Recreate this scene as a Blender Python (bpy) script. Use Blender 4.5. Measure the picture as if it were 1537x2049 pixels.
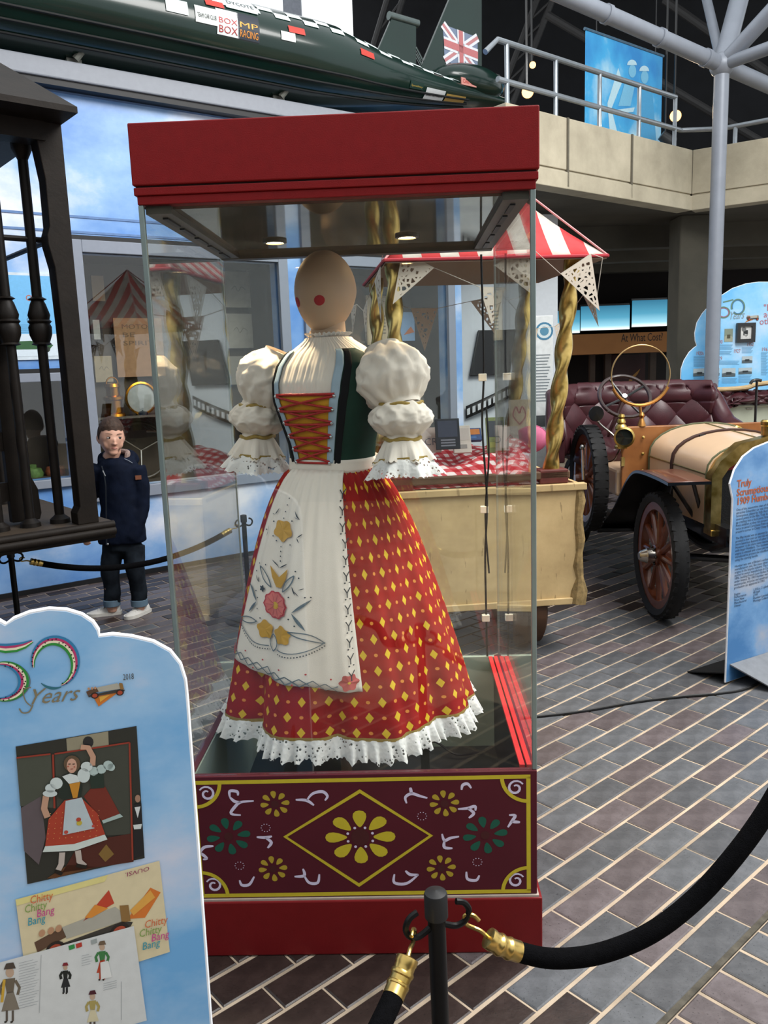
import bpy, bmesh, math, random
from mathutils import Vector, Matrix, noise
random.seed(7)
PI = math.pi
S = bpy.context.scene
C = S.collection
for o in list(bpy.data.objects): bpy.data.objects.remove(o)

# ---------------------------------------------------------------- camera
F = 1640.0; HC = 1.5; PITCH = 0.1733; ROLL = -0.0348
_fw = Vector((0, math.cos(PITCH), -math.sin(PITCH)))
_u0 = Vector((0, math.sin(PITCH), math.cos(PITCH)))
_r0 = Vector((1, 0, 0))
_rt = _r0*math.cos(ROLL) + _u0*math.sin(ROLL)
_up = _u0*math.cos(ROLL) - _r0*math.sin(ROLL)
cd = bpy.data.cameras.new('camera'); cam = bpy.data.objects.new('camera', cd); C.objects.link(cam)
cd.sensor_fit = 'VERTICAL'; cd.sensor_height = 36.0; cd.lens = 36.0*F/2049.0
cd.clip_start = 0.02; cd.clip_end = 200
mm = Matrix((( _rt.x, _up.x, -_fw.x, 0), (_rt.y, _up.y, -_fw.y, 0), (_rt.z, _up.z, -_fw.z, HC), (0, 0, 0, 1)))
cam.matrix_world = mm
S.camera = cam
CAM = Vector((0, 0, HC))

# ---------------------------------------------------------------- light and exposure
w = bpy.data.worlds.new('overcast_daylight'); S.world = w; w.use_nodes = True
w.node_tree.nodes['Background'].inputs[0].default_value = (0.93, 0.97, 1.0, 1)
w.node_tree.nodes['Background'].inputs[1].default_value = 1.0
def area(name, loc, size, power, col, aim, sizey=None):
    l = bpy.data.lights.new(name, 'AREA'); l.energy = power; l.color = col; l.size = size
    if sizey: l.shape = 'RECTANGLE'; l.size_y = sizey
    o = bpy.data.objects.new(name, l); C.objects.link(o); o.location = loc
    o.rotation_euler = (Vector(aim) - Vector(loc)).to_track_quat('-Z', 'Y').to_euler()
    return o
area('skylight', (3.2, 2.6, 6.2), 4.5, 520, (1.0, 0.98, 0.95), (0.6, 2.4, 0.5), 3.0)
S.view_settings.view_transform = 'Standard'; S.view_settings.look = 'None'
S.view_settings.exposure = 0.4; S.view_settings.gamma = 1.0
S.view_settings.use_curve_mapping = False

# ---------------------------------------------------------------- photo geometry helpers
def ray(x, y): return _fw + _rt*((x-768.5)/F) + _up*((1024.5-y)/F)
def AT(x, y, Y):
    d = ray(x, y); return CAM + d*(Y/d.y)
def G(x, y, z=0.0):
    d = ray(x, y); return CAM + d*((z-HC)/d.z)
def HIT(x, y, p0, n):
    d = ray(x, y); return CAM + d*((Vector(p0)-CAM).dot(n)/d.dot(n))
def PX(p):
    d = Vector(p)-CAM; z = d.dot(_fw)
    return 768.5+F*d.dot(_rt)/z, 1024.5-F*d.dot(_up)/z

# ---------------------------------------------------------------- materials
def col(h):
    h = h.lstrip('#'); v = [int(h[i:i+2], 16)/255 for i in (0, 2, 4)]
    return tuple((c/12.92 if c <= .04045 else ((c+.055)/1.055)**2.4) for c in v)
_M = {}
class NT:
    def __init__(s, name):
        s.m = bpy.data.materials.new(name); s.m.use_nodes = True; s.t = s.m.node_tree
        s.b = s.t.nodes['Principled BSDF']; s.out = s.t.nodes['Material Output']
    def n(s, t, **k):
        x = s.t.nodes.new(t)
        for a, b in k.items(): setattr(x, a, b)
        return x
    def l(s, a, b): s.t.links.new(a, b)
    def math(s, op, a, b=None, c=None):
        x = s.n('ShaderNodeMath', operation=op)
        for i, v in enumerate((a, b, c)):
            if v is None: continue
            if isinstance(v, (int, float)): x.inputs[i].default_value = v
            else: s.l(v, x.inputs[i])
        return x.outputs[0]
    def mix(s, f, a, b):
        x = s.n('ShaderNodeMix', data_type='RGBA')
        for i, v in ((0, f), (6, a), (7, b)):
            if isinstance(v, (int, float)): x.inputs[i].default_value = v
            elif isinstance(v, tuple): x.inputs[i].default_value = (*v[:3], 1)
            else: s.l(v, x.inputs[i])
        return x.outputs[2]
    def coord(s, which='Object', scale=None):
        tc = s.n('ShaderNodeTexCoord'); o = tc.outputs[which]
        if scale is not None:
            mp = s.n('ShaderNodeMapping'); mp.inputs['Scale'].default_value = scale if isinstance(scale, tuple) else (scale,)*3
            s.l(o, mp.inputs[0]); o = mp.outputs[0]
        return o
    def noise(s, scale=10, detail=3, vec=None, rough=.5):
        x = s.n('ShaderNodeTexNoise'); x.inputs['Scale'].default_value = scale; x.inputs['Detail'].default_value = detail
        x.inputs['Roughness'].default_value = rough
        s.l(vec if vec is not None else s.coord(), x.inputs['Vector']); return x.outputs[0]
    def ramp(s, f, stops):
        x = s.n('ShaderNodeValToRGB'); s.l(f, x.inputs[0]); e = x.color_ramp.elements
        while len(e) < len(stops): e.new(.5)
        for el, (p, c) in zip(e, stops): el.position = p; el.color = (*c[:3], 1)
        return x.outputs[0]
    def bump(s, h, strength=.3, dist=.002):
        x = s.n('ShaderNodeBump'); x.inputs['Strength'].default_value = strength; x.inputs['Distance'].default_value = dist
        s.l(h, x.inputs['Height']); s.l(x.outputs[0], s.b.inputs['Normal'])
    def set(s, **k):
        for a, v in k.items():
            i = s.b.inputs[a.replace('_', ' ')]
            if isinstance(v, (int, float)): i.default_value = v
            elif isinstance(v, tuple): i.default_value = (*v[:3], 1)
            else: s.l(v, i)
def P(name, c, rough=.55, metal=0.0, var=.10, scale=25, bump=0.0, bscale=None, coat=0.0, c2=None, sheen=0, spec=None):
    """plain procedural material: noise-varied colour, optional fine relief"""
    if name in _M: return _M[name]
    N = NT(name); c = col(c) if isinstance(c, str) else c
    c2 = (col(c2) if isinstance(c2, str) else c2) if c2 else tuple(min(1, x*(1+var)) for x in c)
    c1 = tuple(x*(1-var) for x in c)
    nz = N.noise(scale, 4)
    N.set(Base_Color=N.ramp(nz, [(.3, c1), (.7, c2)]), Roughness=rough, Metallic=metal)
    if coat: N.set(Coat_Weight=coat, Coat_Roughness=.08)
    if sheen: N.set(Sheen_Weight=sheen)
    if not metal: N.set(Specular_IOR_Level=.35 if spec is None else spec)
    if bump: N.bump(N.noise(bscale or scale*6, 3), bump)
    _M[name] = N.m; return N.m
def FLAT(h):
    """printed / painted ink colour"""
    return P('ink_'+h.strip('#'), h, rough=.5, var=.04, scale=60)

def m_brass():
    return P('brass', '#a4873f', rough=.3, metal=1, var=.25, scale=14, c2='#dfc078')
def m_glass(name='clear_glass', tint=(.975, .988, .982), ior=1.45):
    if name in _M: return _M[name]
    N = NT(name); t = N.n('ShaderNodeBsdfTransparent'); g = N.n('ShaderNodeBsdfGlossy'); x = N.n('ShaderNodeMixShader'); ge = N.n('ShaderNodeNewGeometry')
    dp = N.n('ShaderNodeVectorMath', operation='DOT_PRODUCT'); N.l(ge.outputs['Incoming'], dp.inputs[0]); N.l(ge.outputs['Normal'], dp.inputs[1])
    f0 = ((ior-1)/(ior+1))**2; k = N.math('POWER', N.math('SUBTRACT', 1, N.math('ABSOLUTE', dp.outputs['Value'])), 5)
    t.inputs[0].default_value = (*tint, 1); g.inputs[0].default_value = (1, 1, 1, 1); g.inputs[1].default_value = .0
    N.l(N.math('MULTIPLY_ADD', k, 1-f0, f0), x.inputs[0]); N.l(t.outputs[0], x.inputs[1]); N.l(g.outputs[0], x.inputs[2]); N.l(x.outputs[0], N.out.inputs[0])
    N.t.nodes.remove(N.b); _M[name] = N.m; return N.m
def m_emit(name, c, strength):
    if name in _M: return _M[name]
    N = NT(name); N.set(Base_Color=(0, 0, 0), Emission_Color=col(c), Emission_Strength=strength); _M[name] = N.m; return N.m
def m_sky(name='sky_print', scale=1.6, seed=0.0, lo='#4f86c6', hi='#e6ebf4', mid='#7fb0e0', cov=.5, stretch=(1, 1, 1.7)):
    """printed picture of clouds on blue"""
    if name in _M: return _M[name]
    N = NT(name); mp = N.n('ShaderNodeMapping'); mp.inputs['Scale'].default_value = stretch; mp.inputs['Location'].default_value = (seed, seed*.7, seed*1.3)
    N.l(N.coord(), mp.inputs[0])
    nz = N.noise(scale, 7, mp.outputs[0], .58)
    N.set(Base_Color=N.ramp(nz, [(cov-.14, col(lo)), (cov, col(mid)), (cov+.16, col(hi))]), Roughness=.35)
    _M[name] = N.m; return N.m

# ---------------------------------------------------------------- mesh builder
class MB:
    def __init__(s): s.v = []; s.f = []; s.mi = []; s.uv = None
    def add(s, vs, fs, mi=0, M=None):
        b = len(s.v); s.v += [tuple(M @ Vector(p)) if M is not None else tuple(p) for p in vs]
        s.f += [tuple(b+i for i in f) for f in fs]; s.mi += [mi]*len(fs); return s
    def box(s, c, d, mi=0, M=None, rz=0):
        x, y, z = (k/2 for k in d); q = [(-x,-y,-z),(x,-y,-z),(x,y,-z),(-x,y,-z),(-x,-y,z),(x,-y,z),(x,y,z),(-x,y,z)]
        T = Matrix.Translation(c) @ Matrix.Rotation(rz, 4, 'Z')
        if M is not None: T = M @ T
        return s.add(q, [(3,2,1,0),(4,5,6,7),(0,1,5,4),(1,2,6,5),(2,3,7,6),(3,0,4,7)], mi, T)
    def bb(s, x0, x1, y0, y1, z0, z1, mi=0, M=None):
        return s.box(((x0+x1)/2, (y0+y1)/2, (z0+z1)/2), (x1-x0, y1-y0, z1-z0), mi, M)
    def tube(s, pts, r, n=10, mi=0, closed=False, caps=True, ell=None):
        pts = [Vector(p) for p in pts]; k = len(pts); rs = r if isinstance(r, (list, tuple)) else [r]*k
        ts = []
        for i in range(k):
            a = pts[(i-1) % k] if (closed or i > 0) else pts[i]; b = pts[(i+1) % k] if (closed or i < k-1) else pts[i]
            t = (b-a); ts.append(t.normalized() if t.length > 1e-9 else Vector((0, 0, 1)))
        ref = Vector((0, 0, 1)) if abs(ts[0].z) < .9 else Vector((1, 0, 0))
        nrm = (ref - ts[0]*ref.dot(ts[0])).normalized(); vs = []; b0 = len(s.v)
        for i in range(k):
            nrm = (nrm - ts[i]*nrm.dot(ts[i])); nrm = nrm.normalized() if nrm.length > 1e-6 else ts[i].orthogonal().normalized()
            bn = ts[i].cross(nrm)
            for j in range(n):
                a = 2*PI*j/n; e = ell or (1, 1)
                vs.append(pts[i] + nrm*(math.cos(a)*rs[i]*e[0]) + bn*(math.sin(a)*rs[i]*e[1]))
        fs = []
        for i in range(k if closed else k-1):
            for j in range(n):
                i2 = (i+1) % k; j2 = (j+1) % n; fs.append((i*n+j, i*n+j2, i2*n+j2, i2*n+j))
        if caps and not closed: fs += [tuple(range(n))[::-1], tuple((k-1)*n+j for j in range(n))]
        return s.add(vs, fs, mi)
    def lathe(s, prof, n=24, M=None, mi=0, caps=True, sx=1, sy=1):
        vs = []; k = len(prof)
        for r, z in prof:
            for j in range(n): a = 2*PI*j/n; vs.append((r*math.cos(a)*sx, r*math.sin(a)*sy, z))
        fs = [(i*n+j, i*n+(j+1) % n, (i+1)*n+(j+1) % n, (i+1)*n+j) for i in range(k-1) for j in range(n)]
        if caps: fs += [tuple(range(n))[::-1], tuple((k-1)*n+j for j in range(n))]
        return s.add(vs, fs, mi, M)
    def prism(s, poly, d0, d1, mi=0, M=None):
        """polygon in local XZ extruded along Y from d0 to d1"""
        n = len(poly); vs = [(x, d0, z) for x, z in poly] + [(x, d1, z) for x, z in poly]
        return s.add(vs, [tuple(range(n)), tuple(range(2*n-1, n-1, -1))] + [(i, i+n, (i+1) % n+n, (i+1) % n) for i in range(n)], mi, M)
    def grid(s, fn, nu, nv, cu=False, cv=False, mi=0, uv=None):
        """fn(i/nu, j/nv) -> point"""
        a = nu if cu else nu+1; b = nv if cv else nv+1
        vs = [fn(i/nu, j/nv) for i in range(a) for j in range(b)]
        fs = [(i*b+j, ((i+1) % a)*b+j, ((i+1) % a)*b+(j+1) % b, i*b+(j+1) % b) for i in range(nu) for j in range(nv)]
        if uv:
            if s.uv is None: s.uv = {}
            f0 = len(s.f)
            for k, (i, j) in enumerate((i, j) for i in range(nu) for j in range(nv)):
                s.uv[f0+k] = [(i/nu, j/nv), ((i+1)/nu, j/nv), ((i+1)/nu, (j+1)/nv), (i/nu, (j+1)/nv)]
        return s.add(vs, fs, mi)
    def sphere(s, c, r, n=16, m=10, mi=0, M=None):
        rx, ry, rz = r if isinstance(r, (tuple, list)) else (r, r, r)
        vs = []; fs = []
        for i in range(m+1):
            t = PI*i/m
            for j in range(n): a = 2*PI*j/n; vs.append((c[0]+rx*math.sin(t)*math.cos(a), c[1]+ry*math.sin(t)*math.sin(a), c[2]+rz*math.cos(t)))
        for i in range(m):
            for j in range(n): fs.append((i*n+j, (i+1)*n+j, (i+1)*n+(j+1) % n, i*n+(j+1) % n))
        return s.add(vs, fs, mi, M)
    def build(s, name, mats, parent=None, smooth=35, recalc=True, bevel=0, merge=False):
        me = bpy.data.meshes.new(name); me.from_pydata(s.v, [], s.f)
        mats = mats if isinstance(mats, (list, tuple)) else [mats]
        for m in mats: me.materials.append(m)
        me.polygons.foreach_set('material_index', s.mi)
        if s.uv:
            ul = me.uv_layers.new(name='UVMap')
            for p in me.polygons:
                q = s.uv.get(p.index)
                if q:
                    for k, li in enumerate(p.loop_indices): ul.data[li].uv = q[k % len(q)]
        if recalc or merge:
            bm = bmesh.new(); bm.from_mesh(me)
            if merge: bmesh.ops.remove_doubles(bm, verts=bm.verts, dist=1e-5)
            if recalc: bmesh.ops.recalc_face_normals(bm, faces=bm.faces)
            bm.to_mesh(me); bm.free()
        if smooth:
            me.shade_smooth()
            if smooth < 180: me.set_sharp_from_angle(angle=math.radians(smooth))
        o = bpy.data.objects.new(name, me); C.objects.link(o)
        if parent is not None: o.parent = parent
        if bevel:
            b = o.modifiers.new('edge', 'BEVEL'); b.width = bevel; b.segments = 2; b.limit_method = 'ANGLE'
        return o
def thing(name, label, cat, loc=(0, 0, 0), rz=0, group=None):
    o = bpy.data.objects.new(name, None); C.objects.link(o); o.location = loc; o.rotation_euler = (0, 0, rz); o.empty_display_size = .1
    o['label'] = label; o['category'] = cat
    if group: o['group'] = group
    return o
def tag(o, label, cat, group=None):
    o['label'] = label; o['category'] = cat
    if group: o['group'] = group
    return o
def struct(o): o['kind'] = 'structure'; return o
def LOC(o):
    """world -> local matrix of a freshly made thing"""
    return (Matrix.Translation(o.location) @ o.rotation_euler.to_matrix().to_4x4()).inverted()

# ---------------------------------------------------------------- flat print: polygons laid on a real plane
class Sheet:
    """Plane at p0 with horizontal axis ex; reads photo pixels as points of that plane (local x, z)."""
    def __init__(s, p0, ex):
        s.p0 = Vector(p0); s.ex = Vector(ex).normalized(); s.n = s.ex.cross(Vector((0, 0, 1))).normalized()
        if s.n.dot(CAM - s.p0) < 0: s.n = -s.n
    def xz(s, x, y):
        h = HIT(x, y, s.p0, s.n) - s.p0; return (h.dot(s.ex), h.z)
class Print:
    """collects flat inked shapes (x,z) on a local plane y = y0 - layer*step, facing -y"""
    def __init__(s, y0=0.0, step=.0004): s.mb = MB(); s.y0 = y0; s.step = step; s.mats = []; s.ly = 1
    def m(s, c):
        mt = FLAT(c) if isinstance(c, str) else c
        if mt not in s.mats: s.mats.append(mt)
        return s.mats.index(mt)
    def poly(s, pts, c, ly=None):
        y = s.y0 - (ly if ly is not None else s.ly)*s.step
        s.mb.add([(p[0], y, p[1]) for p in pts], [tuple(range(len(pts)))], s.m(c))
    def disc(s, c, r, colr, ly=None, n=18, ry=None, rot=0):
        ry = ry or r; cr, sr = math.cos(rot), math.sin(rot)
        s.poly([(c[0]+r*math.cos(a)*cr-ry*math.sin(a)*sr, c[1]+r*math.cos(a)*sr+ry*math.sin(a)*cr) for a in (2*PI*k/n for k in range(n))], colr, ly)
    def line(s, pts, wd, colr, ly=None, closed=False):
        P_ = [Vector((p[0], p[1])) for p in pts]; k = len(P_); L = []; R = []
        for i in range(k):
            a = P_[i-1] if (i > 0 or closed) else P_[i]; b = P_[(i+1) % k] if (i < k-1 or closed) else P_[i]
            t = (b-a).normalized() if (b-a).length > 0 else Vector((1, 0)); n = Vector((-t.y, t.x)); wi = wd[i] if isinstance(wd, (list, tuple)) else wd
            L.append(P_[i]+n*wi/2); R.append(P_[i]-n*wi/2)
        y = s.y0 - (ly if ly is not None else s.ly)*s.step
        vs = [(p.x, y, p.y) for p in L+R]; m = k if closed else k-1
        s.mb.add(vs, [(i, (i+1) % k, k+(i+1) % k, k+i) for i in range(m)], s.m(colr))
    def rect(s, x0, x1, z0, z1, c, ly=None): s.poly([(x0, z0), (x1, z0), (x1, z1), (x0, z1)], c, ly)
    def text(s, t, p, size, c, ly=None, ang=0, shear=0, align='LEFT', width=None, wt=0):
        vs, fs, wx = text_geo(t, size, shear, align, wt)
        k = width/wx if width else 1; ca, sa = math.cos(ang), math.sin(ang); y = s.y0 - (ly if ly is not None else s.ly)*s.step
        s.mb.add([(p[0]+x*k*ca-z*sa, y, p[1]+x*k*sa+z*ca) for x, z in vs], fs, s.m(c))
    def build(s, name, parent):
        # ink is given a hair of thickness by its distance from the sheet
        return s.mb.build(name, s.mats, parent, smooth=0, recalc=False)
def text_geo(t, size, shear=0, align='LEFT', wt=0):
    cu = bpy.data.curves.new('txt', 'FONT'); cu.body = t; cu.size = size; cu.shear = shear; cu.align_x = align; cu.resolution_u = 2; cu.offset = wt
    o = bpy.data.objects.new('txt', cu); C.objects.link(o); me = bpy.data.meshes.new_from_object(o)
    vs = [(v.co.x, v.co.y) for v in me.vertices]; fs = [tuple(p.vertices) for p in me.polygons]
    bpy.data.objects.remove(o); bpy.data.curves.remove(cu); bpy.data.meshes.remove(me)
    wx = (max(v[0] for v in vs)-min(v[0] for v in vs)) if vs else 1
    return vs, fs, wx
def bez(p0, p1, p2, n=10):
    return [((1-t)**2*p0[0]+2*t*(1-t)*p1[0]+t*t*p2[0], (1-t)**2*p0[1]+2*t*(1-t)*p1[1]+t*t*p2[1]) for t in (i/n for i in range(n+1))]
def spline(pts, n=6):
    """Catmull-Rom through points (2-D or 3-D)"""
    P_ = [Vector(p) for p in pts]; out = []
    for i in range(len(P_)-1):
        a = P_[max(i-1, 0)]; b = P_[i]; c = P_[i+1]; d = P_[min(i+2, len(P_)-1)]
        for k in range(n):
            t = k/n; out.append(.5*((2*b)+(c-a)*t+(2*a-5*b+4*c-d)*t*t+(3*b-a-3*c+d)*t**3))
    out.append(P_[-1]); return out
def remesh(o, vox, smooth=2):
    r = o.modifiers.new('skin', 'REMESH'); r.mode = 'VOXEL'; r.voxel_size = vox; r.use_smooth_shade = True
    if smooth: q = o.modifiers.new('soft', 'SMOOTH'); q.factor = .5; q.iterations = smooth
# ================================================================ SETTING
BRICKA = math.radians(41); BU = Vector((math.cos(BRICKA), math.sin(BRICKA))); BV = Vector((BU.y, -BU.x))
def m_brick(name, c, c2):
    N = NT(name); nz = N.noise(14, 6, None, .65); sp = N.noise(160, 2); N.set(Specular_IOR_Level=.4); k = .80
    base = N.ramp(nz, [(.3, tuple(x*k for x in col(c))), (.7, tuple(x*k for x in col(c2)))])
    pit = N.ramp(sp, [(.30, (0, 0, 0)), (.36, (1, 1, 1))])
    N.set(Base_Color=N.mix(pit, tuple(x*.45 for x in col(c)), base), Roughness=N.math('ADD', N.math('MULTIPLY', nz, .25), .30)); N.bump(N.noise(70, 4), .35, .002)
    return N.m
BM = [m_brick('brick_blue_grey', '#4e5053', '#6a6c70'), m_brick('brick_slate', '#454649', '#5d5e61'), m_brick('brick_plum', '#4c4445', '#665d5e'),
      m_brick('brick_brown', '#52494a', '#71686a'), m_brick('brick_red', '#6d4038', '#84564c'), m_brick('brick_brown_shaded', '#241b19', '#382a26')]
def m_mortar():
    N = NT('mortar'); nz = N.noise(5, 5); n2 = N.noise(120, 3)
    N.set(Base_Color=N.ramp(nz, [(.3, col('#7d7160')), (.5, col('#a59480')), (.7, col('#b7a690'))]), Roughness=.9); N.bump(n2, .5, .003); return N.m
fl = MB(); fl.bb(-9, 9, -6, 17, -.10, -.0035); floor = struct(fl.build('floor', m_mortar(), smooth=0))
UL, VL, V0, U0, UB = .214, .105, -.855, 2.315, 1.366
def brick_mesh(lx, ly, mi):
    mb = MB(); b = .004; z0, z1 = -.02, 0.0
    a = [(-lx/2, -ly/2), (lx/2, -ly/2), (lx/2, ly/2), (-lx/2, ly/2)]
    t = [(x-math.copysign(b, x), y-math.copysign(b, y)) for x, y in a]
    vs = [(*p, z0) for p in a]+[(*p, z1-.0025) for p in a]+[(*p, z1) for p in t]
    fs = [(i, (i+1) % 4, 4+(i+1) % 4, 4+i) for i in range(4)]+[(4+i, 4+(i+1) % 4, 8+(i+1) % 4, 8+i) for i in range(4)]+[(8, 9, 10, 11)]
    mb.add(vs, fs, mi); return mb
cells = []
rnd = random.Random(3)
for k in range(-48, 75):                     # rows along BU, counted away from the drain joint
    v = V0 - VL*(k+.5)
    if k >= 0:
        off = 0 if k % 2 == 1 else UL/2
        for j in range(-30, 60):
            cells.append((U0+off+UL*(j+.5), v, 0))
    else:                                     # beyond the joint the courses turn a quarter
        pass
for i in range(-60, 120):
    for j in range(0, 22):
        cells.append((UB+VL*(i+.5), V0+.012+UL*(j+.5), 1))
vis = []
for u, v, q in cells:
    p = BU*u + BV*v
    if not (-7.5 < p.x < 7.5 and .3 < p.y < 11.5): continue
    if q and v < V0+.05: continue
    x, y = PX((p.x, p.y, 0))
    inf = -120 < x < 1660 and -200 < y < 2200
    hid = (x < 1085 and y < 1905 and x > 340) or (x < 395 and y > 1330)
    tone = 5 if (u < UB and not q and p.y < 2.6) else rnd.choices([0, 1, 2, 3, 4], [5, 4, 3, 3.5, .25])[0]  # bricks before the case: dark brown, with some of its shade in the colour
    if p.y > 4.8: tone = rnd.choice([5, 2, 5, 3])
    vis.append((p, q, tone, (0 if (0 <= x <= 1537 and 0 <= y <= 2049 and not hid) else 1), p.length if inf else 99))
vis.sort(key=lambda t: (t[3], t[4]))
proto = {}
rest = MB()
for i, (p, q, tone, h, d) in enumerate(vis):
    if d == 99 and p.length > 6: continue
    rz = BRICKA if not q else BRICKA+PI/2
    dz = rnd.uniform(-.001, .001); rz += rnd.uniform(-.006, .006)
    if i < 300 and h == 0:
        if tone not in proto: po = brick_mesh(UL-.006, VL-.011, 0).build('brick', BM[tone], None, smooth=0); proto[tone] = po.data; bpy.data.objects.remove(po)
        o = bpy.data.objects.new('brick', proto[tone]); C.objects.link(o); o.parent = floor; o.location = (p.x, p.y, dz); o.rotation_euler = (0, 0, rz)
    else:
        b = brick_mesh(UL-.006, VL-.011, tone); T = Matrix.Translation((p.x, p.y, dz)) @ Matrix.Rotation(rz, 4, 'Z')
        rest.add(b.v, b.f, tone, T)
dj_ = MB(); dj_.box((0, 0, -.0015), (6.0, .015, .006)); o = dj_.build('drain_joint', P('joint_grime', '#4a463d', .9, var=.4, scale=30, bump=.6), floor, smooth=0); c_ = BU*2.2+BV*(V0+.004); o.location = (c_.x, c_.y, 0); o.rotation_euler = (0, 0, BRICKA)
ro = rest.build('brick_field', BM, floor, smooth=0, recalc=False); ro['kind'] = 'stuff'

# ---- the sky-printed exhibition wall
W0 = Vector((-2.711, 5.569, 0)); WA = math.radians(35.5); WX = Vector((math.cos(WA), math.sin(WA), 0)); WN = Vector((WX.y, -WX.x, 0))
def wxz(x, y, off=0.0):
    h = HIT(x, y, W0 + WN*off, WN) - W0; return (h.dot(WX), h.z)
WM = Matrix.Translation(W0) @ Matrix.Rotation(WA, 4, 'Z')     # local x along wall, -y towards the room
m_wall = m_sky('wall_sky_print', .75, 3.1, '#4a82c9', '#e8eaf1', '#86aede', .50, (1, 1, 1.5))
m_frame = P('window_frame_paint', '#848b98', .5, var=.03)
m_dark = P('dark_trim', '#16171a', .5)
tR = wxz(925, 700)[0]
def win(x0, x1, z0, z1): return (x0, x1, z0, z1)
wA = (wxz(186, 760)[0], wxz(566, 760)[0], wxz(303, 968)[1], wxz(250, 510)[1])
wB = (wxz(628, 700)[0], wxz(895, 700)[0], wA[2], wA[3])
wC = (-.80, wxz(138, 860)[0], wxz(140, 955)[1], wxz(140, 762)[1])
wall = MB(); ZT = 3.62
def wall_with_holes(mb, x0, x1, z0, z1, holes, y0, y1):
    xs = sorted({x0, x1, *[h[0] for h in holes], *[h[1] for h in holes]}); zs = sorted({z0, z1, *[h[2] for h in holes], *[h[3] for h in holes]})
    for i in range(len(xs)-1):
        for j in range(len(zs)-1):
            cx, cz = (xs[i]+xs[i+1])/2, (zs[j]+zs[j+1])/2
            if any(h[0] < cx < h[1] and h[2] < cz < h[3] for h in holes): continue
            mb.bb(xs[i], xs[i+1], y0, y1, zs[j], zs[j+1])
wall_with_holes(wall, -3.2, tR, .0, ZT, [wA, wB, wC], 0, .12)
wo = struct(wall.build('wall_left', m_wall, smooth=0)); wo.matrix_world = WM
# shallow panel joints and the skirting of the printed wall
for i, z in enumerate((wxz(240, 440)[1], wxz(240, 470)[1], wxz(300, 212)[1])):
    q = MB(); q.bb(-3.2, tR, -.006, 0, z-.008, z+.008); t = struct(q.build('trim_%d' % (i+1), P('panel_joint', '#5f7fae', .6), smooth=0)); t.matrix_world = WM
q = MB(); q.bb(-3.2, tR, -.015, 0, 0, .035); t = struct(q.build('baseboard_left', m_dark, smooth=0)); t.matrix_world = WM
zb = wxz(0, 110)[1]; zc = wxz(0, 150)[1]
q = MB(); q.bb(-3.4, tR+.6, -.12, .25, zc, zb); t = struct(q.build('trim_4', P('beam_grey', '#8b9099', .5, var=.04), smooth=0, bevel=.01)); t.matrix_world = WM
q = MB(); q.bb(-3.4, tR+.6, -.10, .25, zc-.04, zc-.001); t = struct(q.build('trim_5', m_dark, smooth=0)); t.matrix_world = WM
m_inner = P('showcase_lining', '#40382f', .8, var=.2, scale=6)
for i, h in enumerate((wA, wB, wC)):
    x0, x1, z0, z1 = h; fw = .085 if i < 2 else .06
    q = MB(); y0 = -.035
    q.bb(x0-fw, x0, y0, .02, z0-fw, z1+fw); q.bb(x1, x1+fw, y0, .02, z0-fw, z1+fw); q.bb(x0, x1, y0, .02, z1, z1+fw); q.bb(x0, x1, y0, .02, z0-fw, z0)
    wd = struct(q.build('window_%d' % (i+1), m_frame, smooth=0, bevel=.004)); wd.matrix_world = WM
    q = MB(); q.bb(x0-fw-.012, x1+fw+.012, -.03, 0, z1+fw, z1+fw+.03); q.build('window_head', m_dark, wd, smooth=0)
    q = MB(); q.bb(x0, x1, .0, .006, z0, z1); q.build('pane', m_glass(), wd, smooth=0)
    q = MB(); dp = .55 if i < 2 else .4
    q.bb(x0, x1, dp, dp+.02, z0, z1); q.bb(x0-.02, x0, .12, dp, z0, z1); q.bb(x1, x1+.02, .12, dp, z0, z1); q.bb(x0-.02, x1+.02, .12, dp+.02, z0-.02, z0); q.bb(x0-.02, x1+.02, .12, dp+.02, z1, z1+.02)
    q.build('showcase_lining', m_inner, wd, smooth=0)
# ---- white return wall past the end of the printed one
pe = W0 + WX*tR
q = MB(); q.bb(0, 1.42, 0, .1, 0, 3.0)
t = struct(q.build('wall_return', P('white_wall', '#c9cfd4', .8, var=.03), smooth=0)); t.matrix_world = Matrix.Translation(pe + WX*.02 - WN*.55) @ Matrix.Rotation(math.radians(12), 4, 'Z')
# ---- hall shell
m_black = P('dark_hall', '#121316', .9, var=.25, scale=3)
def shell(name, verts, mat=None):
    mb = MB(); n = len(verts); mb.add(verts, [tuple(range(n))]); o = struct(mb.build(name, mat or m_black, smooth=0, recalc=False))
    s = o.modifiers.new('thick', 'SOLIDIFY'); s.thickness = .15; s.offset = 1
    return o
xw = AT(707, 60, 17).x
shell('wall_back', [(xw, 17, 0), (14, 17, 0), (14, 17, 9.6), (xw, 17, 9.6)])
def m_roof():
    N = NT('corrugated_roof'); wv = N.n('ShaderNodeTexWave'); wv.inputs['Scale'].default_value = 5; wv.bands_direction = 'Y'; N.l(N.coord(), wv.inputs[0])
    N.set(Base_Color=N.mix(wv.outputs[1], (.008, .008, .009), (.022, .022, .024)), Roughness=.7); N.bump(wv.outputs[1], .4, .02); return N.m
shell('ceiling', [(xw*.75, 11.5, 9.2), (14, 7.5, 9.2), (14, 17, 9.6), (xw, 17, 9.6)], m_roof())
q = MB(); a = AT(585, 10, 17)
q.bb(a.x-.17, a.x+.17, 16.9, 17.1, 0, 9.6); struct(q.build('trim_6', P('mullion_grey', '#7c8089', .5), smooth=0))
m_hall = P('hall_grey', '#3b3c3e', .85, var=.15, scale=1.5)
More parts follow.
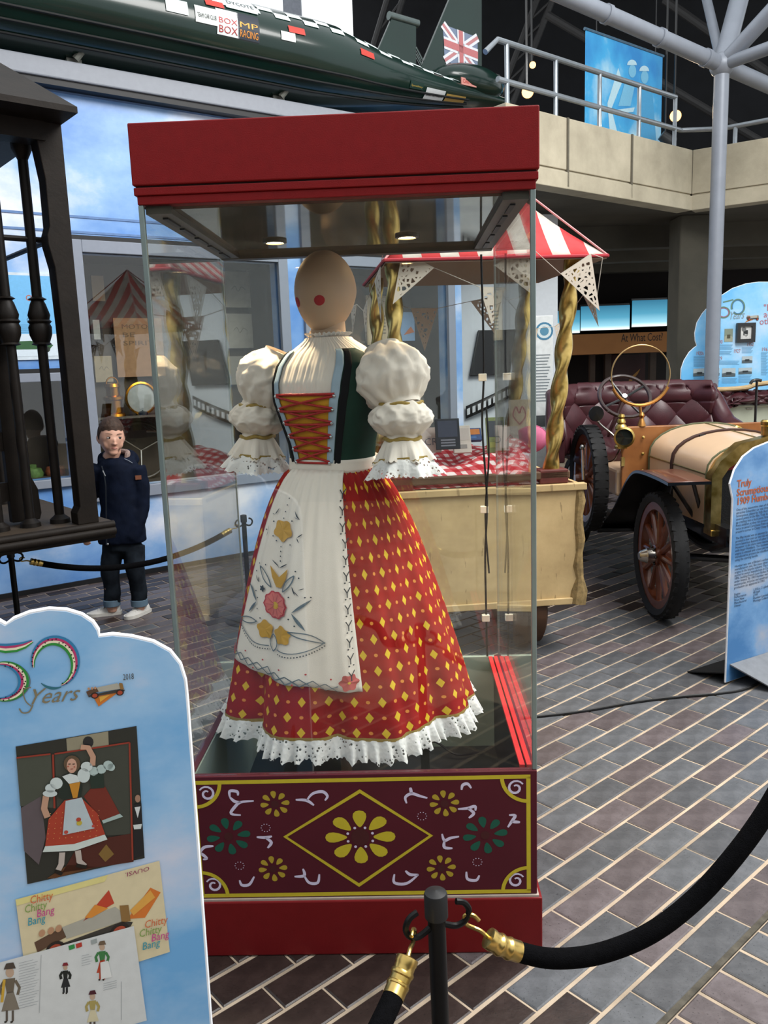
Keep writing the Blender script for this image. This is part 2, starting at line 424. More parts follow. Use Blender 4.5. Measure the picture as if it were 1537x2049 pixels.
shell('wall_front_added', [(-9, -5.5, 0), (9, -5.5, 0), (9, -5.5, 4.2), (-9, -5.5, 4.2)], m_hall)  # unseen wall behind the camera, added to keep the glass reflections dark
shell('wall_far_left_added', [(-7.5, -5.5, 0), (-7.5, 3, 0), (-7.5, 3, 4.0), (-7.5, -5.5, 4.0)], m_hall)  # unseen dark wall out of view, added to block light from the left
# ---- concrete balcony
def m_concrete(name, c, c2):
    N = NT(name); nz = N.noise(2.2, 7, None, .62); st = N.noise(1.4, 5, N.coord('Object', (3, 3, .5)))
    N.set(Base_Color=N.mix(N.math('MULTIPLY', st, .5), N.ramp(nz, [(.3, col(c)), (.7, col(c2))]), tuple(x*.7 for x in col(c))), Roughness=.85); N.bump(N.noise(60, 4), .3, .003); return N.m
mc = m_concrete('balcony_concrete', '#9d9581', '#c6bda6')
BC = AT(1385, 360, 9.0); BL = Vector((-.777, -.629, 0)); BR = Vector((.83, -.557, 0))
bt = 3.62; bb_ = 3.02
BP0 = Vector((BC.x, BC.y, 0)); BPL = BP0 + BL*2.85; BPR = BP0 + BR*2.6
bal = MB()
def band(a, b, z0, z1, out, th):
    n = Vector(((b-a).y, -(b-a).x, 0)).normalized()
    if n.dot(CAM-a) < 0: n = -n
    A, B = a+n*out, b+n*out
    vs = [A, B, B-n*th, A-n*th]; bal.add([(v.x, v.y, z0) for v in vs]+[(v.x, v.y, z1) for v in vs], [(0,1,2,3),(7,6,5,4),(0,4,5,1),(1,5,6,2),(2,6,7,3),(3,7,4,0)])
for a, b in ((BPL, BP0), (BP0, BPR)):
    band(a, b, bb_+.165, bt, 0, .18); band(a, b, bb_+.145, bb_+.165, -.014, .16); band(a, b, bb_, bb_+.145, .012, .18)
    L = (b-a).length; k = 2 if L < 3 else 3
    for i in range(1, k):
        c_ = a+(b-a)*(i/k)
balc = struct(bal.build('balcony', mc, smooth=0, bevel=.006)); balc['label'] = 'pale concrete balcony front with a grooved lower lip'; balc['category'] = 'balcony'
for a, b, fr in ((BPL, BP0, (.28, .62)), (BP0, BPR, (.42,))):
    n = Vector(((b-a).y, -(b-a).x, 0)).normalized(); n = n if n.dot(CAM-a) > 0 else -n
    for f_ in fr:
        c_ = a+(b-a)*f_; q = MB(); q.box((c_.x+n.x*.006, c_.y+n.y*.006, (bt+bb_)/2+.01), (.012, .024, bt-bb_-.02), rz=math.atan2(n.y, n.x)+PI/2*0)
        q.build('movement_joint', P('joint_dark', '#5f5a4e', .9), balc, smooth=0)
# slab behind the parapet, its soffit ribs and the wall under it
sl = MB(); vs = [BPL+Vector((0, .12, 0)), BP0+Vector((0, .12, 0)), BPR+Vector((0, .12, 0)), Vector((9, 8.5, 0)), Vector((9, 16.9, 0)), Vector((1.55, 16.9, 0)), Vector((1.55, 9.6, 0))]
sl.add([(v.x, v.y, 3.03) for v in vs]+[(v.x, v.y, 3.2) for v in vs], [tuple(range(7)), tuple(range(13, 6, -1))]+[(i, 7+i, 7+(i+1) % 7, (i+1) % 7) for i in range(7)])
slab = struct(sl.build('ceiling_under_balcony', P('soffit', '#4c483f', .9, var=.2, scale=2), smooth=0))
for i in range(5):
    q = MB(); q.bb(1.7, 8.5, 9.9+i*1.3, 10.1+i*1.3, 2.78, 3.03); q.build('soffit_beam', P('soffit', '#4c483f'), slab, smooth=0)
# concrete column carrying the balcony
c_ = AT(1375, 780, 9.5)
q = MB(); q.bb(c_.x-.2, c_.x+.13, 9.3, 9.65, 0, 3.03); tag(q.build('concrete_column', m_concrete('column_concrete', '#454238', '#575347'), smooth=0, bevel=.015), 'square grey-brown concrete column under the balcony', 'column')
# ================================================================ DISPLAY CASE
CY = -.0313; CW, CD = .8853, .8321; HT, HG, HP, HQ = 2.0496, 1.8785, .5007, .159
cex = Vector((math.cos(CY), math.sin(CY), 0)); cey = Vector((-math.sin(CY), math.cos(CY), 0))
CF = Vector((-.0837, 1.9169, 0)); CC = CF + cey*(CD/2)
case = thing('display_case', 'tall glass display case with red header and folk-painted maroon base holding a costume', 'display case', CC, CY)
h, d = CW/2, CD/2
m_red = P('case_red_vinyl', '#7a1013', .45, spec=.2, var=.06, scale=40, bump=.25, bscale=420)
m_redp = P('plinth_red', '#741719', .45, spec=.25, var=.05, bump=.1, bscale=300)
m_mar = P('panel_maroon', '#541c26', .5, spec=.25, var=.06, scale=8)
m_alu = P('case_aluminium', '#8c9b99', .35, .6, var=.05)
m_green = P('case_lining_green', '#93a399', .6, var=.06, scale=5)
m_cblack = P('case_floor_black', '#1b1a19', .5)
m_track = P('track_bronze', '#4b463c', .4, .5)
q = MB(); q.bb(-h-.012, h+.012, -d-.014, d+.012, 0, HQ-.003); q.build('plinth', m_redp, case, smooth=0, bevel=.004)
q = MB(); q.bb(-h-.004, h+.004, -d-.010, d, HQ-.003, HQ+.002); q.build('plinth_seam', P('seam', '#a99b90', .5), case, smooth=0)
q = MB(); q.bb(-h, h, -d-.005, -d+.015, HQ+.002, HP); fp = q.build('front_panel', m_mar, case, smooth=0, bevel=.002)
for s in (-1, 1):
    x0, x1 = sorted((s*h, s*(h-.018)))
    q = MB(); q.bb(x0, x1, -d+.015, d, HQ+.002, HP); pn = q.build('side_panel', m_mar, case, smooth=0)
    x0, x1 = sorted((s*(h-.018), s*(h-.022))); q = MB(); q.bb(x0, x1, -d+.016, d-.02, HQ+.002, HP-.004); q.build('panel_lining', m_cblack if s > 0 else m_green, pn, smooth=0)
    for k, (a, b) in enumerate(((.010, .022), (.027, .040)) if s > 0 else ()):
        x0, x1 = sorted((s*(h-a), s*(h-b))); q = MB(); q.bb(x0, x1, -d+.016, d-.03, HP-.003, HP+.006); q.build('red_rail', P('rail_red', '#c22a2c', .4), pn, smooth=0)
q = MB(); q.bb(-h+.018, h-.018, d-.018, d, HQ+.002, HP); q.build('back_panel', m_green, case, smooth=0)
q = MB(); q.bb(-h+.018, h-.018, -d+.016, d-.019, HQ+.002, HQ+.012); q.build('inner_floor', m_cblack, case, smooth=0)
# glass panes, metal corner trims
g = .006
for nm, b in (('front', (-h+.008, h-.008, -d, -d+g)), ('back', (-h+.008, h-.008, d-g, d)), ('left', (-h, -h+g, -d+.008, d-.008)), ('right', (h-g, h, -d+.008, d-.008))):
    q = MB(); q.bb(*b, HP+.001, HG); o = q.build('glass_pane', m_glass(), case, smooth=0)
for sx in (-1, 1):
    for sy in (-1, 1):
        wd = .011 if sy < 0 else .005
        x0, x1 = sorted((sx*(h+.001), sx*(h-wd))); y0, y1 = sorted((sy*(d+.001), sy*(d-wd)))
        q = MB(); q.bb(x0, x1, y0, y1, HP, HG); q.build('corner_trim', m_alu, case, smooth=0, bevel=.002)
# header with its stepped lower mouldings
hd = HT-HG
q = MB(); q.bb(-h-.008, h+.008, -d-.010, d+.008, HG+.040, HT); hdr = q.build('header', m_red, case, smooth=0, bevel=.003)
q = MB(); q.bb(-h-.001, h+.001, -d-.003, d+.001, HG+.036, HG+.041); q.build('header_groove', P('groove', '#2a0a0b', .7), hdr, smooth=0)
q = MB(); q.bb(-h-.006, h+.006, -d-.008, d+.006, HG+.019, HG+.036); q.build('header_moulding', m_red, hdr, smooth=0, bevel=.002)
q = MB(); q.bb(-h-.001, h+.001, -d-.003, d+.001, HG, HG+.019); q.build('header_moulding', m_red, hdr, smooth=0, bevel=.002)
# ceiling tray inside: glossy panel, bronze surround, slotted side tracks, two downlights
N = NT('case_ceiling_gloss'); nz = N.noise(6, 4); N.set(Base_Color=N.ramp(nz, [(.35, col('#7d7566')), (.65, col('#a09784'))]), Roughness=.05, Metallic=.75)
q = MB(); q.bb(-h+.07, h-.07, -d+.03, d-.05, HG-.006, HG); q.build('ceiling_panel', N.m, case, smooth=0)
q = MB(); q.bb(-h+.012, h-.012, d-.05, d-.008, HG-.020, HG-.002); q.build('ceiling_frame', m_track, case, smooth=0)
for s in (-1, 1):
    x0, x1 = sorted((s*(h-.012), s*(h-.070))); q = MB(); q.bb(x0, x1, -d+.012, d-.05, HG-.018, HG-.001); tr = q.build('ceiling_track', m_track, case, smooth=0)
    for k in range(5):
        y0 = -d+.06+k*.145; q = MB(); q.bb(s*(h-.042)-.006, s*(h-.042)+.006, y0, y0+.11, HG-.0215, HG-.018); q.build('track_slot', P('slot_black', '#0c0c0c', .4), tr, smooth=0)
for s in (-1, 1):
    lx = s*.19-.03; ly = .12
    q = MB(); q.lathe([(.034, 0), (.034, -.006), (.026, -.008), (.026, -.002)], 20, Matrix.Translation((lx, ly, HG-.006)), caps=False); dl = q.build('downlight', m_track, case)
    q = MB(); q.lathe([(.0255, -.0045), (.012, -.006), (.0, -.0062)], 20, Matrix.Translation((lx, ly, HG-.006)), caps=False); q.build('bulb', m_emit('halogen', '#ffd9a0', 30), dl)
    L = bpy.data.lights.new('case_spot', 'SPOT'); L.energy = 26; L.color = (1, .78, .5); L.spot_size = 1.7; L.spot_blend = .6; L.shadow_soft_size = .03
    lo = bpy.data.objects.new('case_spot', L); C.objects.link(lo); lo.parent = dl; lo.location = (lx, ly, HG-.02)
# cable with clips down the back right corner
bx = h-.045
q = MB(); q.tube(spline([(bx, d-.012, HG-.03), (bx+.004, d-.014, 1.5), (bx-.004, d-.013, 1.3), (bx+.008, d-.02, 1.05), (bx, d-.013, .85), (bx+.003, d-.013, .5)], 5), .0035, 6); cb = q.build('cable', P('cable_black', '#0e0e0f', .5), case)
q = MB(); q.tube(spline([(bx+.01, d-.016, 1.36), (bx+.016, d-.02, 1.2), (bx+.002, d-.016, 1.0), (bx+.012, d-.02, .8)], 5), .003, 6); q.build('cable', P('cable_black', '#0e0e0f'), case)
for z in (1.46, 1.02, .64):
    q = MB(); q.bb(bx-.014, bx+.012, d-.022, d-.006, z-.012, z+.012); q.build('cable_clip', P('clip_white', '#d8d5c8', .4), case, smooth=0, bevel=.002)
q = MB(); q.tube(spline([(.1, .33, HQ+.018), (.2, .36, HQ+.05), (.28, .30, HQ+.03), (.38, .34, HQ+.02)], 6), .004, 6); q.build('floor_cable', P('cable_black', '#0e0e0f'), case)

# ---- painted folk ornament of the front panel (raised brush strokes)
SH = Sheet(CF - cey*.005, cex)
def cp(x, y): return SH.xz(360+x/2.0493, 1500+y/2.0493)
pr = Print(-d-.005, .0005)
def done(nm, stuff=False):
    global pr
    o = pr.build(nm, fp); pr = Print(-d-.005, .0005)
    if stuff: o['kind'] = 'stuff'
YE, YD, GR, WH, BR_ = '#c9b52f', '#b39a31', '#1c5a47', '#d9cfe4', '#4a1f20'
zt, zb_, xr = cp(700, 124)[1], cp(700, 590)[1], cp(1430, 350)[0]
xl = -xr-.0; bw = .0105
for a, b in (((xl, zt), (xr, zt)), ((xl, zb_), (xr, zb_))): pr.rect(a[0]-bw/2, b[0]+bw/2, a[1]-bw/2, a[1]+bw/2, YE, 1)
for x in (xl, xr): pr.rect(x-bw/2, x+bw/2, zb_, zt, YE, 1)
done('painted_border')
for sx, x in ((-1, xr), (1, xl)):
    for sz, z in ((-1, zt), (1, zb_)):
        n = 12; R = .066
        pr.line([(x+sx*R*math.cos(PI/2*k/n), z+sz*R*math.sin(PI/2*k/n)) for k in range(n+1)], .0095, YE, 2)
        done('corner_arc')
        cx, cz = x+sx*.032, z+sz*.030; sp = []
        for k in range(20):
            a = .5+k*.42; r = .021-.00078*k; sp.append((cx+r*math.cos(a)*-sx, cz+r*math.sin(a)))
        pr.line(sp, [.004+.0025*math.sin(PI*k/19) for k in range(20)], WH, 2); done('painted_spiral')
dm = [cp(*p) for p in ((432, 357), (738, 170), (1030, 352), (735, 555))]
pr.line(dm, .0105, YE, 1, closed=True); done('painted_diamond')
def petal(c, a, r0, r1, wd, colr, sq=1.0, ly=1):
    pts = []
    for k in range(14):
        t = 2*PI*k/14; lr = (r0+r1)/2 + math.cos(t)*(r1-r0)/2; sd = math.sin(t)*wd/2*(.75+.35*math.cos(t))
        pts.append((c[0]+lr*math.cos(a)-sd*math.sin(a), c[1]+(lr*math.sin(a)+sd*math.cos(a))*sq))
    pr.poly(pts, colr, ly)
def flower(x, y, r, wd, colr, r0=.38, ctr=BR_, rc=.25, sq=1.0, rot=0):
    c = cp(x, y); k_ = .001/ .9
    for k in range(8): petal(c, rot+2*PI*k/8, r*r0, r, wd, colr, sq)
    pr.disc(c, r*rc, ctr, 2); done('painted_flower')
flower(740, 358, .0895, .043, YE, .37, rc=.26, sq=.82)
c0 = cp(740, 358)
for k in range(8): a = PI/8+2*PI*k/8; pr.disc((c0[0]+.034*math.cos(a), c0[1]+.028*math.sin(a)), .0036, WH, 3, 10)
done('painted_dots', True)
for x, y in ((390, 222), (1085, 220), (382, 488), (1072, 485)): flower(x, y, .0375, .0175, YD, .42, rc=.27, sq=.95, rot=.1)
for x, y in ((200, 355), (1252, 350)): flower(x, y, .057, .025, GR, .4, rc=.2, sq=.9, rot=.15)
for x, y in ((352, 320), (245, 475), (993, 272), (1220, 460)):
    c = cp(x, y)
    for k in range(10): a = 2*PI*k/10; pr.disc((c[0]+.0115*math.cos(a), c[1]+.0105*math.sin(a)), .0013, WH, 2, 8)
    done('dot_ring', True)
sw = [[(205, 195), (205, 170), (235, 172), (238, 188)], [(303, 210), (250, 215), (225, 235), (210, 262), (250, 268)], [(205, 195), (225, 212), (250, 215)],
      [(475, 205), (520, 208), (550, 228)], [(520, 208), (545, 180), (585, 172), (605, 190), (595, 208)], [(315, 358), (350, 360), (378, 355)], [(350, 360), (375, 380), (360, 403)],
      [(55, 455), (80, 425), (110, 445), (95, 450)], [(80, 425), (100, 400), (138, 395)], [(245, 535), (255, 555), (285, 552), (305, 520)], [(470, 520), (510, 516), (505, 488)],
      [(510, 516), (530, 545), (565, 545), (572, 510)], [(930, 220), (925, 195), (950, 180), (985, 190), (1015, 198)], [(950, 180), (945, 155)], [(1155, 165), (1160, 145), (1180, 140), (1195, 158)],
      [(1140, 243), (1180, 240), (1210, 232), (1212, 250)], [(1180, 240), (1205, 260), (1185, 280)], [(1075, 345), (1085, 372), (1110, 362), (1145, 356)], [(1085, 372), (1085, 400), (1118, 404)],
      [(880, 510), (880, 545), (930, 548), (978, 512)], [(978, 512), (945, 512), (925, 496)], [(1175, 500), (1180, 530), (1215, 535), (1228, 515)], [(1345, 318), (1360, 295), (1375, 270), (1350, 268)], [(1360, 295), (1395, 297)]]
for s_ in sw:
    pts = [(v.x, v.y) for v in spline([cp(*p) for p in s_], 5)]; n = len(pts)
    pr.line(pts, [.0034+.0048*math.sin(PI*(k+.5)/n) for k in range(n)], WH, 1); done('painted_scroll')

# ================================================================ MANNEQUIN IN COSTUME
MP = Vector((-.142, 2.335, 0)); MR = math.radians(-31)
man = thing('mannequin', 'faceless cream mannequin with red cheek spots wearing a red diamond-print dirndl costume', 'mannequin', MP+Vector((0, 0, HQ+.012)), MR)
Z0 = HQ+.012                                   # local z = world z - Z0
m_skin = P('mannequin_cream', '#b59a80', .55, var=.05, scale=6)
m_white = P('cotton_white', '#e6dccf', .8, spec=.15, var=.03, scale=8, bump=.2, bscale=500)
m_green2 = P('bodice_green', '#0f3226', .6, spec=.12, var=.12, scale=20, bump=.15, bscale=500)
m_blk = P('ribbon_black', '#07080b', .7, spec=.08)
m_blue = P('ribbon_pale_blue', '#9db3c2', .6, var=.06, bump=.2, bscale=400)
m_yel = P('panel_yellow', '#d39a22', .6, spec=.15, var=.08, bump=.2, bscale=400)
m_cord = P('cord_red', '#a41d17', .6, var=.15, scale=200)
m_gold = P('gold_braid', '#a08640', .5, .2, var=.15, scale=150)
def m_lace():
    N = NT('eyelet_lace'); vo = N.n('ShaderNodeTexVoronoi'); vo.inputs['Scale'].default_value = 95; N.l(N.coord(), vo.inputs[0])
    hole = N.math('LESS_THAN', vo.outputs[0], .30); n2 = N.noise(25, 2); hole = N.math('MULTIPLY', hole, N.math('GREATER_THAN', n2, .48))
    N.set(Base_Color=col('#e6e4e0'), Roughness=.85, Alpha=N.math('SUBTRACT', 1, N.math('MULTIPLY', hole, .9))); N.bump(vo.outputs[0], .5, .003); return N.m
LACE = m_lace()
def lz(z): return z-Z0
# body: head, neck, torso, and a stand under the skirt, one surface
def torso_r(z):                                 # (half width, half depth, y shift) at world height z
    T = [(1.245, .113, .088, 0), (1.30, .118, .094, 0), (1.36, .133, .106, -.004), (1.42, .146, .116, -.010), (1.47, .150, .112, -.008), (1.515, .146, .096, 0), (1.545, .128, .080, .006), (1.565, .096, .066, .010), (1.585, .062, .055, .008), (1.61, .050, .050, .004)]
    if z <= T[0][0]: return T[0][1:]
    for a, b in zip(T, T[1:]):
        if z <= b[0]:
            t = (z-a[0])/(b[0]-a[0]); t = t*t*(3-2*t) if False else t; return tuple(a[i]+(b[i]-a[i])*t for i in (1, 2, 3))
    return T[-1][1:]
def torso(phi, z, off=0.0):                     # phi = 0 faces front (-y), grows to the figure's left (+x)
    a, b, y = torso_r(z); s_, c_ = math.sin(phi), math.cos(phi)
    e = 2.4; k = (abs(s_)**e+abs(c_)**e)**(-1/e)
    return Vector((s_*k*(a+off), y - c_*k*(b+off), lz(z)))
q = MB()
q.grid(lambda u, v: torso(2*PI*u, 1.245+v*.365, -.004), 48, 30, cu=True)
bodyo = None
hz = 1.7125
def headp(u, v):
    t = PI*v; a = 2*PI*u; zz = math.cos(t); r = math.sin(t)
    wx = .080*r*(1-.16*max(0, -zz)**1.2); wy = .098*r*(1-.10*max(0, -zz)); fy = -.012*max(0, -zz)
    return (wx*math.sin(a), fy-wy*math.cos(a)+.004, lz(hz+.1125*zz))
q.grid(headp, 40, 26, cu=True)
q.lathe([(.053, lz(1.56)), (.049, lz(1.60)), (.047, lz(1.64)), (.05, lz(1.68))], 24, Matrix.Translation((0, .008, 0)))
q.lathe([(.113, lz(1.25)), (.15, lz(1.15)), (.155, lz(1.05)), (.13, lz(.95)), (.05, lz(.90)), (.018, lz(.88)), (.018, .012), (.14, .010), (.145, 0)], 24, None, sy=.8)
bodyo = q.build('body', m_skin, man, smooth=60)
for s in (-1, 1):                               # painted cheeks
    q = MB(); cphi = s*.50; zc_ = hz-.028
    def ch(u, v, cphi=cphi, zc_=zc_):
        a = 2*PI*u; rr = .0135*v; ph = cphi + rr*math.cos(a)/.074; zz = (zc_+rr*math.sin(a)-hz)/.1125; t = math.acos(max(-1, min(1, zz)))
        p = Vector(headp(ph/(2*PI), t/PI)); return p + Vector((p.x, p.y, 0)).normalized()*.0008
    q.grid(ch, 20, 3, cu=True); q.build('cheek_spot', P('cheek_red', '#9c1c22', .6), bodyo)
# blouse: gathered yoke, stand collar with ruffle
def blouse_p(u, v):
    z = 1.40+v*.19; phi = 2*PI*u; fold = math.sin(phi*38+math.sin(phi*5))*.5+math.sin(phi*71)*.5
    amp = .0026*(1-abs(v-.55))
    return torso(phi, z, .003+amp*fold)
q = MB(); q.grid(blouse_p, 300, 26, cu=True); bl = q.build('blouse', m_white, man, smooth=180)
q = MB(); q.grid(lambda u, v: Vector(((.0625-.010*v)*math.sin(2*PI*u), .008-(.058-.006*v)*math.cos(2*PI*u), lz(1.566+.027*v))), 48, 3, cu=True)
so = q.build('collar', m_white, bl); sm = so.modifiers.new('thick', 'SOLIDIFY'); sm.thickness = .002
q = MB(); q.grid(lambda u, v: Vector(((.053+.004*v*math.sin(2*PI*u*30)+.010*v)*math.sin(2*PI*u), .007-(.053+.004*v*math.sin(2*PI*u*30)+.010*v)*math.cos(2*PI*u), lz(1.590+.012*v+.002*v*math.cos(2*PI*u*30)))), 240, 3, cu=True)
q.build('collar_ruffle', LACE, bl, smooth=180)
# bodice shell with scooped front, straps over the shoulders
ZL, ZN = 1.247, 1.437
def edge_phi(z): return .40 + max(0, (z-1.245))*.95 if z < ZN else .585 + (z-ZN)*.2    # half angle of the front opening
def bod(u, v, s):
    z = ZL + v*(1.556-ZL); e = edge_phi(z); top = 1.0
    # the shell narrows to a strap above the arm hole
    outer = PI if z < 1.40 else max(e+.42, PI-(z-1.40)*13)
    phi = e+(outer-e)*u; return torso(s*phi, z, .0075)
for s in (-1, 1):
    q = MB(); q.grid(lambda u, v, s=s: bod(u, v, s), 24, 36); o = q.build('bodice_side', m_green2, man, smooth=180)
    sm = o.modifiers.new('thick', 'SOLIDIFY'); sm.thickness = .003; sm.offset = 0
    def strip(a0, a1, m, off, nm, z0=ZL, z1=1.556, s=s, par=o):
        q = MB(); q.grid(lambda u, v: torso(s*(edge_phi(z0+v*(z1-z0))+(a0+(a1-a0)*u)), z0+v*(z1-z0), off), 4, 36); b = q.build(nm, m, par, smooth=180)
        x = b.modifiers.new('thick', 'SOLIDIFY'); x.thickness = .002; x.offset = 0; return b
    strip(-.035, .115, m_blue, .0105, 'ribbon_edging'); strip(.135, .275, m_blk, .0105, 'black_ribbon')
q = MB()
def fpan(u, v):
    z = ZL+v*(ZN-ZL); e = edge_phi(z)+.02; return torso(-e+2*e*u, z, .0068)
q.grid(fpan, 20, 20); fpn = q.build('lacing_panel', m_yel, man, smooth=180)
q = MB(); q.tube([torso(-edge_phi(ZN)-.03+2*(edge_phi(ZN)+.03)*k/16, ZN+.001, .011) for k in range(17)], .0038, 8); q.build('cord', m_cord, fpn)
rows = [ZN-.004-k*.0365 for k in range(6)]
def eye(s, z): return torso(s*(edge_phi(z)+.03), z, .0145)
def lace_line(a, b, za, zb__):
    q = MB(); n = 14; pts = []
    for k in range(n+1):
        t = k/n; ph = a+(b-a)*t; z = za+(zb__-za)*t; pts.append(torso(ph, z, .0125))
    q.tube(pts, .0032, 8); q.build('cord', m_cord, fpn)
for k in range(5):
    a, b = rows[k], rows[k+1]; ea, eb = edge_phi(a)+.03, edge_phi(b)+.03
    lace_line(-ea, eb, a, b+.004); lace_line(ea, -eb, a, b+.004); 
    if k: lace_line(-ea, ea, a-.004, a-.002)
lace_line(-edge_phi(rows[5])-.03, edge_phi(rows[5])+.03, rows[5], rows[5])
for z in rows:
    for s in (-1, 1):
        p = eye(s, z); q = MB(); q.sphere(p, .0048, 10, 8); q.build('eyelet_stud', P('stud_silver', '#b8bcc0', .2, 1), fpn)
# ---- puff sleeves
def puff(axis0, axis1, R, wob, seed, n=90, m=40, bulge=.55, foldn=9, e0=.35, e1=.35):
    a, b = Vector(axis0), Vector(axis1); t = (b-a).normalized(); nx = t.orthogonal().normalized(); ny = t.cross(nx)
    def fn(u, v):
        an = 2*PI*u; rr = max(0, math.sin(PI*(v*.92+.04)))**bulge*R; pv = Vector((math.cos(an)*1.6+seed, math.sin(an)*1.6, v*2.2))
        cr = 1-abs(noise.noise(pv*1.5))*2.2; cr2 = 1-abs(noise.noise(pv*3.1+Vector((5, 1, 2))))*2.0
        rr *= 1+wob*math.sin(an*foldn+seed+2.6*math.sin(v*3+seed))*(abs(v-.5)*1.7)+.10*cr-.05+.045*cr2
        rr = max(rr, R*(e0 if v < .5 else e1))
        return a+(b-a)*v+nx*(rr*math.cos(an))+ny*(rr*math.sin(an))
    mb = MB(); mb.grid(fn, n, m, cu=True); return mb
def ruffle(c, r0, r1, length, seed, n=140, m=10, waves=9, tilt=Vector((0, 0, -1)), amp=.12):
    t = tilt.normalized(); nx = t.orthogonal().normalized(); ny = t.cross(nx)
    def fn(u, v):
        an = 2*PI*u; wv = math.sin(an*waves+seed)+.4*math.sin(an*(waves*2+1)+seed*2); rr = (r0+(r1-r0)*v**.8)*(1+amp*v*wv)
        return Vector(c)+t*(length*v*(1+.06*math.sin(an*3+seed))+.003*v*v*math.sin(an*46))+nx*(rr*math.cos(an))+ny*(rr*math.sin(an))
    mb = MB(); mb.grid(fn, n, m, cu=True); return mb
for s in (-1, 1):
    sx = s*.150; ax = Vector((s*.33, -.12, -1)).normalized()
    top = Vector((s*.138, .012, lz(1.553))); p1 = top+ax*.155; p2 = p1+ax*.085; 
    ctr = Vector((s*.205, .0, lz(1.475)))
    sl = puff(top+Vector((s*.032, 0, .004)), p1+Vector((s*.056, -.012, -.012)), .098, .08, 1.3*s+2, foldn=11, e0=.5, e1=.55).build('sleeve', m_white, man, smooth=180)
    arm0 = p1+Vector((s*.052, -.012, 0))
    q = MB(); q.tube([arm0+Vector((.0585*math.cos(2*PI*k/32), .0585*math.sin(2*PI*k/32), .003*math.sin(k))) for k in range(32)], .0058, 6, closed=True); q.build('gold_band', m_gold, sl)
    arm1 = arm0+Vector((s*.008, -.01, -.092))
    puff(arm0+Vector((0, 0, .012)), arm1, .082, .10, 3.1*s, foldn=10, e0=.55, e1=.55).build('lower_puff', m_white, sl, smooth=180)
    q = MB(); q.tube([arm1+Vector((.049*math.cos(2*PI*k/32), .049*math.sin(2*PI*k/32), .003*math.sin(k))) for k in range(32)], .0055, 6, closed=True); q.build('gold_band', m_gold, sl)
    cu_ = ruffle(arm1+Vector((0, 0, .008)), .040, .078, .070, 1.1*s, waves=7, tilt=Vector((s*.08, -.05, -1))).build('cuff', m_white, sl, smooth=180)
    lc = ruffle(arm1+Vector((s*.004, -.003, -.052)), .069, .096, .048, 1.1*s, waves=7, tilt=Vector((s*.08, -.05, -1)), amp=.14).build('cuff_lace', LACE, cu_, smooth=180)
    gb = ruffle(arm1+Vector((s*.004, -.003, -.049)), .0705, .0755, .009, 1.1*s, waves=7, tilt=Vector((s*.08, -.05, -1)), amp=.125).build('gold_braid', m_gold, cu_, smooth=180)
    q = MB(); q.tube([top+Vector((s*.01, 0, -.02)), arm0, arm1, arm1+Vector((0, 0, -.06))], [.045, .04, .036, .032], 14); q.build('upper_arm', m_skin, bodyo)
# ---- skirt
ZW, ZH = 1.236, .562
SKC = (.022, .004)                             # the hem hangs a little off the waist axis (local)
def skirt_p(phi, z, off=0.0):
    t = max(0, min(1, (ZW-z)/(ZW-ZH)))
    R = .112+.258*(t**.60); ry = .090+.262*(t**.60)
    big = (.040*math.sin(phi*8+.6+.5*math.sin(phi*2))+.020*math.sin(phi*13+2))*t**1.3; sm_ = .004*math.sin(phi*44)*(1-t)**2
    vl = sum(-dp*math.exp(-(((phi-a0+PI) % (2*PI)-PI)/wd)**2) for a0, wd, dp in ((.46, .07, .085), (.98, .055, .05), (1.35, .08, .075), (-.28, .06, .07), (-.75, .07, .075), (-1.2, .06, .06), (1.8, .09, .07), (2.5, .1, .08), (-1.9, .1, .08), (-2.6, .1, .08)))*(.25*t**.4+.75*t**1.6)
    k = 1+big+vl+sm_/max(R, .1)
    sag = .018*math.sin(phi*4+1.2)*t*0
    return Vector((SKC[0]*t+math.sin(phi)*(R*k+off), SKC[1]*t-math.cos(phi)*(ry*k+off), lz(z+sag)))
def m_diamond():
    N = NT('red_diamond_print'); uv = N.n('ShaderNodeUVMap'); sx = N.n('ShaderNodeSeparateXYZ'); N.l(uv.outputs[0], sx.inputs[0])
    U = N.math('MULTIPLY', sx.outputs[0], 31); Vv = N.math('MULTIPLY', sx.outputs[1], 8.2)
    def dia(du, dv, rx, rz):
        a = N.math('ABSOLUTE', N.math('SUBTRACT', N.math('FRACT', N.math('ADD', U, du)), .5)); b = N.math('ABSOLUTE', N.math('SUBTRACT', N.math('FRACT', N.math('ADD', Vv, dv)), .5))
        return N.math('LESS_THAN', N.math('ADD', N.math('DIVIDE', a, rx), N.math('DIVIDE', b, rz)), 1)
    def dot(du, dv, rx, rz):
        a = N.math('SUBTRACT', N.math('FRACT', N.math('ADD', U, du)), .5); b = N.math('SUBTRACT', N.math('FRACT', N.math('ADD', Vv, dv)), .5)
        a = N.math('DIVIDE', a, rx); b = N.math('DIVIDE', b, rz); return N.math('LESS_THAN', N.math('ADD', N.math('MULTIPLY', a, a), N.math('MULTIPLY', b, b)), 1)
    d1 = N.math('MAXIMUM', dia(0, 0, .15, .17), dia(.5, .5, .15, .17)); d2 = N.math('MAXIMUM', dot(.5, 0, .075, .055), dot(0, .5, .075, .055))
    nz = N.noise(9, 4); red = N.ramp(nz, [(.3, col('#860f0b')), (.7, col('#a0160e'))])
    N.set(Base_Color=N.mix(d2, N.mix(d1, red, col('#d8b32c')), col('#d98a3c')), Roughness=.8, Specular_IOR_Level=.2); N.bump(N.noise(400, 2), .2, .001); return N.m
q = MB(); q.grid(lambda u, v: skirt_p(2*PI*u, ZW+(ZH-ZW)*(v**.92)), 220, 40, cu=True, uv=True); sk = q.build('skirt', m_diamond(), man, smooth=180)
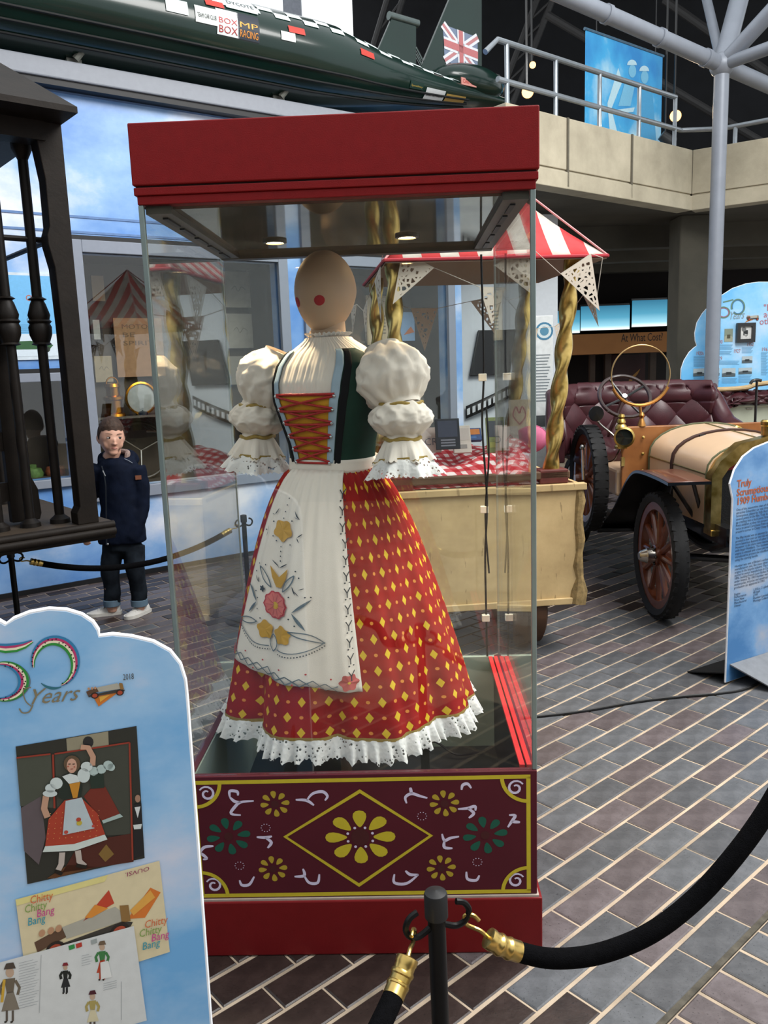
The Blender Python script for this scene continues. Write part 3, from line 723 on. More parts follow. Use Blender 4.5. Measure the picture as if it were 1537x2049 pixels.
q = MB(); q.grid(lambda u, v: skirt_p(2*PI*u, ZH+.004-.009*v, .0022), 220, 2, cu=True); q.build('gold_braid', m_gold, sk, smooth=180)
def hem_lace(u, v):
    phi = 2*PI*u; p = skirt_p(phi, ZH, .001); r = Vector((p.x, p.y, 0)).normalized()
    w_ = .013*v*math.sin(phi*62+math.sin(phi*9)*2)
    return p + r*(.018*v+w_) + Vector((0, 0, -.058*v+.005*v*abs(math.sin(phi*90))+.004*v*math.sin(phi*31)))
q = MB(); q.grid(hem_lace, 720, 6, cu=True); q.build('hem_lace', LACE, sk, smooth=180)
q = MB(); q.grid(lambda u, v: Vector((math.sin(2*PI*u)*.25+SKC[0], -math.cos(2*PI*u)*.25, lz(.60))) * 1.0 if v == 0 else Vector((SKC[0], 0, lz(.66))), 40, 1, cu=True); q.build('underskirt', P('underskirt_dark', '#2b1512', .8), sk)
# ---- apron
APZ0, APZ1 = 1.232, .700
def apron_half(t): return (.075+.120*t**.8)
def ap_p(s, t, off=.008):                       # s -1..1 across, t 0..1 down
    z = APZ0+(APZ1-APZ0)*t - .018*t*s
    tt = max(0, min(1, (ZW-z)/(ZW-ZH))); R = .101+.260*(tt**.60)
    phi = (.06 + s*apron_half(t)/R*1.05); p = skirt_p(phi, z, 0)
    # a stretched cloth bridges the folds: blend to the unfolded radius
    R0 = .112+.258*(tt**.60); ry = .090+.262*(tt**.60); p0_ = Vector((SKC[0]*tt+math.sin(phi)*R0, SKC[1]*tt-math.cos(phi)*ry, lz(z)))
    rr = Vector((math.sin(phi), -math.cos(phi), 0)); pleat = .006*math.sin(s*9+1)*t*(1-abs(s)*.4)+.010*max(0, s-.45)*math.sin((s-.45)*22)*t
    b = max((p-p0_).dot(rr), -.002); return p0_ + rr*(b+off+pleat)
q = MB(); q.grid(lambda u, v: ap_p(2*u-1, v), 44, 40); ap = q.build('apron', m_white, man, smooth=180)
sm = ap.modifiers.new('thick', 'SOLIDIFY'); sm.thickness = .0018; sm.offset = -1
q = MB(); q.grid(lambda u, v: torso(2*PI*u, 1.258-.036*v, .013-.002*math.cos(v*PI)), 64, 4, cu=True); wb = q.build('waistband', m_white, ap, smooth=180)
sm = wb.modifiers.new('thick', 'SOLIDIFY'); sm.thickness = .003
# sash bow at the back
for s in (-1, 1):
    q = MB(); b0 = torso(PI, 1.238, .016); q.tube(spline([b0, b0+Vector((s*.05, .02, .012)), b0+Vector((s*.10, .025, -.012)), b0+Vector((s*.05, .03, -.02)), b0], 5), .012, 8, ell=(1, .35)); q.build('sash_bow', m_white, wb)
    q = MB(); q.tube(spline([b0, b0+Vector((s*.03, .05, -.08)), b0+Vector((s*.05, .12, -.22))], 6), .016, 8, ell=(1, .2)); q.build('sash_tail', m_white, wb)
# embroidery, read off the photograph in crop pixels of [370,900,1000,1540] at 2.44x
def apx(x, y):
    xl_ = 470-(y-110)*.2209 if y < 1010 else 271; xr_ = 770+(y-100)*.062 if y < 1200 else 832
    xl_ = 510-(y-110)*.264; xr_ = 775+(y-100)*.0535
    s_ = (x-xl_)/(xr_-xl_)*2-1; yt = 100; yb = 1035+(x-271)*.19
    return s_, min(1, max(0, (y-yt)/(yb-yt)))
class Emb:
    def __init__(s): s.mb = MB(); s.mats = []
    def done(s, nm, stuff=False):
        o = s.mb.build(nm, s.mats, ap, smooth=0, recalc=False); s.mb = MB(); s.mats = []
        if stuff: o['kind'] = 'stuff'
    def m(s, c):
        mt = FLAT(c)
        if mt not in s.mats: s.mats.append(mt)
        return s.mats.index(mt)
    def poly(s, pts, c, ly=1):
        n = len(pts); cx = sum(p[0] for p in pts)/n; cy = sum(p[1] for p in pts)/n
        vs = [ap_p(*apx(*p), off=.0122+.0008*ly) for p in pts]+[ap_p(*apx(cx, cy), off=.0126+.0008*ly)]
        s.mb.add(vs, [(i, (i+1) % n, n) for i in range(n)], s.m(c))
    def blob(s, x, y, rx, ry, c, lobes=0, ly=1, amp=.16, rot=0):
        s.poly([(x+rx*(1+amp*math.cos(lobes*a))*math.cos(a+rot), y+ry*(1+amp*math.cos(lobes*a))*math.sin(a+rot)) for a in (2*PI*k/36 for k in range(36))] if lobes else [(x+rx*math.cos(a), y+ry*math.sin(a)) for a in (2*PI*k/10 for k in range(10))], c, ly)
    def line(s, pts, w_, c, ly=1):
        n = len(pts)
        for i in range(n-1):
            (x0, y0), (x1, y1) = pts[i], pts[i+1]; L = math.hypot(x1-x0, y1-y0) or 1; nx, ny = -(y1-y0)/L*w_/2, (x1-x0)/L*w_/2
            vs = [ap_p(*apx(*p), off=.0126+.0008*ly) for p in ((x0+nx, y0+ny), (x1+nx, y1+ny), (x1-nx, y1-ny), (x0-nx, y0-ny))]; s.mb.add(vs, [(0, 1, 2, 3)], s.m(c))
    def leaf(s, p0, p1, wd, c, ly=1, outline=False):
        (x0, y0), (x1, y1) = p0, p1; mx, my = (x0+x1)/2, (y0+y1)/2; L = math.hypot(x1-x0, y1-y0); nx, ny = -(y1-y0)/L*wd, (x1-x0)/L*wd
        A = bez(p0, (mx+nx, my+ny), p1, 7); B = bez(p1, (mx-nx, my-ny), p0, 7)
        if outline: s.line(A+B[1:], 5, c, ly)
        else: s.poly(A[:-1]+B[:-1], c, ly)
E_ = Emb(); GO, GY, DK, RD = '#c3932a', '#5c6a72', '#2c3238', '#b8383a'
E_.blob(550, 388, 42, 48, GO, 5, amp=.13, rot=.3); E_.done('embroidered_flower')
E_.blob(516, 737, 56, 62, '#b23239', 10, 1, .06); E_.blob(516, 737, 49, 55, '#cf6a62', 10, 2, .06)
for k in range(10): a = 2*PI*k/10; E_.line([(516, 737), (516+46*math.cos(a), 737+52*math.sin(a))], 2, '#b2504c', 3)
E_.blob(519, 738, 16, 17, '#c9a02f', 0, 4); E_.done('embroidered_flower')
for x in (462, 548): E_.blob(x, 858 if x < 500 else 868, 36, 40, GO, 5, amp=.13, rot=.9); E_.done('embroidered_flower')
E_.poly([(492, 558), (537, 608), (580, 562), (570, 610), (545, 655), (520, 655), (500, 610)], GO); E_.done('embroidered_tulip')
for a, b, wd in (((500, 530), (537, 565), 9), ((575, 540), (537, 565), 9), ((372, 662), (418, 738), 22), ((418, 738), (368, 798), 20), ((663, 700), (590, 762), 22), ((590, 762), (635, 845), 22),
                 ((523, 285), (505, 318), 8), ((505, 318), (490, 314), 5), ((600, 290), (625, 330), 10), ((625, 330), (600, 318), 4), ((468, 375), (475, 400), 7), ((475, 400), (465, 428), 7), ((638, 395), (615, 415), 8), ((615, 415), (622, 440), 6),
                 ((410, 618), (428, 645), 10), ((432, 622), (428, 650), 7), ((595, 640), (605, 680), 9), ((620, 685), (600, 660), 6), ((640, 648), (618, 655), 6)):
    E_.leaf(a, b, wd*.55, GY if wd > 15 else DK); E_.done('embroidered_leaf')
for a, b, wd in (((438, 570), (495, 660), 26), ((605, 590), (553, 672), 22), ((423, 828), (312, 838), 28), ((575, 848), (705, 900), 26), ((505, 870), (503, 948), 44)):
    E_.leaf(a, b, wd, GY, outline=True); E_.done('embroidered_leaf')
E_.line(bez((312, 838), (370, 945), (475, 930), 12), 4, GY); E_.line(bez((525, 935), (620, 970), (705, 895), 12), 4, GY); E_.done('stem_stitching', True)
for k in range(18):
    t = k/17; p = bez((318, 858), (375, 965), (480, 945), 17)[k]; E_.blob(*p, 3, 3, DK); p = bez((530, 955), (620, 985), (702, 912), 17)[k]; E_.blob(*p, 3, 3, DK)
for k in range(4): E_.blob(568-k*6, 235+k*32, 3, 3, DK); E_.blob(543, 465+k*22, 3.5, 3.5, DK)
for x, y in ((500, 352), (502, 420), (590, 340), (588, 450), (520, 440), (455, 398), (660, 690), (640, 690), (415, 690), (425, 720), (425, 770), (440, 810), (580, 790), (600, 820), (450, 672), (583, 690), (440, 580), (610, 570), (622, 600), (468, 560), (430, 560), (410, 600)):
    E_.blob(x, y, 3.5, 3.5, DK)
E_.blob(452, 672, 12, 13, DK, 5, amp=.25)
for k in range(12):                              # side border sprigs
    y = 180+k*77; x = 775+(k*.5)+ (10 if k > 2 else 2)
    E_.line([(x-8, y+8), (x+2, y+30), (x+2, y+52)], 4, DK); E_.line([(x+14, y+4), (x+2, y+30)], 4, DK); E_.blob(x-4, y+60, 3.5, 3.5, DK); E_.blob(x+12, y+58, 3, 3, DK)
za = [(278+k*46.5, 985+k*12.0+(28 if k % 2 else -6)) for k in range(11)]; zb2 = [(278+k*46.5, 985+k*12.0+(-6 if k % 2 else 28)) for k in range(11)]
E_.line(za, 4.5, GY); E_.line(zb2, 4.5, GY)
for k in range(9): E_.blob(350+k*46, 992+k*11+(40 if k % 2 else -14), 4, 4, RD)
E_.done('stitched_border', True)
E_.blob(783, 1085, 34, 36, '#b3504d', 6, amp=.14); E_.blob(783, 1085, 6, 6, '#c9a02f', 0, 2); E_.done('embroidered_flower'); E_.blob(276, 985, 8, 24, '#b3504d', 4, 1, .12)
E_.done('embroidered_flower')
# ================================================================ CLOUD-SHAPED INFORMATION BOARDS
def board_body(root, outline, mat, th=.010):
    q = MB(); q.prism(outline, 0, th); b = q.build('panel', mat, root, smooth=30)
    e = MB(); n = len(outline)
    e.tube([(x, th/2, z) for x, z in outline], .0052, 6, closed=True); e.build('white_edge', P('board_edge', '#e9edf2', .5), b)
    return b
SKB = m_sky('board_sky', 2.6, 5.3, '#6aa9dd', '#c5cfe4', '#93bfe6', .5, (1, 1, 1.6))
# ---- near board beside the case
LA = math.radians(16.5); l0 = AT(380, 1650, 1.2); lex = Vector((math.cos(LA), math.sin(LA), 0))
LS = Sheet((l0.x, l0.y, 0), lex)
lb = thing('information_board', 'cloud-topped sky-blue board with a costume film still and design sketches beside the display case', 'sign board', (l0.x, l0.y, 0), LA, 'cloud-shaped exhibition boards')
px = LS.xz
xr_ = px(372, 1500)[0]
out = [(xr_, .0)] + [px(*p) for p in ((372, 1400), (368, 1362), (358, 1330), (338, 1305), (305, 1287), (262, 1277), (225, 1273), (197, 1276), (193, 1262), (183, 1247), (162, 1233), (132, 1224), (98, 1222), (60, 1229), (30, 1241), (10, 1253))]
xl_ = out[-1][0]; zt_ = out[-1][1]
out += [(xl_-.03, zt_+.025), (xl_-.09, zt_+.045), (xl_-.16, zt_+.04), (xl_-.21, zt_+.005), (xl_-.23, zt_-.05), (xl_-.23, 0)]
pan = board_body(lb, out, SKB)
q = MB(); q.bb(xl_-.2, xr_-.03, -.10, .22, 0, .006); q.build('base_plate', P('base_steel', '#63676c', .4, .7), lb, smooth=0)
for x in (xl_-.1, xr_-.06):
    q = MB(); q.add([(x-.004, .011, .006), (x-.004, .20, .006), (x-.004, .011, .30), (x+.004, .011, .006), (x+.004, .20, .006), (x+.004, .011, .30)], [(0, 1, 2), (5, 4, 3), (0, 3, 4, 1), (1, 4, 5, 2), (2, 5, 3, 0)]); q.build('strut', P('base_steel', '#63676c'), lb, smooth=0)
# "50" ribbon figures
a = Print(-.0006)
def zc(x, y): return px(x/5.3, 1250+y/5.3)
def ribbon(pts, wid, colrs, pr_, ly=1):
    n = len(pts); V_ = [Vector(p) for p in pts]
    for ci, c_ in enumerate(colrs):
        m = len(colrs); L = []
        for i in range(n):
            t = (V_[min(i+1, n-1)]-V_[max(i-1, 0)]).normalized(); nn = Vector((-t.y, t.x)); ww = wid*(.15+.85*math.sin(PI*min(1, (i+.6)/n)))
            L.append(V_[i]+nn*ww*((ci+.5)/m-.5))
        pr_.line([(v.x, v.y) for v in L], [wid/m*(.2+.8*math.sin(PI*min(1, (i+.6)/n)))*1.05 for i in range(n)], c_, ly)
RB = ['#2b8a3a', '#e8e1c6', '#b5376a', '#2d7ba8']
ell = lambda cx, cy, rx, ry, a0, a1, n=40: [zc(cx+rx*math.cos(math.radians(a0+(a1-a0)*k/n)), cy+ry*math.sin(math.radians(a0+(a1-a0)*k/n))) for k in range(n+1)]
ribbon(ell(575, 410, 225, 245, 170, 430), .0155, RB, a)
ribbon(ell(575, 410, 225, 262, 430, 540)[:22], .004, ['#2d6b7a'], a)
ribbon(ell(20, 600, 232, 190, -110, 110), .0145, RB[::-1], a)
ribbon([zc(-190, 225), zc(-60, 235), zc(60, 250), zc(170, 240), zc(260, 215), zc(345, 172)], .014, RB, a)
ribbon(ell(20, 600, 300, 215, -70, 90), .0012, ['#5f6b74'], a)
rr_ = random.Random(5)
for cx, cy, rx, ry, a0, a1 in ((575, 410, 225, 245, 175, 425), (20, 600, 232, 190, -80, 100)):
    for k in range(26):
        an = math.radians(a0+(a1-a0)*k/25); o_ = rr_.uniform(-22, 22); a.disc(zc(cx+(rx+o_)*math.cos(an), cy+(ry+o_)*math.sin(an)), .0011, '#16181b', 3, 8)
ang = math.atan2(zc(800, 800)[1]-zc(300, 850)[1], zc(800, 800)[0]-zc(300, 850)[0])
p = zc(270, 850); a.text('Years', p, .034, '#7d745c', 2, ang, .55, width=abs(zc(800, 800)[0]-p[0]))
a.line([(v.x, v.y) for v in spline([zc(*k) for k in ((330, 660), (250, 690), (270, 800), (330, 860))], 6)], .0016, '#7d745c', 2)
a.line([(v.x, v.y) for v in spline([zc(*k) for k in ((350, 850), (310, 920), (240, 930), (205, 885))], 6)], .002, '#7d745c', 2)
p = zc(1305, 585); a.text('2018', p, .0135, '#4c4a44', 2, ang, 0, width=zc(1418, 570)[0]-p[0])
def little_car(pr_, f, flip=1):
    """plain veteran tourer: bonnet, tub, two wheels; f maps a 0..100 x 0..60 box to the sheet"""
    P2 = lambda *L: [f(*k) for k in L]
    pr_.poly(P2((5, 30), (30, 22), (34, 34), (8, 42)), '#5c4434', 3); pr_.poly(P2((30, 22), (78, 16), (86, 26), (84, 34), (34, 36)), '#a9a79b', 3)
    pr_.poly(P2((8, 42), (84, 34), (94, 38), (92, 42), (10, 47)), '#3a3733', 4); pr_.poly(P2((82, 16), (90, 18), (92, 36), (84, 36)), '#8b6a3c', 4)
    for cx in (24, 82):
        pr_.poly([f(cx+9*math.cos(t), 44+9*math.sin(t)) for t in (2*PI*k/16 for k in range(16))], '#2a2320', 5); pr_.poly([f(cx+6*math.cos(t), 44+6*math.sin(t)) for t in (2*PI*k/16 for k in range(16))], '#a4452f', 6)
    for cx in (12, 20, 27): pr_.poly([f(cx+3*math.cos(t), 22+4*math.sin(t)) for t in (2*PI*k/10 for k in range(10))], '#b48a6a', 5)
f1 = lambda u, v: zc(890+u*4.6+(v-30)*.4, 600+v*3.6-u*.55)
a.poly([f1(20, 48), f1(78, 44), f1(30, 78)], '#c8752e', 1); a.poly([f1(34, 50), f1(60, 47), f1(34, 66)], '#d9a546', 2)
little_car(a, f1); a.build('anniversary_emblem', pan)
# film still (a generic dancer in a red skirt before a mirror)
s_ = Print(-.0008); ph = lambda x, y: px(x/5.123, 1440+y/5.123)
Q = lambda *L: [ph(*k) for k in L]
s_.poly(Q((162, 272), (1400, 62), (1483, 1415), (282, 1682)), '#2a2c28', 1)
s_.poly(Q((170, 390), (520, 345), (560, 900), (210, 880)), '#454a41', 2); s_.poly(Q((680, 190), (1110, 115), (1115, 265), (690, 320)), '#8d8873', 2); s_.poly(Q((560, 350), (1325, 235), (1345, 1170), (600, 1200)), '#3c4039', 2)
s_.poly([ph(905+55*math.cos(t), 225+60*math.sin(t)) for t in (2*PI*k/14 for k in range(14))], '#26282a', 3)
for pts in (((170, 385), (520, 345)), ((545, 350), (560, 900)), ((560, 345), (1330, 228)), ((1328, 228), (1360, 1430))): s_.line(Q(*pts), .0026, '#8c3527', 4)
s_.poly(Q((215, 900), (420, 780), (470, 1200), (400, 1480), (250, 1340)), '#5a5156', 3); s_.poly(Q((820, 1250), (1350, 1160), (1370, 1450), (640, 1560)), '#4a2019', 3); s_.poly(Q((480, 1620), (700, 1480), (1000, 1500), (560, 1620)), '#5d3a20', 3)
s_.poly(Q((1090, 1270), (1170, 1370), (1080, 1450), (1010, 1370)), '#7b6030', 4)
s_.poly(Q((1370, 860), (1450, 850), (1475, 1380), (1370, 1420)), '#1b1c20', 4); s_.poly([ph(1412+28*math.cos(t), 800+40*math.sin(t)) for t in (2*PI*k/12 for k in range(12))], '#9c7a66', 5); s_.poly(Q((1380, 890), (1440, 880), (1412, 1000)), '#c9cfd0', 5); s_.poly(Q((1365, 1070), (1455, 1060), (1445, 1110), (1375, 1115)), '#c9d2d2', 5)
s_.poly(Q((930, 700), (1080, 680), (1230, 960), (1050, 1040), (860, 780)), '#6e2a20', 4); s_.poly(Q((1230, 955), (1262, 985), (1060, 1055), (1045, 1025)), '#9fb3b0', 5); s_.poly(Q((910, 560), (1060, 540), (1070, 690), (940, 700)), '#1f3029', 5)
for cx, cy, r in ((960, 520, 50), (1040, 500, 50), (1110, 460, 52), (1140, 480, 40)): s_.poly([ph(cx+r*math.cos(t), cy+r*.95*math.sin(t)) for t in (2*PI*k/12 for k in range(12))], '#a9bdbb', 5)
s_.poly(Q((665, 815), (830, 785), (1000, 950), (1080, 1170), (760, 1270), (465, 1290), (500, 1010)), '#a13a28', 6); s_.poly(Q((465, 1285), (760, 1262), (1075, 1165), (1102, 1215), (770, 1330), (440, 1345)), '#c3cfcb', 7)
for ix in range(9):
    for iy in range(6): s_.disc(ph(520+ix*62+iy*-6, 950+iy*52-ix*4), .0006, '#d8b06a', 7, 6)
s_.poly(Q((675, 820), (840, 785), (970, 1100), (645, 1170)), '#aebdc4', 8); s_.disc(ph(808, 1010), .0035, '#a8402f', 9); s_.disc(ph(680, 1138), .003, '#b0443a', 9); s_.disc(ph(960, 1075), .0025, '#b0443a', 9); s_.disc(ph(815, 1045), .004, '#b8a640', 9)
s_.poly(Q((640, 580), (800, 560), (845, 690), (830, 785), (665, 812), (590, 780)), '#1d2a25', 7); s_.poly(Q((640, 570), (720, 540), (790, 560), (820, 625), (710, 645)), '#c9d3d3', 8); s_.poly(Q((712, 645), (825, 625), (795, 785), (750, 790)), '#bd832c', 9)
for cx, cy, rx, ry in ((580, 640, 65, 60), (520, 690, 55, 45), (515, 745, 75, 35), (860, 560, 65, 75), (890, 470, 60, 50)): s_.poly([ph(cx+rx*math.cos(t), cy+ry*math.sin(t)) for t in (2*PI*k/14 for k in range(14))], '#c0cdcd', 8)
s_.line(Q((475, 770), (455, 900), (490, 990)), .009, '#b8917a', 7); s_.line(Q((950, 460), (955, 370), (905, 275), (830, 270)), .008, '#b8917a', 8)
s_.poly([ph(740+85*math.cos(t), 440+85*math.sin(t)) for t in (2*PI*k/16 for k in range(16))], '#5d4a38', 8); s_.poly([ph(738+52*math.cos(t), 460+75*math.sin(t)) for t in (2*PI*k/16 for k in range(16))], '#c39a86', 9)
s_.disc(ph(700, 465), .0012, '#a8503f', 10, 8); s_.disc(ph(765, 470), .0012, '#a8503f', 10, 8); s_.line(Q((725, 492), (752, 490)), .0012, '#8e3630', 10)
for x in (715, 758): s_.line(Q((x-12, 442), (x+12, 440)), .0012, '#2d211c', 10)
for pts in (((640, 1350), (630, 1470), (600, 1530)), ((800, 1330), (815, 1440), (870, 1490))): s_.line(Q(*pts), .0085, '#b3a9a2', 6)
for pts in (((570, 1540), (640, 1570)), ((785, 1480), (890, 1500))): s_.line(Q(*pts), .006, '#17130f', 7)
s_.build('film_still', pan)
# record sleeve
s_ = Print(-.0008); rc = lambda x, y: px(x/4.154, 1700+y/4.154); Q = lambda *L: [rc(*k) for k in L]
s_.poly(Q((130, 410), (1325, 88), (1412, 845), (1160, 925), (205, 960)), '#d5c9a5', 2); s_.poly(Q((130, 410), (900, 205), (870, 260), (140, 460)), '#d9d08a', 3)
s_.poly(Q((690, 590), (905, 330), (950, 440)), '#b9422c', 3); s_.poly(Q((705, 560), (790, 450), (900, 480), (760, 560)), '#d58a36', 4); s_.poly(Q((1060, 570), (1250, 310), (1335, 350), (1205, 560)), '#cf7430', 3); s_.poly(Q((1080, 500), (1250, 330), (1290, 390), (1110, 540)), '#d9a14a', 4)
f2 = lambda u, v: rc(240+u*9.2, 480+v*7.6-u*2.6+70); little_car(s_, f2)
ang = math.atan2(rc(1325, 88)[1]-rc(130, 410)[1], rc(1325, 88)[0]-rc(130, 410)[0])
for ox, oy in ((0, 0), (950, 202)):
    for t, x, y, c_, w_ in (('Chitty', 250, 445, '#cc6a3f', 195), ('Chitty', 205, 520, '#7b9a4c', 190), ('Bang', 305, 555, '#c2478c', 155), ('Bang', 230, 625, '#2d93a8', 155)):
        k = rc(x+ox, y+oy); s_.text(t, k, .0185, c_, 6, ang*.55, .25, width=abs(rc(x+ox+w_, y+oy)[0]-k[0]))
k = rc(1245, 130); s_.text('OUVSI.', k, .010, '#8c2a5a', 6, ang+PI, .2, width=.036)
s_.build('record_sleeve', pan)
# costume sketch sheet (plain generic figure studies)
s_ = Print(-.0008); Q = lambda *L: [rc(*k) for k in L]
s_.poly(Q((-60, 940), (1112, 622), (1220, 1405), (1000, 1470), (-60, 1700)), '#cfd3d3', 8)
def study(x, y, h, coat, skirt, hat, leg='#5a5148'):
    o = lambda a_, b_: rc(x+a_*h, y+b_*h)
    s_.poly([o(-.09, .28), o(.09, .26), o(.06, .5), o(-.05, .52)], coat, 9); s_.poly([o(-.05, .5), o(.06, .48), o(.16, .78), o(-.14, .82)], skirt, 9)
    s_.poly([o(.07*math.cos(t), .17+.085*math.sin(t)) for t in (2*PI*k/14 for k in range(14))], '#b9a08a', 9); s_.poly([o(-.10, .12), o(-.06, .02), o(.06, .0), o(.10, .10)], hat, 10)
    for s in (-1, 1): s_.line([o(s*.09, .3), o(s*.16, .42), o(s*.13, .54)], .004, coat, 9); s_.line([o(s*.05, .8), o(s*.05, .98)], .003, leg, 9); s_.line([o(s*.05, .98), o(s*.05-.04, 1.0)], .003, '#2a2622', 9)
study(85, 920, 500, '#6b6152', '#7d7568', '#4a4038'); study(545, 920, 260, '#1f2422', '#23262a', '#7c2430', '#23262a'); study(850, 740, 330, '#3d7a45', '#b5472e', '#6b5a48', '#b5472e'); study(770, 1150, 330, '#a99a5c', '#cfc7a6', '#4a1f2a')
s_.poly(Q((835, 920), (900, 905), (930, 1040), (840, 1060)), '#d9dcda', 11)
s_.line(Q((40, 1060), (20, 1250)), .004, '#c9a23c', 11)
for c_, x in (('#2f8a48', 570), ('#b53b30', 630), ('#9aa3a3', 755)): s_.poly(Q((x, 785-(x-570)*.25), (x+50, 770-(x-570)*.25), (x+55, 805-(x-570)*.25), (x+8, 822-(x-570)*.25)), c_, 9)
for x, y, w_ in [(160, 930+i*22, 120+(i*37) % 50) for i in range(18)]+[(680, 870+i*20, 60+(i*23) % 40) for i in range(5)]+[(860, 1100+i*18, 110) for i in range(4)]: s_.line(Q((x, y), (x+w_, y-w_*.25)), .0007, '#9aa0a4', 9)
s_.line(Q((345, 860), (330, 1340)), .0008, '#a8adb0', 9); s_.line(Q((1010, 1080), (1010, 1400)), .0008, '#a8adb0', 9)
s_.build('costume_sketches', pan)
# ---- board in front of the veteran car
RA = math.radians(30); r0 = G(1453, 1370); rex = Vector((math.cos(RA), math.sin(RA), 0)); RS = Sheet(r0, rex)
rb = thing('information_board', 'tall arched sky-blue board with orange title and text standing before the veteran car', 'sign board', r0, RA, None)
rx = RS.xz; zE = rx(1458, 1000)[1]; zT = rx(1537, 886)[1]; W_ = .62
out = [(0, .012), (0, zE)] + [rx(*p) for p in ((1462, 968), (1471, 940), (1488, 914), (1510, 897), (1537, 886))]
R2 = [(W_-x, z) for x, z in out[::-1]]; out = out + [((out[-1][0]+R2[0][0])/2, out[-1][1]+.012)] + R2
SK2 = m_sky('board_sky_grey', 2.4, 2.2, '#3f76ac', '#a9aeb8', '#6a97c4', .5, (1, 1, 1.4))
pan = board_body(rb, out, SK2)
q = MB(); q.add([(.02, -.002, .09), (W_-.02, -.002, .09), (W_-.02, -.22, .0), (.10, -.22, .0), (.02, -.002, .096), (W_-.02, -.002, .096), (W_-.02, -.226, .004), (.10, -.226, .004)], [(0, 1, 2, 3), (7, 6, 5, 4), (0, 4, 5, 1), (1, 5, 6, 2), (2, 6, 7, 3), (3, 7, 4, 0)]); q.build('front_foot', P('foot_grey', '#74777b', .45, .3), rb, smooth=0)
q = MB(); q.add([(.0, .012, .05), (W_, .012, .05), (W_, .20, .0), (-.02, .20, .0), (0, .012, .055), (W_, .012, .055), (W_, .205, .005), (-.02, .205, .005)], [(0, 1, 2, 3), (7, 6, 5, 4), (0, 4, 5, 1), (1, 5, 6, 2), (2, 6, 7, 3), (3, 7, 4, 0)]); q.build('rear_foot', P('foot_black', '#121214', .5), rb, smooth=0)
a = Print(-.0006); zr = lambda x, y: rx(1440+x/5.69, 880+y/5.69)
for t, x, y in (('Truly', 196, 542), ('Scrumptious', 192, 642), ('1909 Humber', 190, 742)): a.text(t, zr(x, y), .046, '#a5542c', 2, 0, 0, wt=.0012)
para = [['One of the automotive stars of the film, this', 'attractive Edwardian car was driven by Truly', 'Scrumptious, played by Sally Ann Howes, at', 'several points in the film. Truly Scrumptious ends', 'up crashing into a duck pond, firstly to avoid the', 'Potts children as they run across the road, then', 'twice to avoid Caractacus Potts as he speeds', 'around a corner in Chitty Chitty Bang Bang.'],
        ['The 8hp model was an attempt by Humber to', 'produce a low cost car and did without some of the', 'more luxurious features of other Edwardian cars.', 'However, it did share many mechanical features', 'with larger Humbers. The clockwise rotation of the', 'engine is unusual and a knee pad was', "introduced to protect the chauffeur's knee when", 'using the starting handle.'],
        ['Humber was one of Britain\'s earliest motor', 'manufacturers and, like many others, had its', 'origins in the bicycle industry. The company', 'started in motor manufacture in Coventry in', '1896, building French Leon Bollee three wheelers', 'under licence. By 1903 Humber were making', 'motorcycles, tricycles and quadricycles. The first', 'production car appeared in 1901.']]
for (x, y, y1), L in zip(((190, 812, 1065), (182, 1135, 1385), (172, 1455, 1700)), para):
    for k, t in enumerate(L): a.text(t, zr(x-k*1.2, y+(y1-y)*k/7), .0165, '#23344a', 2)
for k, (t, t2) in enumerate((('Engine', '1,525cc, 2 cylinders'), ('Performance', '40 mph'), ('Price New', '£199'), ('Manufacturer', 'Humber Limited, Coventry'), ('Owner', 'Montagu Collection'))):
    y = 1765+k*33; p = zr(165, y+10); a.text(t, p, .0165, '#23344a', 2); a.text(t2, (p[0]+.135, p[1]), .0165, '#23344a', 2)
k = zr(160, 2800); a.line([zr(160, 2755), (zr(160, 2755)[0]+.45, zr(160, 2755)[1])], .0016, '#3d5a78', 2)
a.build('printed_text', pan)
# cable lying on the floor by the board
q = MB(); pts = [(v.x, v.y, .006) for v in spline([G(*p) for p in ((1000, 1442), (1080, 1436), (1170, 1425), (1280, 1406), (1370, 1396), (1440, 1390), (1500, 1378), (1560, 1340))], 8)]
q.tube(pts, .0065, 7); tag(q.build('floor_cable', P('cable_black', '#0e0e0f')), 'black cable lying across the brick floor towards the arched board', 'cable')
# ================================================================ ROPE BARRIER
m_post = P('post_black', '#0a0a0b', .4, spec=.2, var=.3, scale=40)
m_rope = P('rope_black', '#08080a', .95, spec=.06, var=.3, scale=120, bump=.9, bscale=500)
def stanchion(loc, h, label, angs, r=.0147):
    t = thing('rope_stanchion', label, 'barrier post', loc, 0, 'low rope barrier posts')
    q = MB(); q.lathe([(.15, 0), (.15, .008), (.14, .014), (.03, .02), (.022, .03)], 32); q.build('base', m_post, t)
    q = MB(); q.lathe([(r, .014), (r, h-.02)], 20); q.build('post', m_post, t)
    q = MB(); q.lathe([(r+.0045, h-.045), (r+.0045, h-.006), (r+.003, h-.002), (r-.003, h), (.0, h+.002)], 24, caps=False); q.build('cap', P('cap_rubber', '#1b1c1e', .5), t)
    ends = []
    for a in angs:
        d_ = Vector((math.cos(a), math.sin(a), 0)); z = h-.062
        pts = [d_*(r-.002)+Vector((0, 0, z)), d_*(r+.018)+Vector((0, 0, z-.008)), d_*(r+.034)+Vector((0, 0, z-.003)), d_*(r+.042)+Vector((0, 0, z+.014)), d_*(r+.034)+Vector((0, 0, z+.030)), d_*(r+.020)+Vector((0, 0, z+.036))]
        q = MB(); q.tube(spline(pts, 5), .0052, 8); q.build('hook', m_post, t); ends.append(Vector(loc)+d_*(r+.036)+Vector((0, 0, z-.004)))
    return t, ends
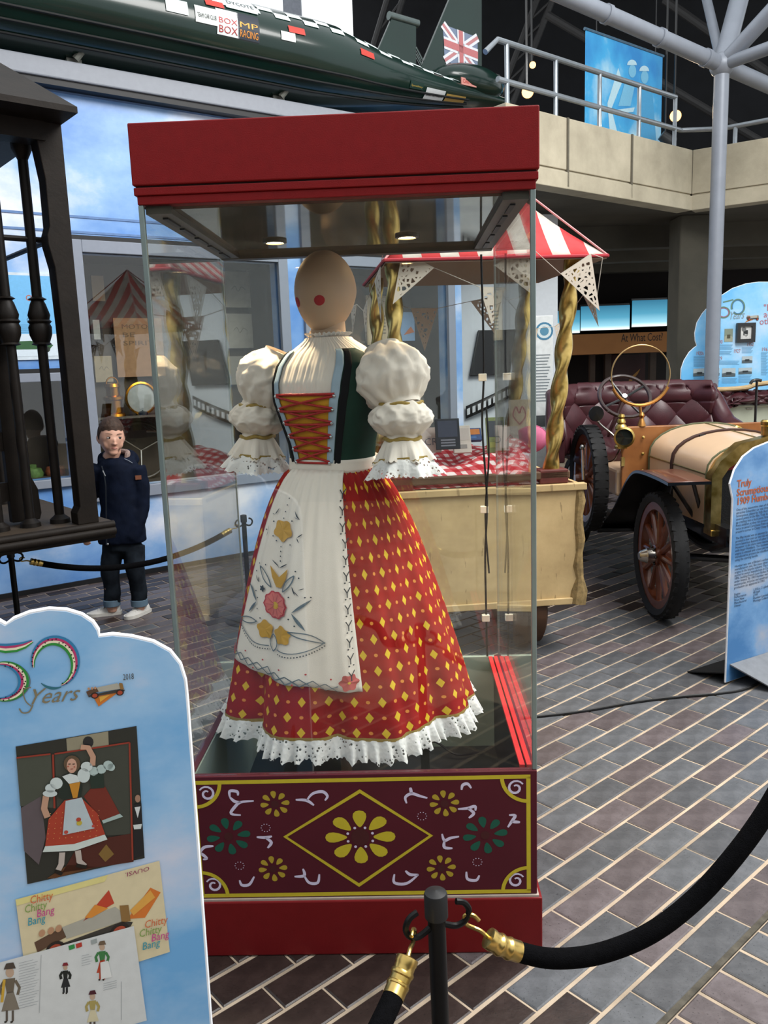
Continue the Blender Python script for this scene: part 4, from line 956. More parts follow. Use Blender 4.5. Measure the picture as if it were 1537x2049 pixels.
def rope(pts, label, r=.0185, first=True, last=True):
    """velvet rope with brass ferrules and eye hooks; pts run hook to hook"""
    t = thing('barrier_rope', label, 'rope', pts[0], 0, 'black barrier ropes'); o = Vector(pts[0])
    cv = [v-o for v in spline(pts, 10)]; n = len(cv)
    L = [0]
    for i in range(1, n): L.append(L[-1]+(cv[i]-cv[i-1]).length)
    def at(s):
        s = max(0, min(L[-1], s))
        for i in range(1, n):
            if s <= L[i]: k = (s-L[i-1])/max(1e-9, L[i]-L[i-1]); return cv[i-1].lerp(cv[i], k)
        return cv[-1]
    T = L[-1]; a0 = .095 if first else 0; a1 = .095 if last else 0; m = 60
    q = MB(); q.tube([at(a0+(T-a0-a1)*k/m) for k in range(m+1)], r, 16); q.build('rope', m_rope, t)
    for fl, s0, sg in ((first, 0, 1), (last, T, -1)):
        if not fl: continue
        q = MB(); prof = [(.040, .010), (.042, .0195), (.050, .0200), (.053, .0186), (.060, .0186), (.063, .0208), (.067, .0208), (.070, .0188), (.078, .0188), (.081, .0206), (.085, .0206), (.088, .0192), (.103, .0192)]
        k_ = r/.0185; q.tube([at(s0+sg*p[0]) for p in prof], [p[1]*k_ for p in prof], 20); fe = q.build('brass_ferrule', m_brass(), t)
        q = MB(); b = at(s0+sg*.042); e = at(s0); dr = (e-b).normalized(); sd = dr.cross(Vector((0, 0, 1))); sd = sd.normalized() if sd.length > .1 else Vector((1, 0, 0)); up_ = sd.cross(dr)
        q.tube(spline([b, b+dr*.018, e+dr*.0-up_*.008, e+up_*.001+dr*.012, e+up_*.012+dr*.004, e+up_*.012-dr*.010], 5), .0036, 8); q.build('eye_hook', m_brass(), fe)
    return t
KB = .887; ATK = lambda x, y, Y: AT(x, y, Y*KB)
st = ATK(880, 1783, 1.36); SH_ = st.z
s1, e1 = stanchion((st.x, st.y, 0), SH_, 'black barrier post with two hooks standing before the display case', (math.radians(205), math.radians(15)))
s1.rotation_euler = (0, math.radians(-.6), 0)
rp = [e1[1]] + [ATK(x, y, Y) for x, y, Y in ((985, 1882, 1.37), (1040, 1905, 1.375), (1110, 1918, 1.38), (1200, 1908, 1.39), (1300, 1868, 1.40), (1390, 1800, 1.42), (1470, 1712, 1.44), (1537, 1618, 1.47), (1610, 1490, 1.50), (1680, 1400, 1.52))]
rope(rp, 'thick black velvet rope with a brass end sagging right of the near barrier post', r=.0165)
rp = [e1[0], ATK(820, 1905, 1.30), ATK(795, 1975, 1.26), ATK(762, 2049, 1.20), ATK(715, 2140, 1.13), ATK(640, 2230, 1.02), Vector((-.22, .8, .56))]
rope(rp, 'thick black velvet rope with a brass end hanging towards the cloud board', r=.0165)
# barrier along the printed wall
g1 = G(20, 1098, SH_); g2 = G(487, 1030, SH_)
dirw = (g2-g1).normalized(); aw = math.atan2(dirw.y, dirw.x)
s2, e2 = stanchion((g1.x, g1.y, 0), SH_, 'black barrier post under the dark wagon platform beside the sky wall', (aw, aw+PI))
s3, e3 = stanchion((g2.x, g2.y, 0), SH_, 'black barrier post before the sky wall seen through the glass case', (aw, aw+PI))
A_, B_ = e2[0], e3[1]
rope([A_.lerp(B_, k/8)+Vector((0, 0, -.13*4*(k/8)*(1-k/8))) for k in range(9)], 'black velvet rope strung along the sky wall before the person', .0165)
# ================================================================ PERSON
bp = (G(208, 1228)+G(275, 1232))/2
boy = thing('person', 'person in navy hooded jacket, dark jeans and white shoes standing by the sky wall', 'person', (bp.x, bp.y, 0))
K = bp.y/1640*1.012
def bx_(x, y, dy=0): return AT(150+x/4.763, 820+y/4.763, bp.y) - Vector((bp.x, bp.y-dy, 0))
m_bskin = P('skin', '#cc9e88', .5, var=.015, scale=14); m_hair = P('hair_brown', '#3b2a20', .7, var=.3, scale=60, bump=.8, bscale=160)
m_jack = P('jacket_navy', '#0d1424', .8, spec=.1, var=.25, scale=14, bump=.4, bscale=60); m_jean = P('jeans_dark', '#11151b', .85, spec=.1, var=.25, scale=12, bump=.3, bscale=300, c2='#242b33')
m_cuff = P('jeans_cuff', '#5d7384', .8); m_canvas = P('canvas_white', '#cfccc6', .7, var=.05); m_rub = P('rubber_white', '#d8d5cd', .5)
HA = math.radians(30); hc = bx_(352, 262, -.01); HM = Matrix.Translation(hc) @ Matrix.Rotation(HA, 4, 'Z') @ Matrix.Rotation(math.radians(4), 4, 'Y') @ Matrix.Rotation(math.radians(3), 4, 'X')
HR = Vector((.076, .086, .112))
def head_pt(u, v, off=0):
    t = PI*v; a = 2*PI*u; zz = math.cos(t); r = math.sin(t); lo = max(0, -zz)
    x = HR.x*r*math.sin(a)*(1-.30*lo**1.4); y = -HR.y*r*math.cos(a)*(1-.16*lo) - .010*lo*max(0, math.cos(a)); f = max(0, math.cos(a))
    if zz < .1: y += -.004*f
    p = Vector((x, y, HR.z*zz))
    if off: p += Vector((p.x, p.y, p.z*.8)).normalized()*off
    return p
q = MB(); q.grid(lambda u, v: HM @ head_pt(u, v), 40, 30, cu=True)
def hs(c, r, n=14): q.sphere((0, 0, 0), r, n, 10, 0, HM @ Matrix.Translation(c))
hs((0, -.090, -.016), (.008, .010, .018)); hs((0, -.094, -.030), (.0115, .012, .009)); hs((-.010, -.089, -.032), (.006, .007, .005)); hs((.010, -.089, -.032), (.006, .007, .005))   # nose
hs((0, -.062, -.058), (.030, .019, .026)); hs((0, -.058, -.086), (.028, .020, .020))                              # lips, chin
for s in (-1, 1):
    hs((s*.071, .012, -.012), (.010, .019, .030)); hs((s*.079, .018, -.005), (.008, .014, .022)); hs((s*.033, -.050, -.034), (.028, .021, .034))
nk = hc+Vector((.004, .012, -.085)); sh = bx_(400, 500, .01)
q.tube([hc+Vector((0, .012, -.06)), nk, bx_(330, 470, .01)], [.046, .043, .047], 18)
q.tube([bx_(420, 500), bx_(430, 700), bx_(430, 950), bx_(450, 1180)], [.09, .105, .095, .10], 18, ell=(1, .72))
arms = {-1: [bx_(225, 540), bx_(120, 830), bx_(118, 1140, -.03)], 1: [bx_(600, 560), bx_(640, 860, .01), bx_(575, 1150, -.05)]}
for s, A in arms.items():
    q.tube(A, [.030, .030, .026], 14)
    w_ = A[2]; dn = Vector((.006 if s < 0 else -.02, -.008, -.058))
    q.tube([w_+Vector((0, 0, .02)), w_+dn*.5, w_+dn], [.024, .028, .026], 12, ell=(1, .6))
    for k in range(4):
        b_ = w_+dn+Vector((-.018+k*.012, 0, .004)); L = (.036, .042, .040, .032)[k]
        q.tube([b_, b_+Vector((.002*s, -.006, -L*.6)), b_+Vector((.0, .004, -L))], [.0075, .0068, .0058], 8)
    b_ = w_+dn*.35+Vector((s*-.018, -.014, 0)); q.tube([b_, b_+Vector((-s*.012, -.010, -.020)), b_+Vector((-s*.010, -.012, -.040))], [.009, .008, .006], 8)
for s, kn, an in ((-1, bx_(335, 1530, -.01), bx_(352, 1850)), (1, bx_(588, 1530, -.03), bx_(618, 1850, -.01))):
    q.tube([bx_(450+s*75, 1220), kn, an, an+Vector((0, 0, -.05))], [.062, .046, .036, .03], 14)
body = q.build('body', m_bskin, boy); remesh(body, .005, 3)
# face details
def fsp(c, r, m, nm): qq = MB(); qq.sphere((0, 0, 0), r, 14, 10, 0, HM @ Matrix.Translation(c)); return qq.build(nm, m, body)
for s in (-1, 1):
    e = fsp((s*.031, -.0775, .006), (.0135, .006, .0062), P('eye_white', '#cfc6c0', .3), 'eye')
    qq = MB(); qq.sphere((0, 0, 0), (.0062, .004, .0060), 12, 8, 0, HM @ Matrix.Translation((s*.031+.003, -.0815, .006))); qq.build('iris', P('iris_brown', '#24160f', .2), e)
    qq = MB(); qq.tube([HM @ Vector((s*.031+x, -.083+abs(x)*.35, .0125-abs(x)*.16)) for x in (-.014, -.007, 0, .007, .014)], .0018, 6); qq.build('eyelid', P('lash', '#2b1c16', .6), e)
    qq = MB(); qq.tube([HM @ Vector((s*(.013+.038*t), -.088+.022*t*t, .0275+.003*math.sin(t*2.4))) for t in (0, .25, .5, .75, 1)], [.0012, .0022, .0024, .0018, .0008], 6); qq.build('eyebrow', m_hair, body)
qq = MB(); qq.tube([HM @ Vector((x, -.0842+abs(x)*.3, -.0585+abs(x)*.06)) for x in (-.019, -.01, 0, .01, .019)], [.001, .0028, .0036, .0028, .001], 8); qq.build('mouth', P('lips', '#b07268', .5), body)
# hair cap: short back and sides, low fringe
def hair_edge(a):                               # lowest v of the hair for direction a (0 = face)
    c_ = math.cos(a); k = max(0, min(1, (c_-.05)/.35)); return .565-.04*c_ - .175*k + .010*math.sin(a*11)
def hp(u, v):
    a = 2*PI*u; ve = hair_edge(a)*v; th = .013+.006*math.cos(PI*min(1, v))*1 ; th *= 1 if v < .8 else max(.12, (1-v)/.2)
    p = head_pt(u, ve, th+.0022*noise.noise(Vector((math.cos(a)*5, math.sin(a)*5, ve*22)))); 
    return HM @ p
qq = MB(); qq.grid(hp, 72, 26, cu=True); qq.build('hair', m_hair, boy, smooth=180)
# jacket
q = MB()
def loft(secs, n=24, mi=0):
    vs = []; 
    for (c, rx, ry) in secs:
        for j in range(n):
            a = 2*PI*j/n; vs.append((c.x+rx*math.cos(a), c.y+ry*math.sin(a), c.z))
    k = len(secs); fs = [(i*n+j, i*n+(j+1) % n, (i+1)*n+(j+1) % n, (i+1)*n+j) for i in range(k-1) for j in range(n)]+[tuple(range(n))[::-1], tuple((k-1)*n+j for j in range(n))]
    q.add(vs, fs, mi)
loft([(bx_(455, 1262), .152, .112), (bx_(452, 1180), .148, .112), (bx_(445, 950), .128, .106), (bx_(430, 750), .128, .106), (bx_(422, 580), .130, .100), (bx_(415, 500), .112, .088), (bx_(395, 455, .01), .070, .070)])
SL = {-1: [bx_(225, 545), bx_(140, 720), bx_(112, 920), bx_(118, 1130, -.03), bx_(122, 1232, -.035)], 1: [bx_(575, 545), bx_(628, 720, 0), bx_(640, 920, -.01), bx_(595, 1120, -.05), bx_(560, 1208, -.065)]}
for s, A in SL.items(): q.tube(A, [.062, .056, .053, .050, .046], 16)
# hood lying round the neck
hoodc = bx_(385, 455, .02)
q.tube([hoodc+Vector((.092*math.cos(a), .07*math.sin(a)+.015, .012*math.sin(a)+(.004 if math.sin(a) > 0 else -.022))) for a in (2*PI*k/22 for k in range(22))], .030, 10, closed=True)
q.sphere(hoodc+Vector((.02, .09, -.025)), (.10, .05, .07), 16, 10)
jk = q.build('jacket', m_jack, boy); remesh(jk, .011, 3)
dj = jk.modifiers.new('creases', 'DISPLACE'); tx = bpy.data.textures.new('crease', 'CLOUDS'); tx.noise_scale = .07; dj.texture = tx; dj.strength = .014; dj.mid_level = .5
q = MB(); q.tube([hoodc+Vector((.070*math.cos(a), .052*math.sin(a)+.008, .016*math.sin(a)+.016-(.03 if math.sin(a) < -.2 else 0))) for a in (math.radians(200)-k*math.radians(220)/16 for k in range(17))], .017, 8); q.build('fleece_lining', P('fleece', '#8a7770', .95, var=.2, scale=120, bump=.9, bscale=200), jk)
q = MB(); zf = lambda x, y, d_=-.118: bx_(x, y, d_); q.tube([zf(300, 520, -.090), zf(330, 590, -.104), zf(352, 700), zf(356, 950), zf(362, 1250, -.122)], .004, 6); q.build('zip', P('zip_dark', '#20252c', .4, .3), jk)
q = MB(); q.tube([zf(318, 560, -.104), zf(345, 610, -.110)], .0035, 6); q.build('zip_pull', P('zip_silver', '#b9bcbe', .3, .8), jk)
for x, y, d_ in ((192, 522, -.07), (372, 1242, -.122)): q = MB(); q.sphere(bx_(x, y, d_), (.007, .005, .007), 10, 8); q.build('snap', P('zip_silver', '#b9bcbe'), jk)
q = MB(); q.box(bx_(618, 634, -.058)+Vector((.008, 0, 0)), (.036, .006, .026), rz=.25); q.build('sleeve_patch', P('leather_patch', '#7a4a34', .6), jk, smooth=0)
q = MB(); q.tube([bx_(495, 458, -.05), bx_(535, 472, -.058), bx_(570, 498, -.05)], .0018, 6); q.build('piping', P('piping_grey', '#8d959e', .5), jk)
# jeans with turned-up cuffs
q = MB(); q.tube([bx_(455, 1160), bx_(460, 1330)], [.118, .112], 18, ell=(1, .8))
LG = {-1: [bx_(375, 1290, 0), bx_(340, 1520, -.012), bx_(355, 1700, .0), bx_(352, 1835)], 1: [bx_(560, 1290, -.005), bx_(588, 1510, -.032), bx_(612, 1700, -.012), bx_(618, 1830, -.01)]}
for s, A in LG.items(): q.tube(spline(A, 3), [.072+(.052-.072)*min(1, k/5) for k in range(10)], 16)
je = q.build('jeans', m_jean, boy); remesh(je, .010, 2); dj = je.modifiers.new('creases', 'DISPLACE'); dj.texture = tx; dj.strength = .012
for s, A in LG.items(): q = MB(); c_ = A[-1]; q.lathe([(.050, .022), (.053, .018), (.053, -.018), (.047, -.022)], 20, Matrix.Translation(c_), caps=False); x = q.build('turned_cuff', m_cuff, je); sm = x.modifiers.new('t', 'SOLIDIFY'); sm.thickness = .004
# canvas shoes
def shoe(heel, toe, ank):
    hl, to = Vector((heel.x, heel.y, 0)), Vector((toe.x, toe.y, 0)); D = (to-hl); Ln = D.length; D.normalize(); S_ = Vector((-D.y, D.x, 0))
    prof = [(0, .030, .062), (.12, .035, .074), (.30, .036, .072), (.48, .039, .056), (.68, .043, .042), (.86, .040, .034), (1.0, .020, .024)]
    q = MB(); n = 20; vs = []
    for t, wd, hh in prof:
        for j in range(n):
            a = 2*PI*j/n; yy = max(0, math.sin(a)); vs.append(hl+D*(Ln*t)+S_*(wd*math.cos(a)*(1-.25*yy))+Vector((0, 0, .016+max(-.012, math.sin(a)*(hh-.016)))))
    k = len(prof); q.add(vs, [(i*n+j, i*n+(j+1) % n, (i+1)*n+(j+1) % n, (i+1)*n+j) for i in range(k-1) for j in range(n)]+[tuple(range(n))[::-1], tuple((k-1)*n+j for j in range(n))])
    s_ = q.build('shoe', m_canvas, boy, smooth=50); sb = s_.modifiers.new('s', 'SUBSURF'); sb.levels = 1; sb.render_levels = 1
    q = MB(); ring = [(0, 0, .0), (.03, .028, 0), (.25, .037, 0), (.45, .040, 0), (.70, .045, 0), (.88, .040, 0), (1.02, .020, 0), (1.05, 0, 0)]
    pts = [hl+D*(Ln*t-.006)+S_*w for t, w, _ in ring]+[hl+D*(Ln*t-.006)-S_*w for t, w, _ in ring[-2:0:-1]]; m = len(pts)
    q.add([p+Vector((0, 0, .001)) for p in pts]+[p+Vector((0, 0, .022)) for p in pts], [tuple(range(m))[::-1], tuple(range(m, 2*m))]+[(i, (i+1) % m, m+(i+1) % m, m+i) for i in range(m)]); q.build('sole', m_rub, s_, smooth=40)
    for k in range(4):
        t = .40+k*.09; c_ = hl+D*(Ln*t); z_ = .070-k*.0085; q = MB(); q.tube([c_+S_*.024+Vector((0, 0, z_-.012)), c_+Vector((0, 0, z_)), c_-S_*.024+Vector((0, 0, z_-.012))], .0035, 6); q.build('lace', P('lace_grey', '#b9b6ae', .8), s_)
shoe(bx_(425, 1900, .03), bx_(125, 1935, -.015), None); shoe(bx_(672, 1880, .06), bx_(540, 1945, -.12), None)
# ================================================================ DARK CAGE WAGON
m_wood = P('wagon_dark_wood', '#1a1511', .6, spec=.15, var=.3, scale=9, bump=.4, bscale=60); m_iron = P('wagon_iron', '#15110e', .5, spec=.18, var=.3, scale=20, bump=.2)
m_deck = P('wagon_deck', '#352b20', .65, var=.25, scale=10, bump=.4)
wo_ = G(230, 1045, .81); WGA = math.radians(40)
wg = thing('cage_wagon', 'dark brown horse-drawn cage wagon with iron bars, carved post and overhanging roof', 'wagon', (wo_.x, wo_.y, 0), WGA)
WI = (Matrix.Translation((wo_.x, wo_.y, 0)) @ Matrix.Rotation(WGA, 4, 'Z')).inverted()
def wl(x, y, z): return WI @ G(x, y, z)
q = MB(); q.bb(-1.7, 0, .02, 1.2, .785, .815); dk = q.build('deck', m_deck, wg, smooth=0)
q = MB(); 
for z, r, y in ((.800, .020, .015), (.770, .020, .005), (.745, .014, .02)): q.tube([(-1.7, y, z), (0, y, z)], r, 12)
q.build('deck_moulding', m_wood, wg)
q = MB(); q.bb(-.02, .0, .02, 1.2, .735, .80); q.build('end_moulding', m_wood, wg, smooth=0)
q = MB(); q.bb(-1.65, -.85, .12, .20, .60, .735); q.build('chassis_beam', m_wood, wg, smooth=0)
q = MB(); q.bb(-1.65, -.85, 1.0, 1.08, .60, .735); q.build('chassis_beam', m_wood, wg, smooth=0)
# carved corner post: a board with scooped edge
p_ = wl(190, 1028, .815); px_ = p_.x-.13
prof = [(-.052, .815), (-.052, .87), (-.035, .90), (-.035, 1.75), (-.040, 2.0), (-.060, 2.10), (-.060, 2.14), (-.046, 2.18), (-.044, 2.38), (-.062, 2.52), (-.068, 2.63), (.05, 2.63), (.05, .815)]
q = MB(); q.prism([(px_+x, z) for x, z in prof], .04, .13); q.build('corner_post', m_wood, wg, smooth=0, bevel=.004)
bars = [wl(120, 1043, .82), wl(62, 1052, .82), wl(4, 1062, .82)]
def bar(p, ztop=2.60):
    q = MB(); r = .0225
    q.lathe([(.048, .815), (.046, .835), (.030, .848), (.022, .856), (r, .87), (r, ztop)], 14, Matrix.Translation((p.x, p.y, 0))); b = q.build('cage_bar', m_iron, wg)
    q = MB(); z = 1.66; q.lathe([(.025, z), (.045, z+.006), (.037, z+.015), (.050, z+.05), (.052, z+.085), (.045, z+.10), (.054, z+.11), (.045, z+.12), (.050, z+.14), (.035, z+.19), (.028, z+.205), (.042, z+.212), (.025, z+.222)], 16, Matrix.Translation((p.x, p.y, 0))); q.build('knob', m_iron, b)
    q = MB(); q.lathe([(.02, 2.48), (.045, 2.53), (.048, 2.58)], 14, Matrix.Translation((p.x, p.y, 0))); q.build('bar_collar', m_iron, b)
dx = bars[0].x-bars[1].x
ys = (bars[0].y+bars[1].y)/2
for k in range(7): bar(Vector((bars[0].x-k*dx, ys, 0)))
for y in (1.10,):
    for k in range(4): bar(Vector((bars[0].x-k*dx*2, y, 0)))
for y, z in ((ys, 2.14), (1.10, 2.14)):
    q = MB(); q.tube([(-1.65, y, z), (px_, y, z)], .013, 8); q.build('cage_rail', m_iron, wg)
q = MB(); q.tube([(px_, ys, 2.14), (px_, 1.10, 2.14)], .013, 8); q.build('cage_rail', m_iron, wg)
# the ladder-like door frame inside the bars
dxl = wl(48, 1040, .82)
q = MB(); xc = bars[1].x+.0; y0 = ys+.09
prof = [(-.055, .83), (.075, .83), (.085, .86), (.08, .98), (.055, 1.04), (.05, 1.95), (.035, 2.06), (.0, 2.12), (-.055, 2.12)]
q.prism([(xc+x, z) for x, z in prof], y0, y0+.05); dr = q.build('door_stile', m_wood, wg, smooth=0, bevel=.004)
for z in (.98, 1.22, 1.46, 1.70, 1.93): q = MB(); q.bb(xc-.55, xc-.055, y0+.006, y0+.044, z-.045, z+.045); q.build('door_rail', m_wood, wg, smooth=0)
q = MB(); q.bb(xc-.66, xc-.55, y0, y0+.05, .83, 2.12); q.build('door_stile', m_wood, wg, smooth=0)
for z in (1.03, 1.30, 1.62, 1.86): q = MB(); q.sphere((xc+.03, y0-.002, z), .009, 8, 6); q.build('bolt', m_iron, dr)
# roof
q = MB(); q.add([(-1.8, -.16, 2.62), (-.06, -.16, 2.62), (-.06, 1.34, 2.62), (-1.8, 1.34, 2.62), (-1.8, -.16, 2.645), (-.06, -.16, 2.645), (-.06, 1.34, 2.645), (-1.8, 1.34, 2.645), (-1.8, .59, 3.05), (-.20, .59, 3.05)],
   [(0, 3, 2, 1), (0, 1, 5, 4), (1, 2, 6, 5), (2, 3, 7, 6), (3, 0, 4, 7), (4, 5, 9, 8), (6, 7, 8, 9), (5, 6, 9), (7, 4, 8)]); q.build('roof', m_wood, wg, smooth=0)
q = MB(); q.bb(-1.7, -.14, .03, .14, 2.54, 2.63); q.build('roof_plate', m_wood, wg, smooth=0)
q = MB(); q.bb(-1.7, -.14, 1.05, 1.15, 2.54, 2.63); q.build('roof_plate', m_wood, wg, smooth=0)
# wheels
def spoked(c, r, wd, tm, sm_, nsp, parent, hubm, ax='y', tread=0, rim_m=None, nm='wheel', spoke_r=.016):
    """wheel with tyre, rim, spokes, hub; axle along local x or y"""
    M = Matrix.Translation(c) @ (Matrix.Rotation(PI/2, 4, 'X') if ax == 'y' else Matrix.Rotation(PI/2, 4, 'Y'))
    q = MB(); k = 12; ti = r-wd*.62
    prof = [(ti, -wd/2*.7), (r-wd*.25, -wd/2), (r-wd*.06, -wd*.36), (r, -wd*.16), (r, wd*.16), (r-wd*.06, wd*.36), (r-wd*.25, wd/2), (ti, wd/2*.7)]
    vs = prof+[prof[0]]; q.lathe(vs, 48, M, caps=False); ty = q.build(nm, tm, parent, merge=True)
    q = MB(); ri = ti-.045; q.lathe([(ti+.004, -wd*.3), (ti+.004, wd*.3), (ri, wd*.26), (ri, -wd*.26), (ti+.004, -wd*.3)], 40, M, caps=False); q.build('rim', rim_m or sm_, ty)
    for i in range(nsp):
        a = 2*PI*i/nsp; q = MB(); d_ = Vector((math.cos(a), math.sin(a), 0)); q.tube([M @ (d_*.05), M @ (d_*(ri*.5)), M @ (d_*(ri+.006))], [spoke_r*1.1, spoke_r, spoke_r*.85], 8); q.build('spoke', sm_, ty)
    q = MB(); q.lathe([(.0, -wd*.9), (.03, -wd*.9), (.034, -wd*.75), (.036, -wd*.4), (.062, -wd*.34), (.066, wd*.34), (.036, wd*.4), (.034, wd*.7), (.0, wd*.7)], 20, M, caps=False); q.build('hub', hubm, ty)
    return ty, M
for x in (-1.5, -.95):
    for y in (.05, 1.14): spoked(Vector((x, y, .36)), .36, .06, m_iron, m_wood, 10, wg, m_iron)
q = MB(); q.tube([(-.95, .08, .36), (-.95, 1.1, .36)], .025, 10); q.build('axle', m_iron, wg)
q = MB(); q.tube([(-1.5, .08, .36), (-1.5, 1.1, .36)], .025, 10); q.build('axle', m_iron, wg)
for x in (-.95, -1.5):
    for y in (.16, 1.04): q = MB(); q.bb(x-.04, x+.04, y-.03, y+.03, .36, .62); q.build('axle_bracket', m_wood, wg, smooth=0)
# ================================================================ SWEET-STALL CART
KA = math.radians(6); k0 = AT(1165, 965, 4.12); ck = thing('market_cart', 'cream painted wooden market cart with twisted brass poles and a red striped canopy', 'cart', (k0.x, k0.y, 0), KA)
KI = (Matrix.Translation((k0.x, k0.y, 0)) @ Matrix.Rotation(KA, 4, 'Z')).inverted()
KS = Sheet((k0.x, k0.y, 0), (math.cos(KA), math.sin(KA), 0))
kx = KS.xz
zT_, zB_ = kx(1160, 968)[1], kx(1150, 1200)[1]; KW = 1.02; KD = .95
def m_cart():
    N = NT('cart_cream'); nz = N.noise(3, 7, None, .65); st = N.noise(40, 4, N.coord('Object', (1, 1, .15)))
    N.set(Base_Color=N.mix(N.math('MULTIPLY', N.math('GREATER_THAN', st, .66), .5), N.ramp(nz, [(.3, col('#a98f63')), (.6, col('#c8ad7c')), (.8, col('#cdb78c'))]), col('#6b5638')), Roughness=.55); N.bump(st, .2, .002); return N.m
mcw = m_cart(); m_cw2 = P('cart_rail_brown', '#5b4431', .55, var=.2, scale=15, bump=.3); m_bl = P('cart_block', '#5a2b26', .5, var=.2, scale=20)
q = MB(); q.bb(-KW, 0, 0, .02, zB_, zT_); q.build('front_board', mcw, ck, smooth=0, bevel=.003)
q = MB(); q.bb(-KW, 0, KD-.02, KD, zB_, zT_); q.build('back_board', mcw, ck, smooth=0)
for x in (-KW, -.02): q = MB(); q.bb(x, x+.02, .02, KD-.02, zB_, zT_); q.build('side_board', mcw, ck, smooth=0)
q = MB(); q.bb(-KW, .0, .02, KD-.02, zB_, zB_+.02); q.build('floor_board', mcw, ck, smooth=0)
q = MB(); q.bb(-KW-.01, .02, -.018, .03, zT_-.03, zT_+.005); q.build('top_lip', mcw, ck, smooth=0, bevel=.004)
q = MB(); q.bb(-KW, -.03, -.014, .0, zB_-.02, zB_+.015); q.build('bottom_lip', mcw, ck, smooth=0, bevel=.004)
q = MB(); q.bb(-KW, -.06, .005, .035, zT_+.03, zT_+.07); q.build('rim_rail', m_cw2, ck, smooth=0, bevel=.006)
q = MB(); q.bb(-KW, -.02, .04, KD-.03, zT_-.03, zT_-.01); q.build('counter', m_cw2, ck, smooth=0)
# rough log at the corner
q = MB(); lp = [(-.012+.006*math.sin(k*1.9), .01, zT_-.02-(zT_-zB_)*k/9) for k in range(10)]; q.tube(lp, [.020+.010*abs(math.sin(k*1.3))+(.018 if k > 7 else 0) for k in range(10)], 9); q.build('corner_log', P('log', '#8a744c', .8, var=.4, scale=30, bump=.8), ck)
pb = {0: kx(1110, 938), 1: kx(797, 938)}
def twist(x, y, z0, x1, z1):
    q = MB(); r0 = .037
    def fn(u, v):
        a = 2*PI*u; tw = v*16; r = r0*(1+.20*math.cos(2*a-tw*2))
        return (x+(x1-x)*v+r*math.cos(a), y+r*math.sin(a), z0+(z1-z0)*v)
    q.grid(fn, 28, 90, cu=True); return q.build('twisted_pole', m_brass(), ck, smooth=180)
zEv = kx(1206, 515)[1]; xEr = kx(1206, 515)[0]; xEl = kx(765, 503)[0]
px1 = kx(1156, 545)[0]
for (xb, xt) in ((pb[0][0], px1), (pb[1][0], pb[1][0]+.015)):
    for y in (.06, KD-.07):
        q = MB(); q.bb(xb-.075, xb+.075, y-.055, y+.055, zT_+.006, zT_+.078); q.build('pole_block', m_bl, ck, smooth=0, bevel=.006)
        twist(xb, y, zT_+.078, xt, zEv+.02)
# canopy
ex0, ex1, ey0, ey1 = xEl, xEr, -.07, KD+.10; apx_ = ((ex0+ex1)/2, (ey0+ey1)/2, zEv+.62)
def m_stripe():
    N = NT('canopy_stripe'); uv = N.n('ShaderNodeUVMap'); sx = N.n('ShaderNodeSeparateXYZ'); N.l(uv.outputs[0], sx.inputs[0])
    f = N.math('GREATER_THAN', N.math('FRACT', N.math('MULTIPLY', sx.outputs[0], 6)), .5); nz = N.noise(12, 4)
    N.set(Base_Color=N.mix(f, N.ramp(nz, [(.3, col('#a81c20')), (.7, col('#c22a2c'))]), N.ramp(nz, [(.3, col('#a89c90')), (.7, col('#cfc6bb'))])), Roughness=.8); return N.m
q = MB(); cs = [(ex0, ey0, zEv), (ex1, ey0, zEv), (ex1, ey1, zEv), (ex0, ey1, zEv)]
for i in range(4):
    a, b = Vector(cs[i]), Vector(cs[(i+1) % 4]); t = Vector(apx_)
    q.grid(lambda u, v, a=a, b=b, t=t: (a+(b-a)*u).lerp(t, v) - Vector((0, 0, .05*math.sin(PI*v))), 12, 8, uv=True)
cn = q.build('canopy', m_stripe(), ck, smooth=40, recalc=False); sm = cn.modifiers.new('t', 'SOLIDIFY'); sm.thickness = .003
# stripes run up the slope, so the cloth UV keeps its width towards the peak
for p in cn.data.polygons:
    for li in p.loop_indices:
        uv = cn.data.uv_layers[0].data[li].uv; uv.x = .5+(uv.x-.5)*(1-uv.y)
q = MB(); q.add([(ex0+.004, ey0+.004, zEv-.012), (ex1-.004, ey0+.004, zEv-.012), (ex1-.004, ey1-.004, zEv-.012), (ex0+.004, ey1-.004, zEv-.012), (apx_[0], apx_[1], apx_[2]-.12)], [(0, 1, 4), (1, 2, 4), (2, 3, 4), (3, 0, 4)])
ln = q.build('canopy_lining', P('lining_cream', '#a1917f', .9, var=.08, scale=5), cn, smooth=0, recalc=False); sm = ln.modifiers.new('t', 'SOLIDIFY'); sm.thickness = .002
for i in range(4):
    q = MB(); q.tube([cs[i], cs[(i+1) % 4]], .008, 6); q.build('canopy_piping', P('piping_red', '#a8303a', .7), cn)
    q = MB(); q.tube([cs[i], apx_], .005, 6); q.build('canopy_piping', P('piping_pink', '#c98a8a', .7), cn)
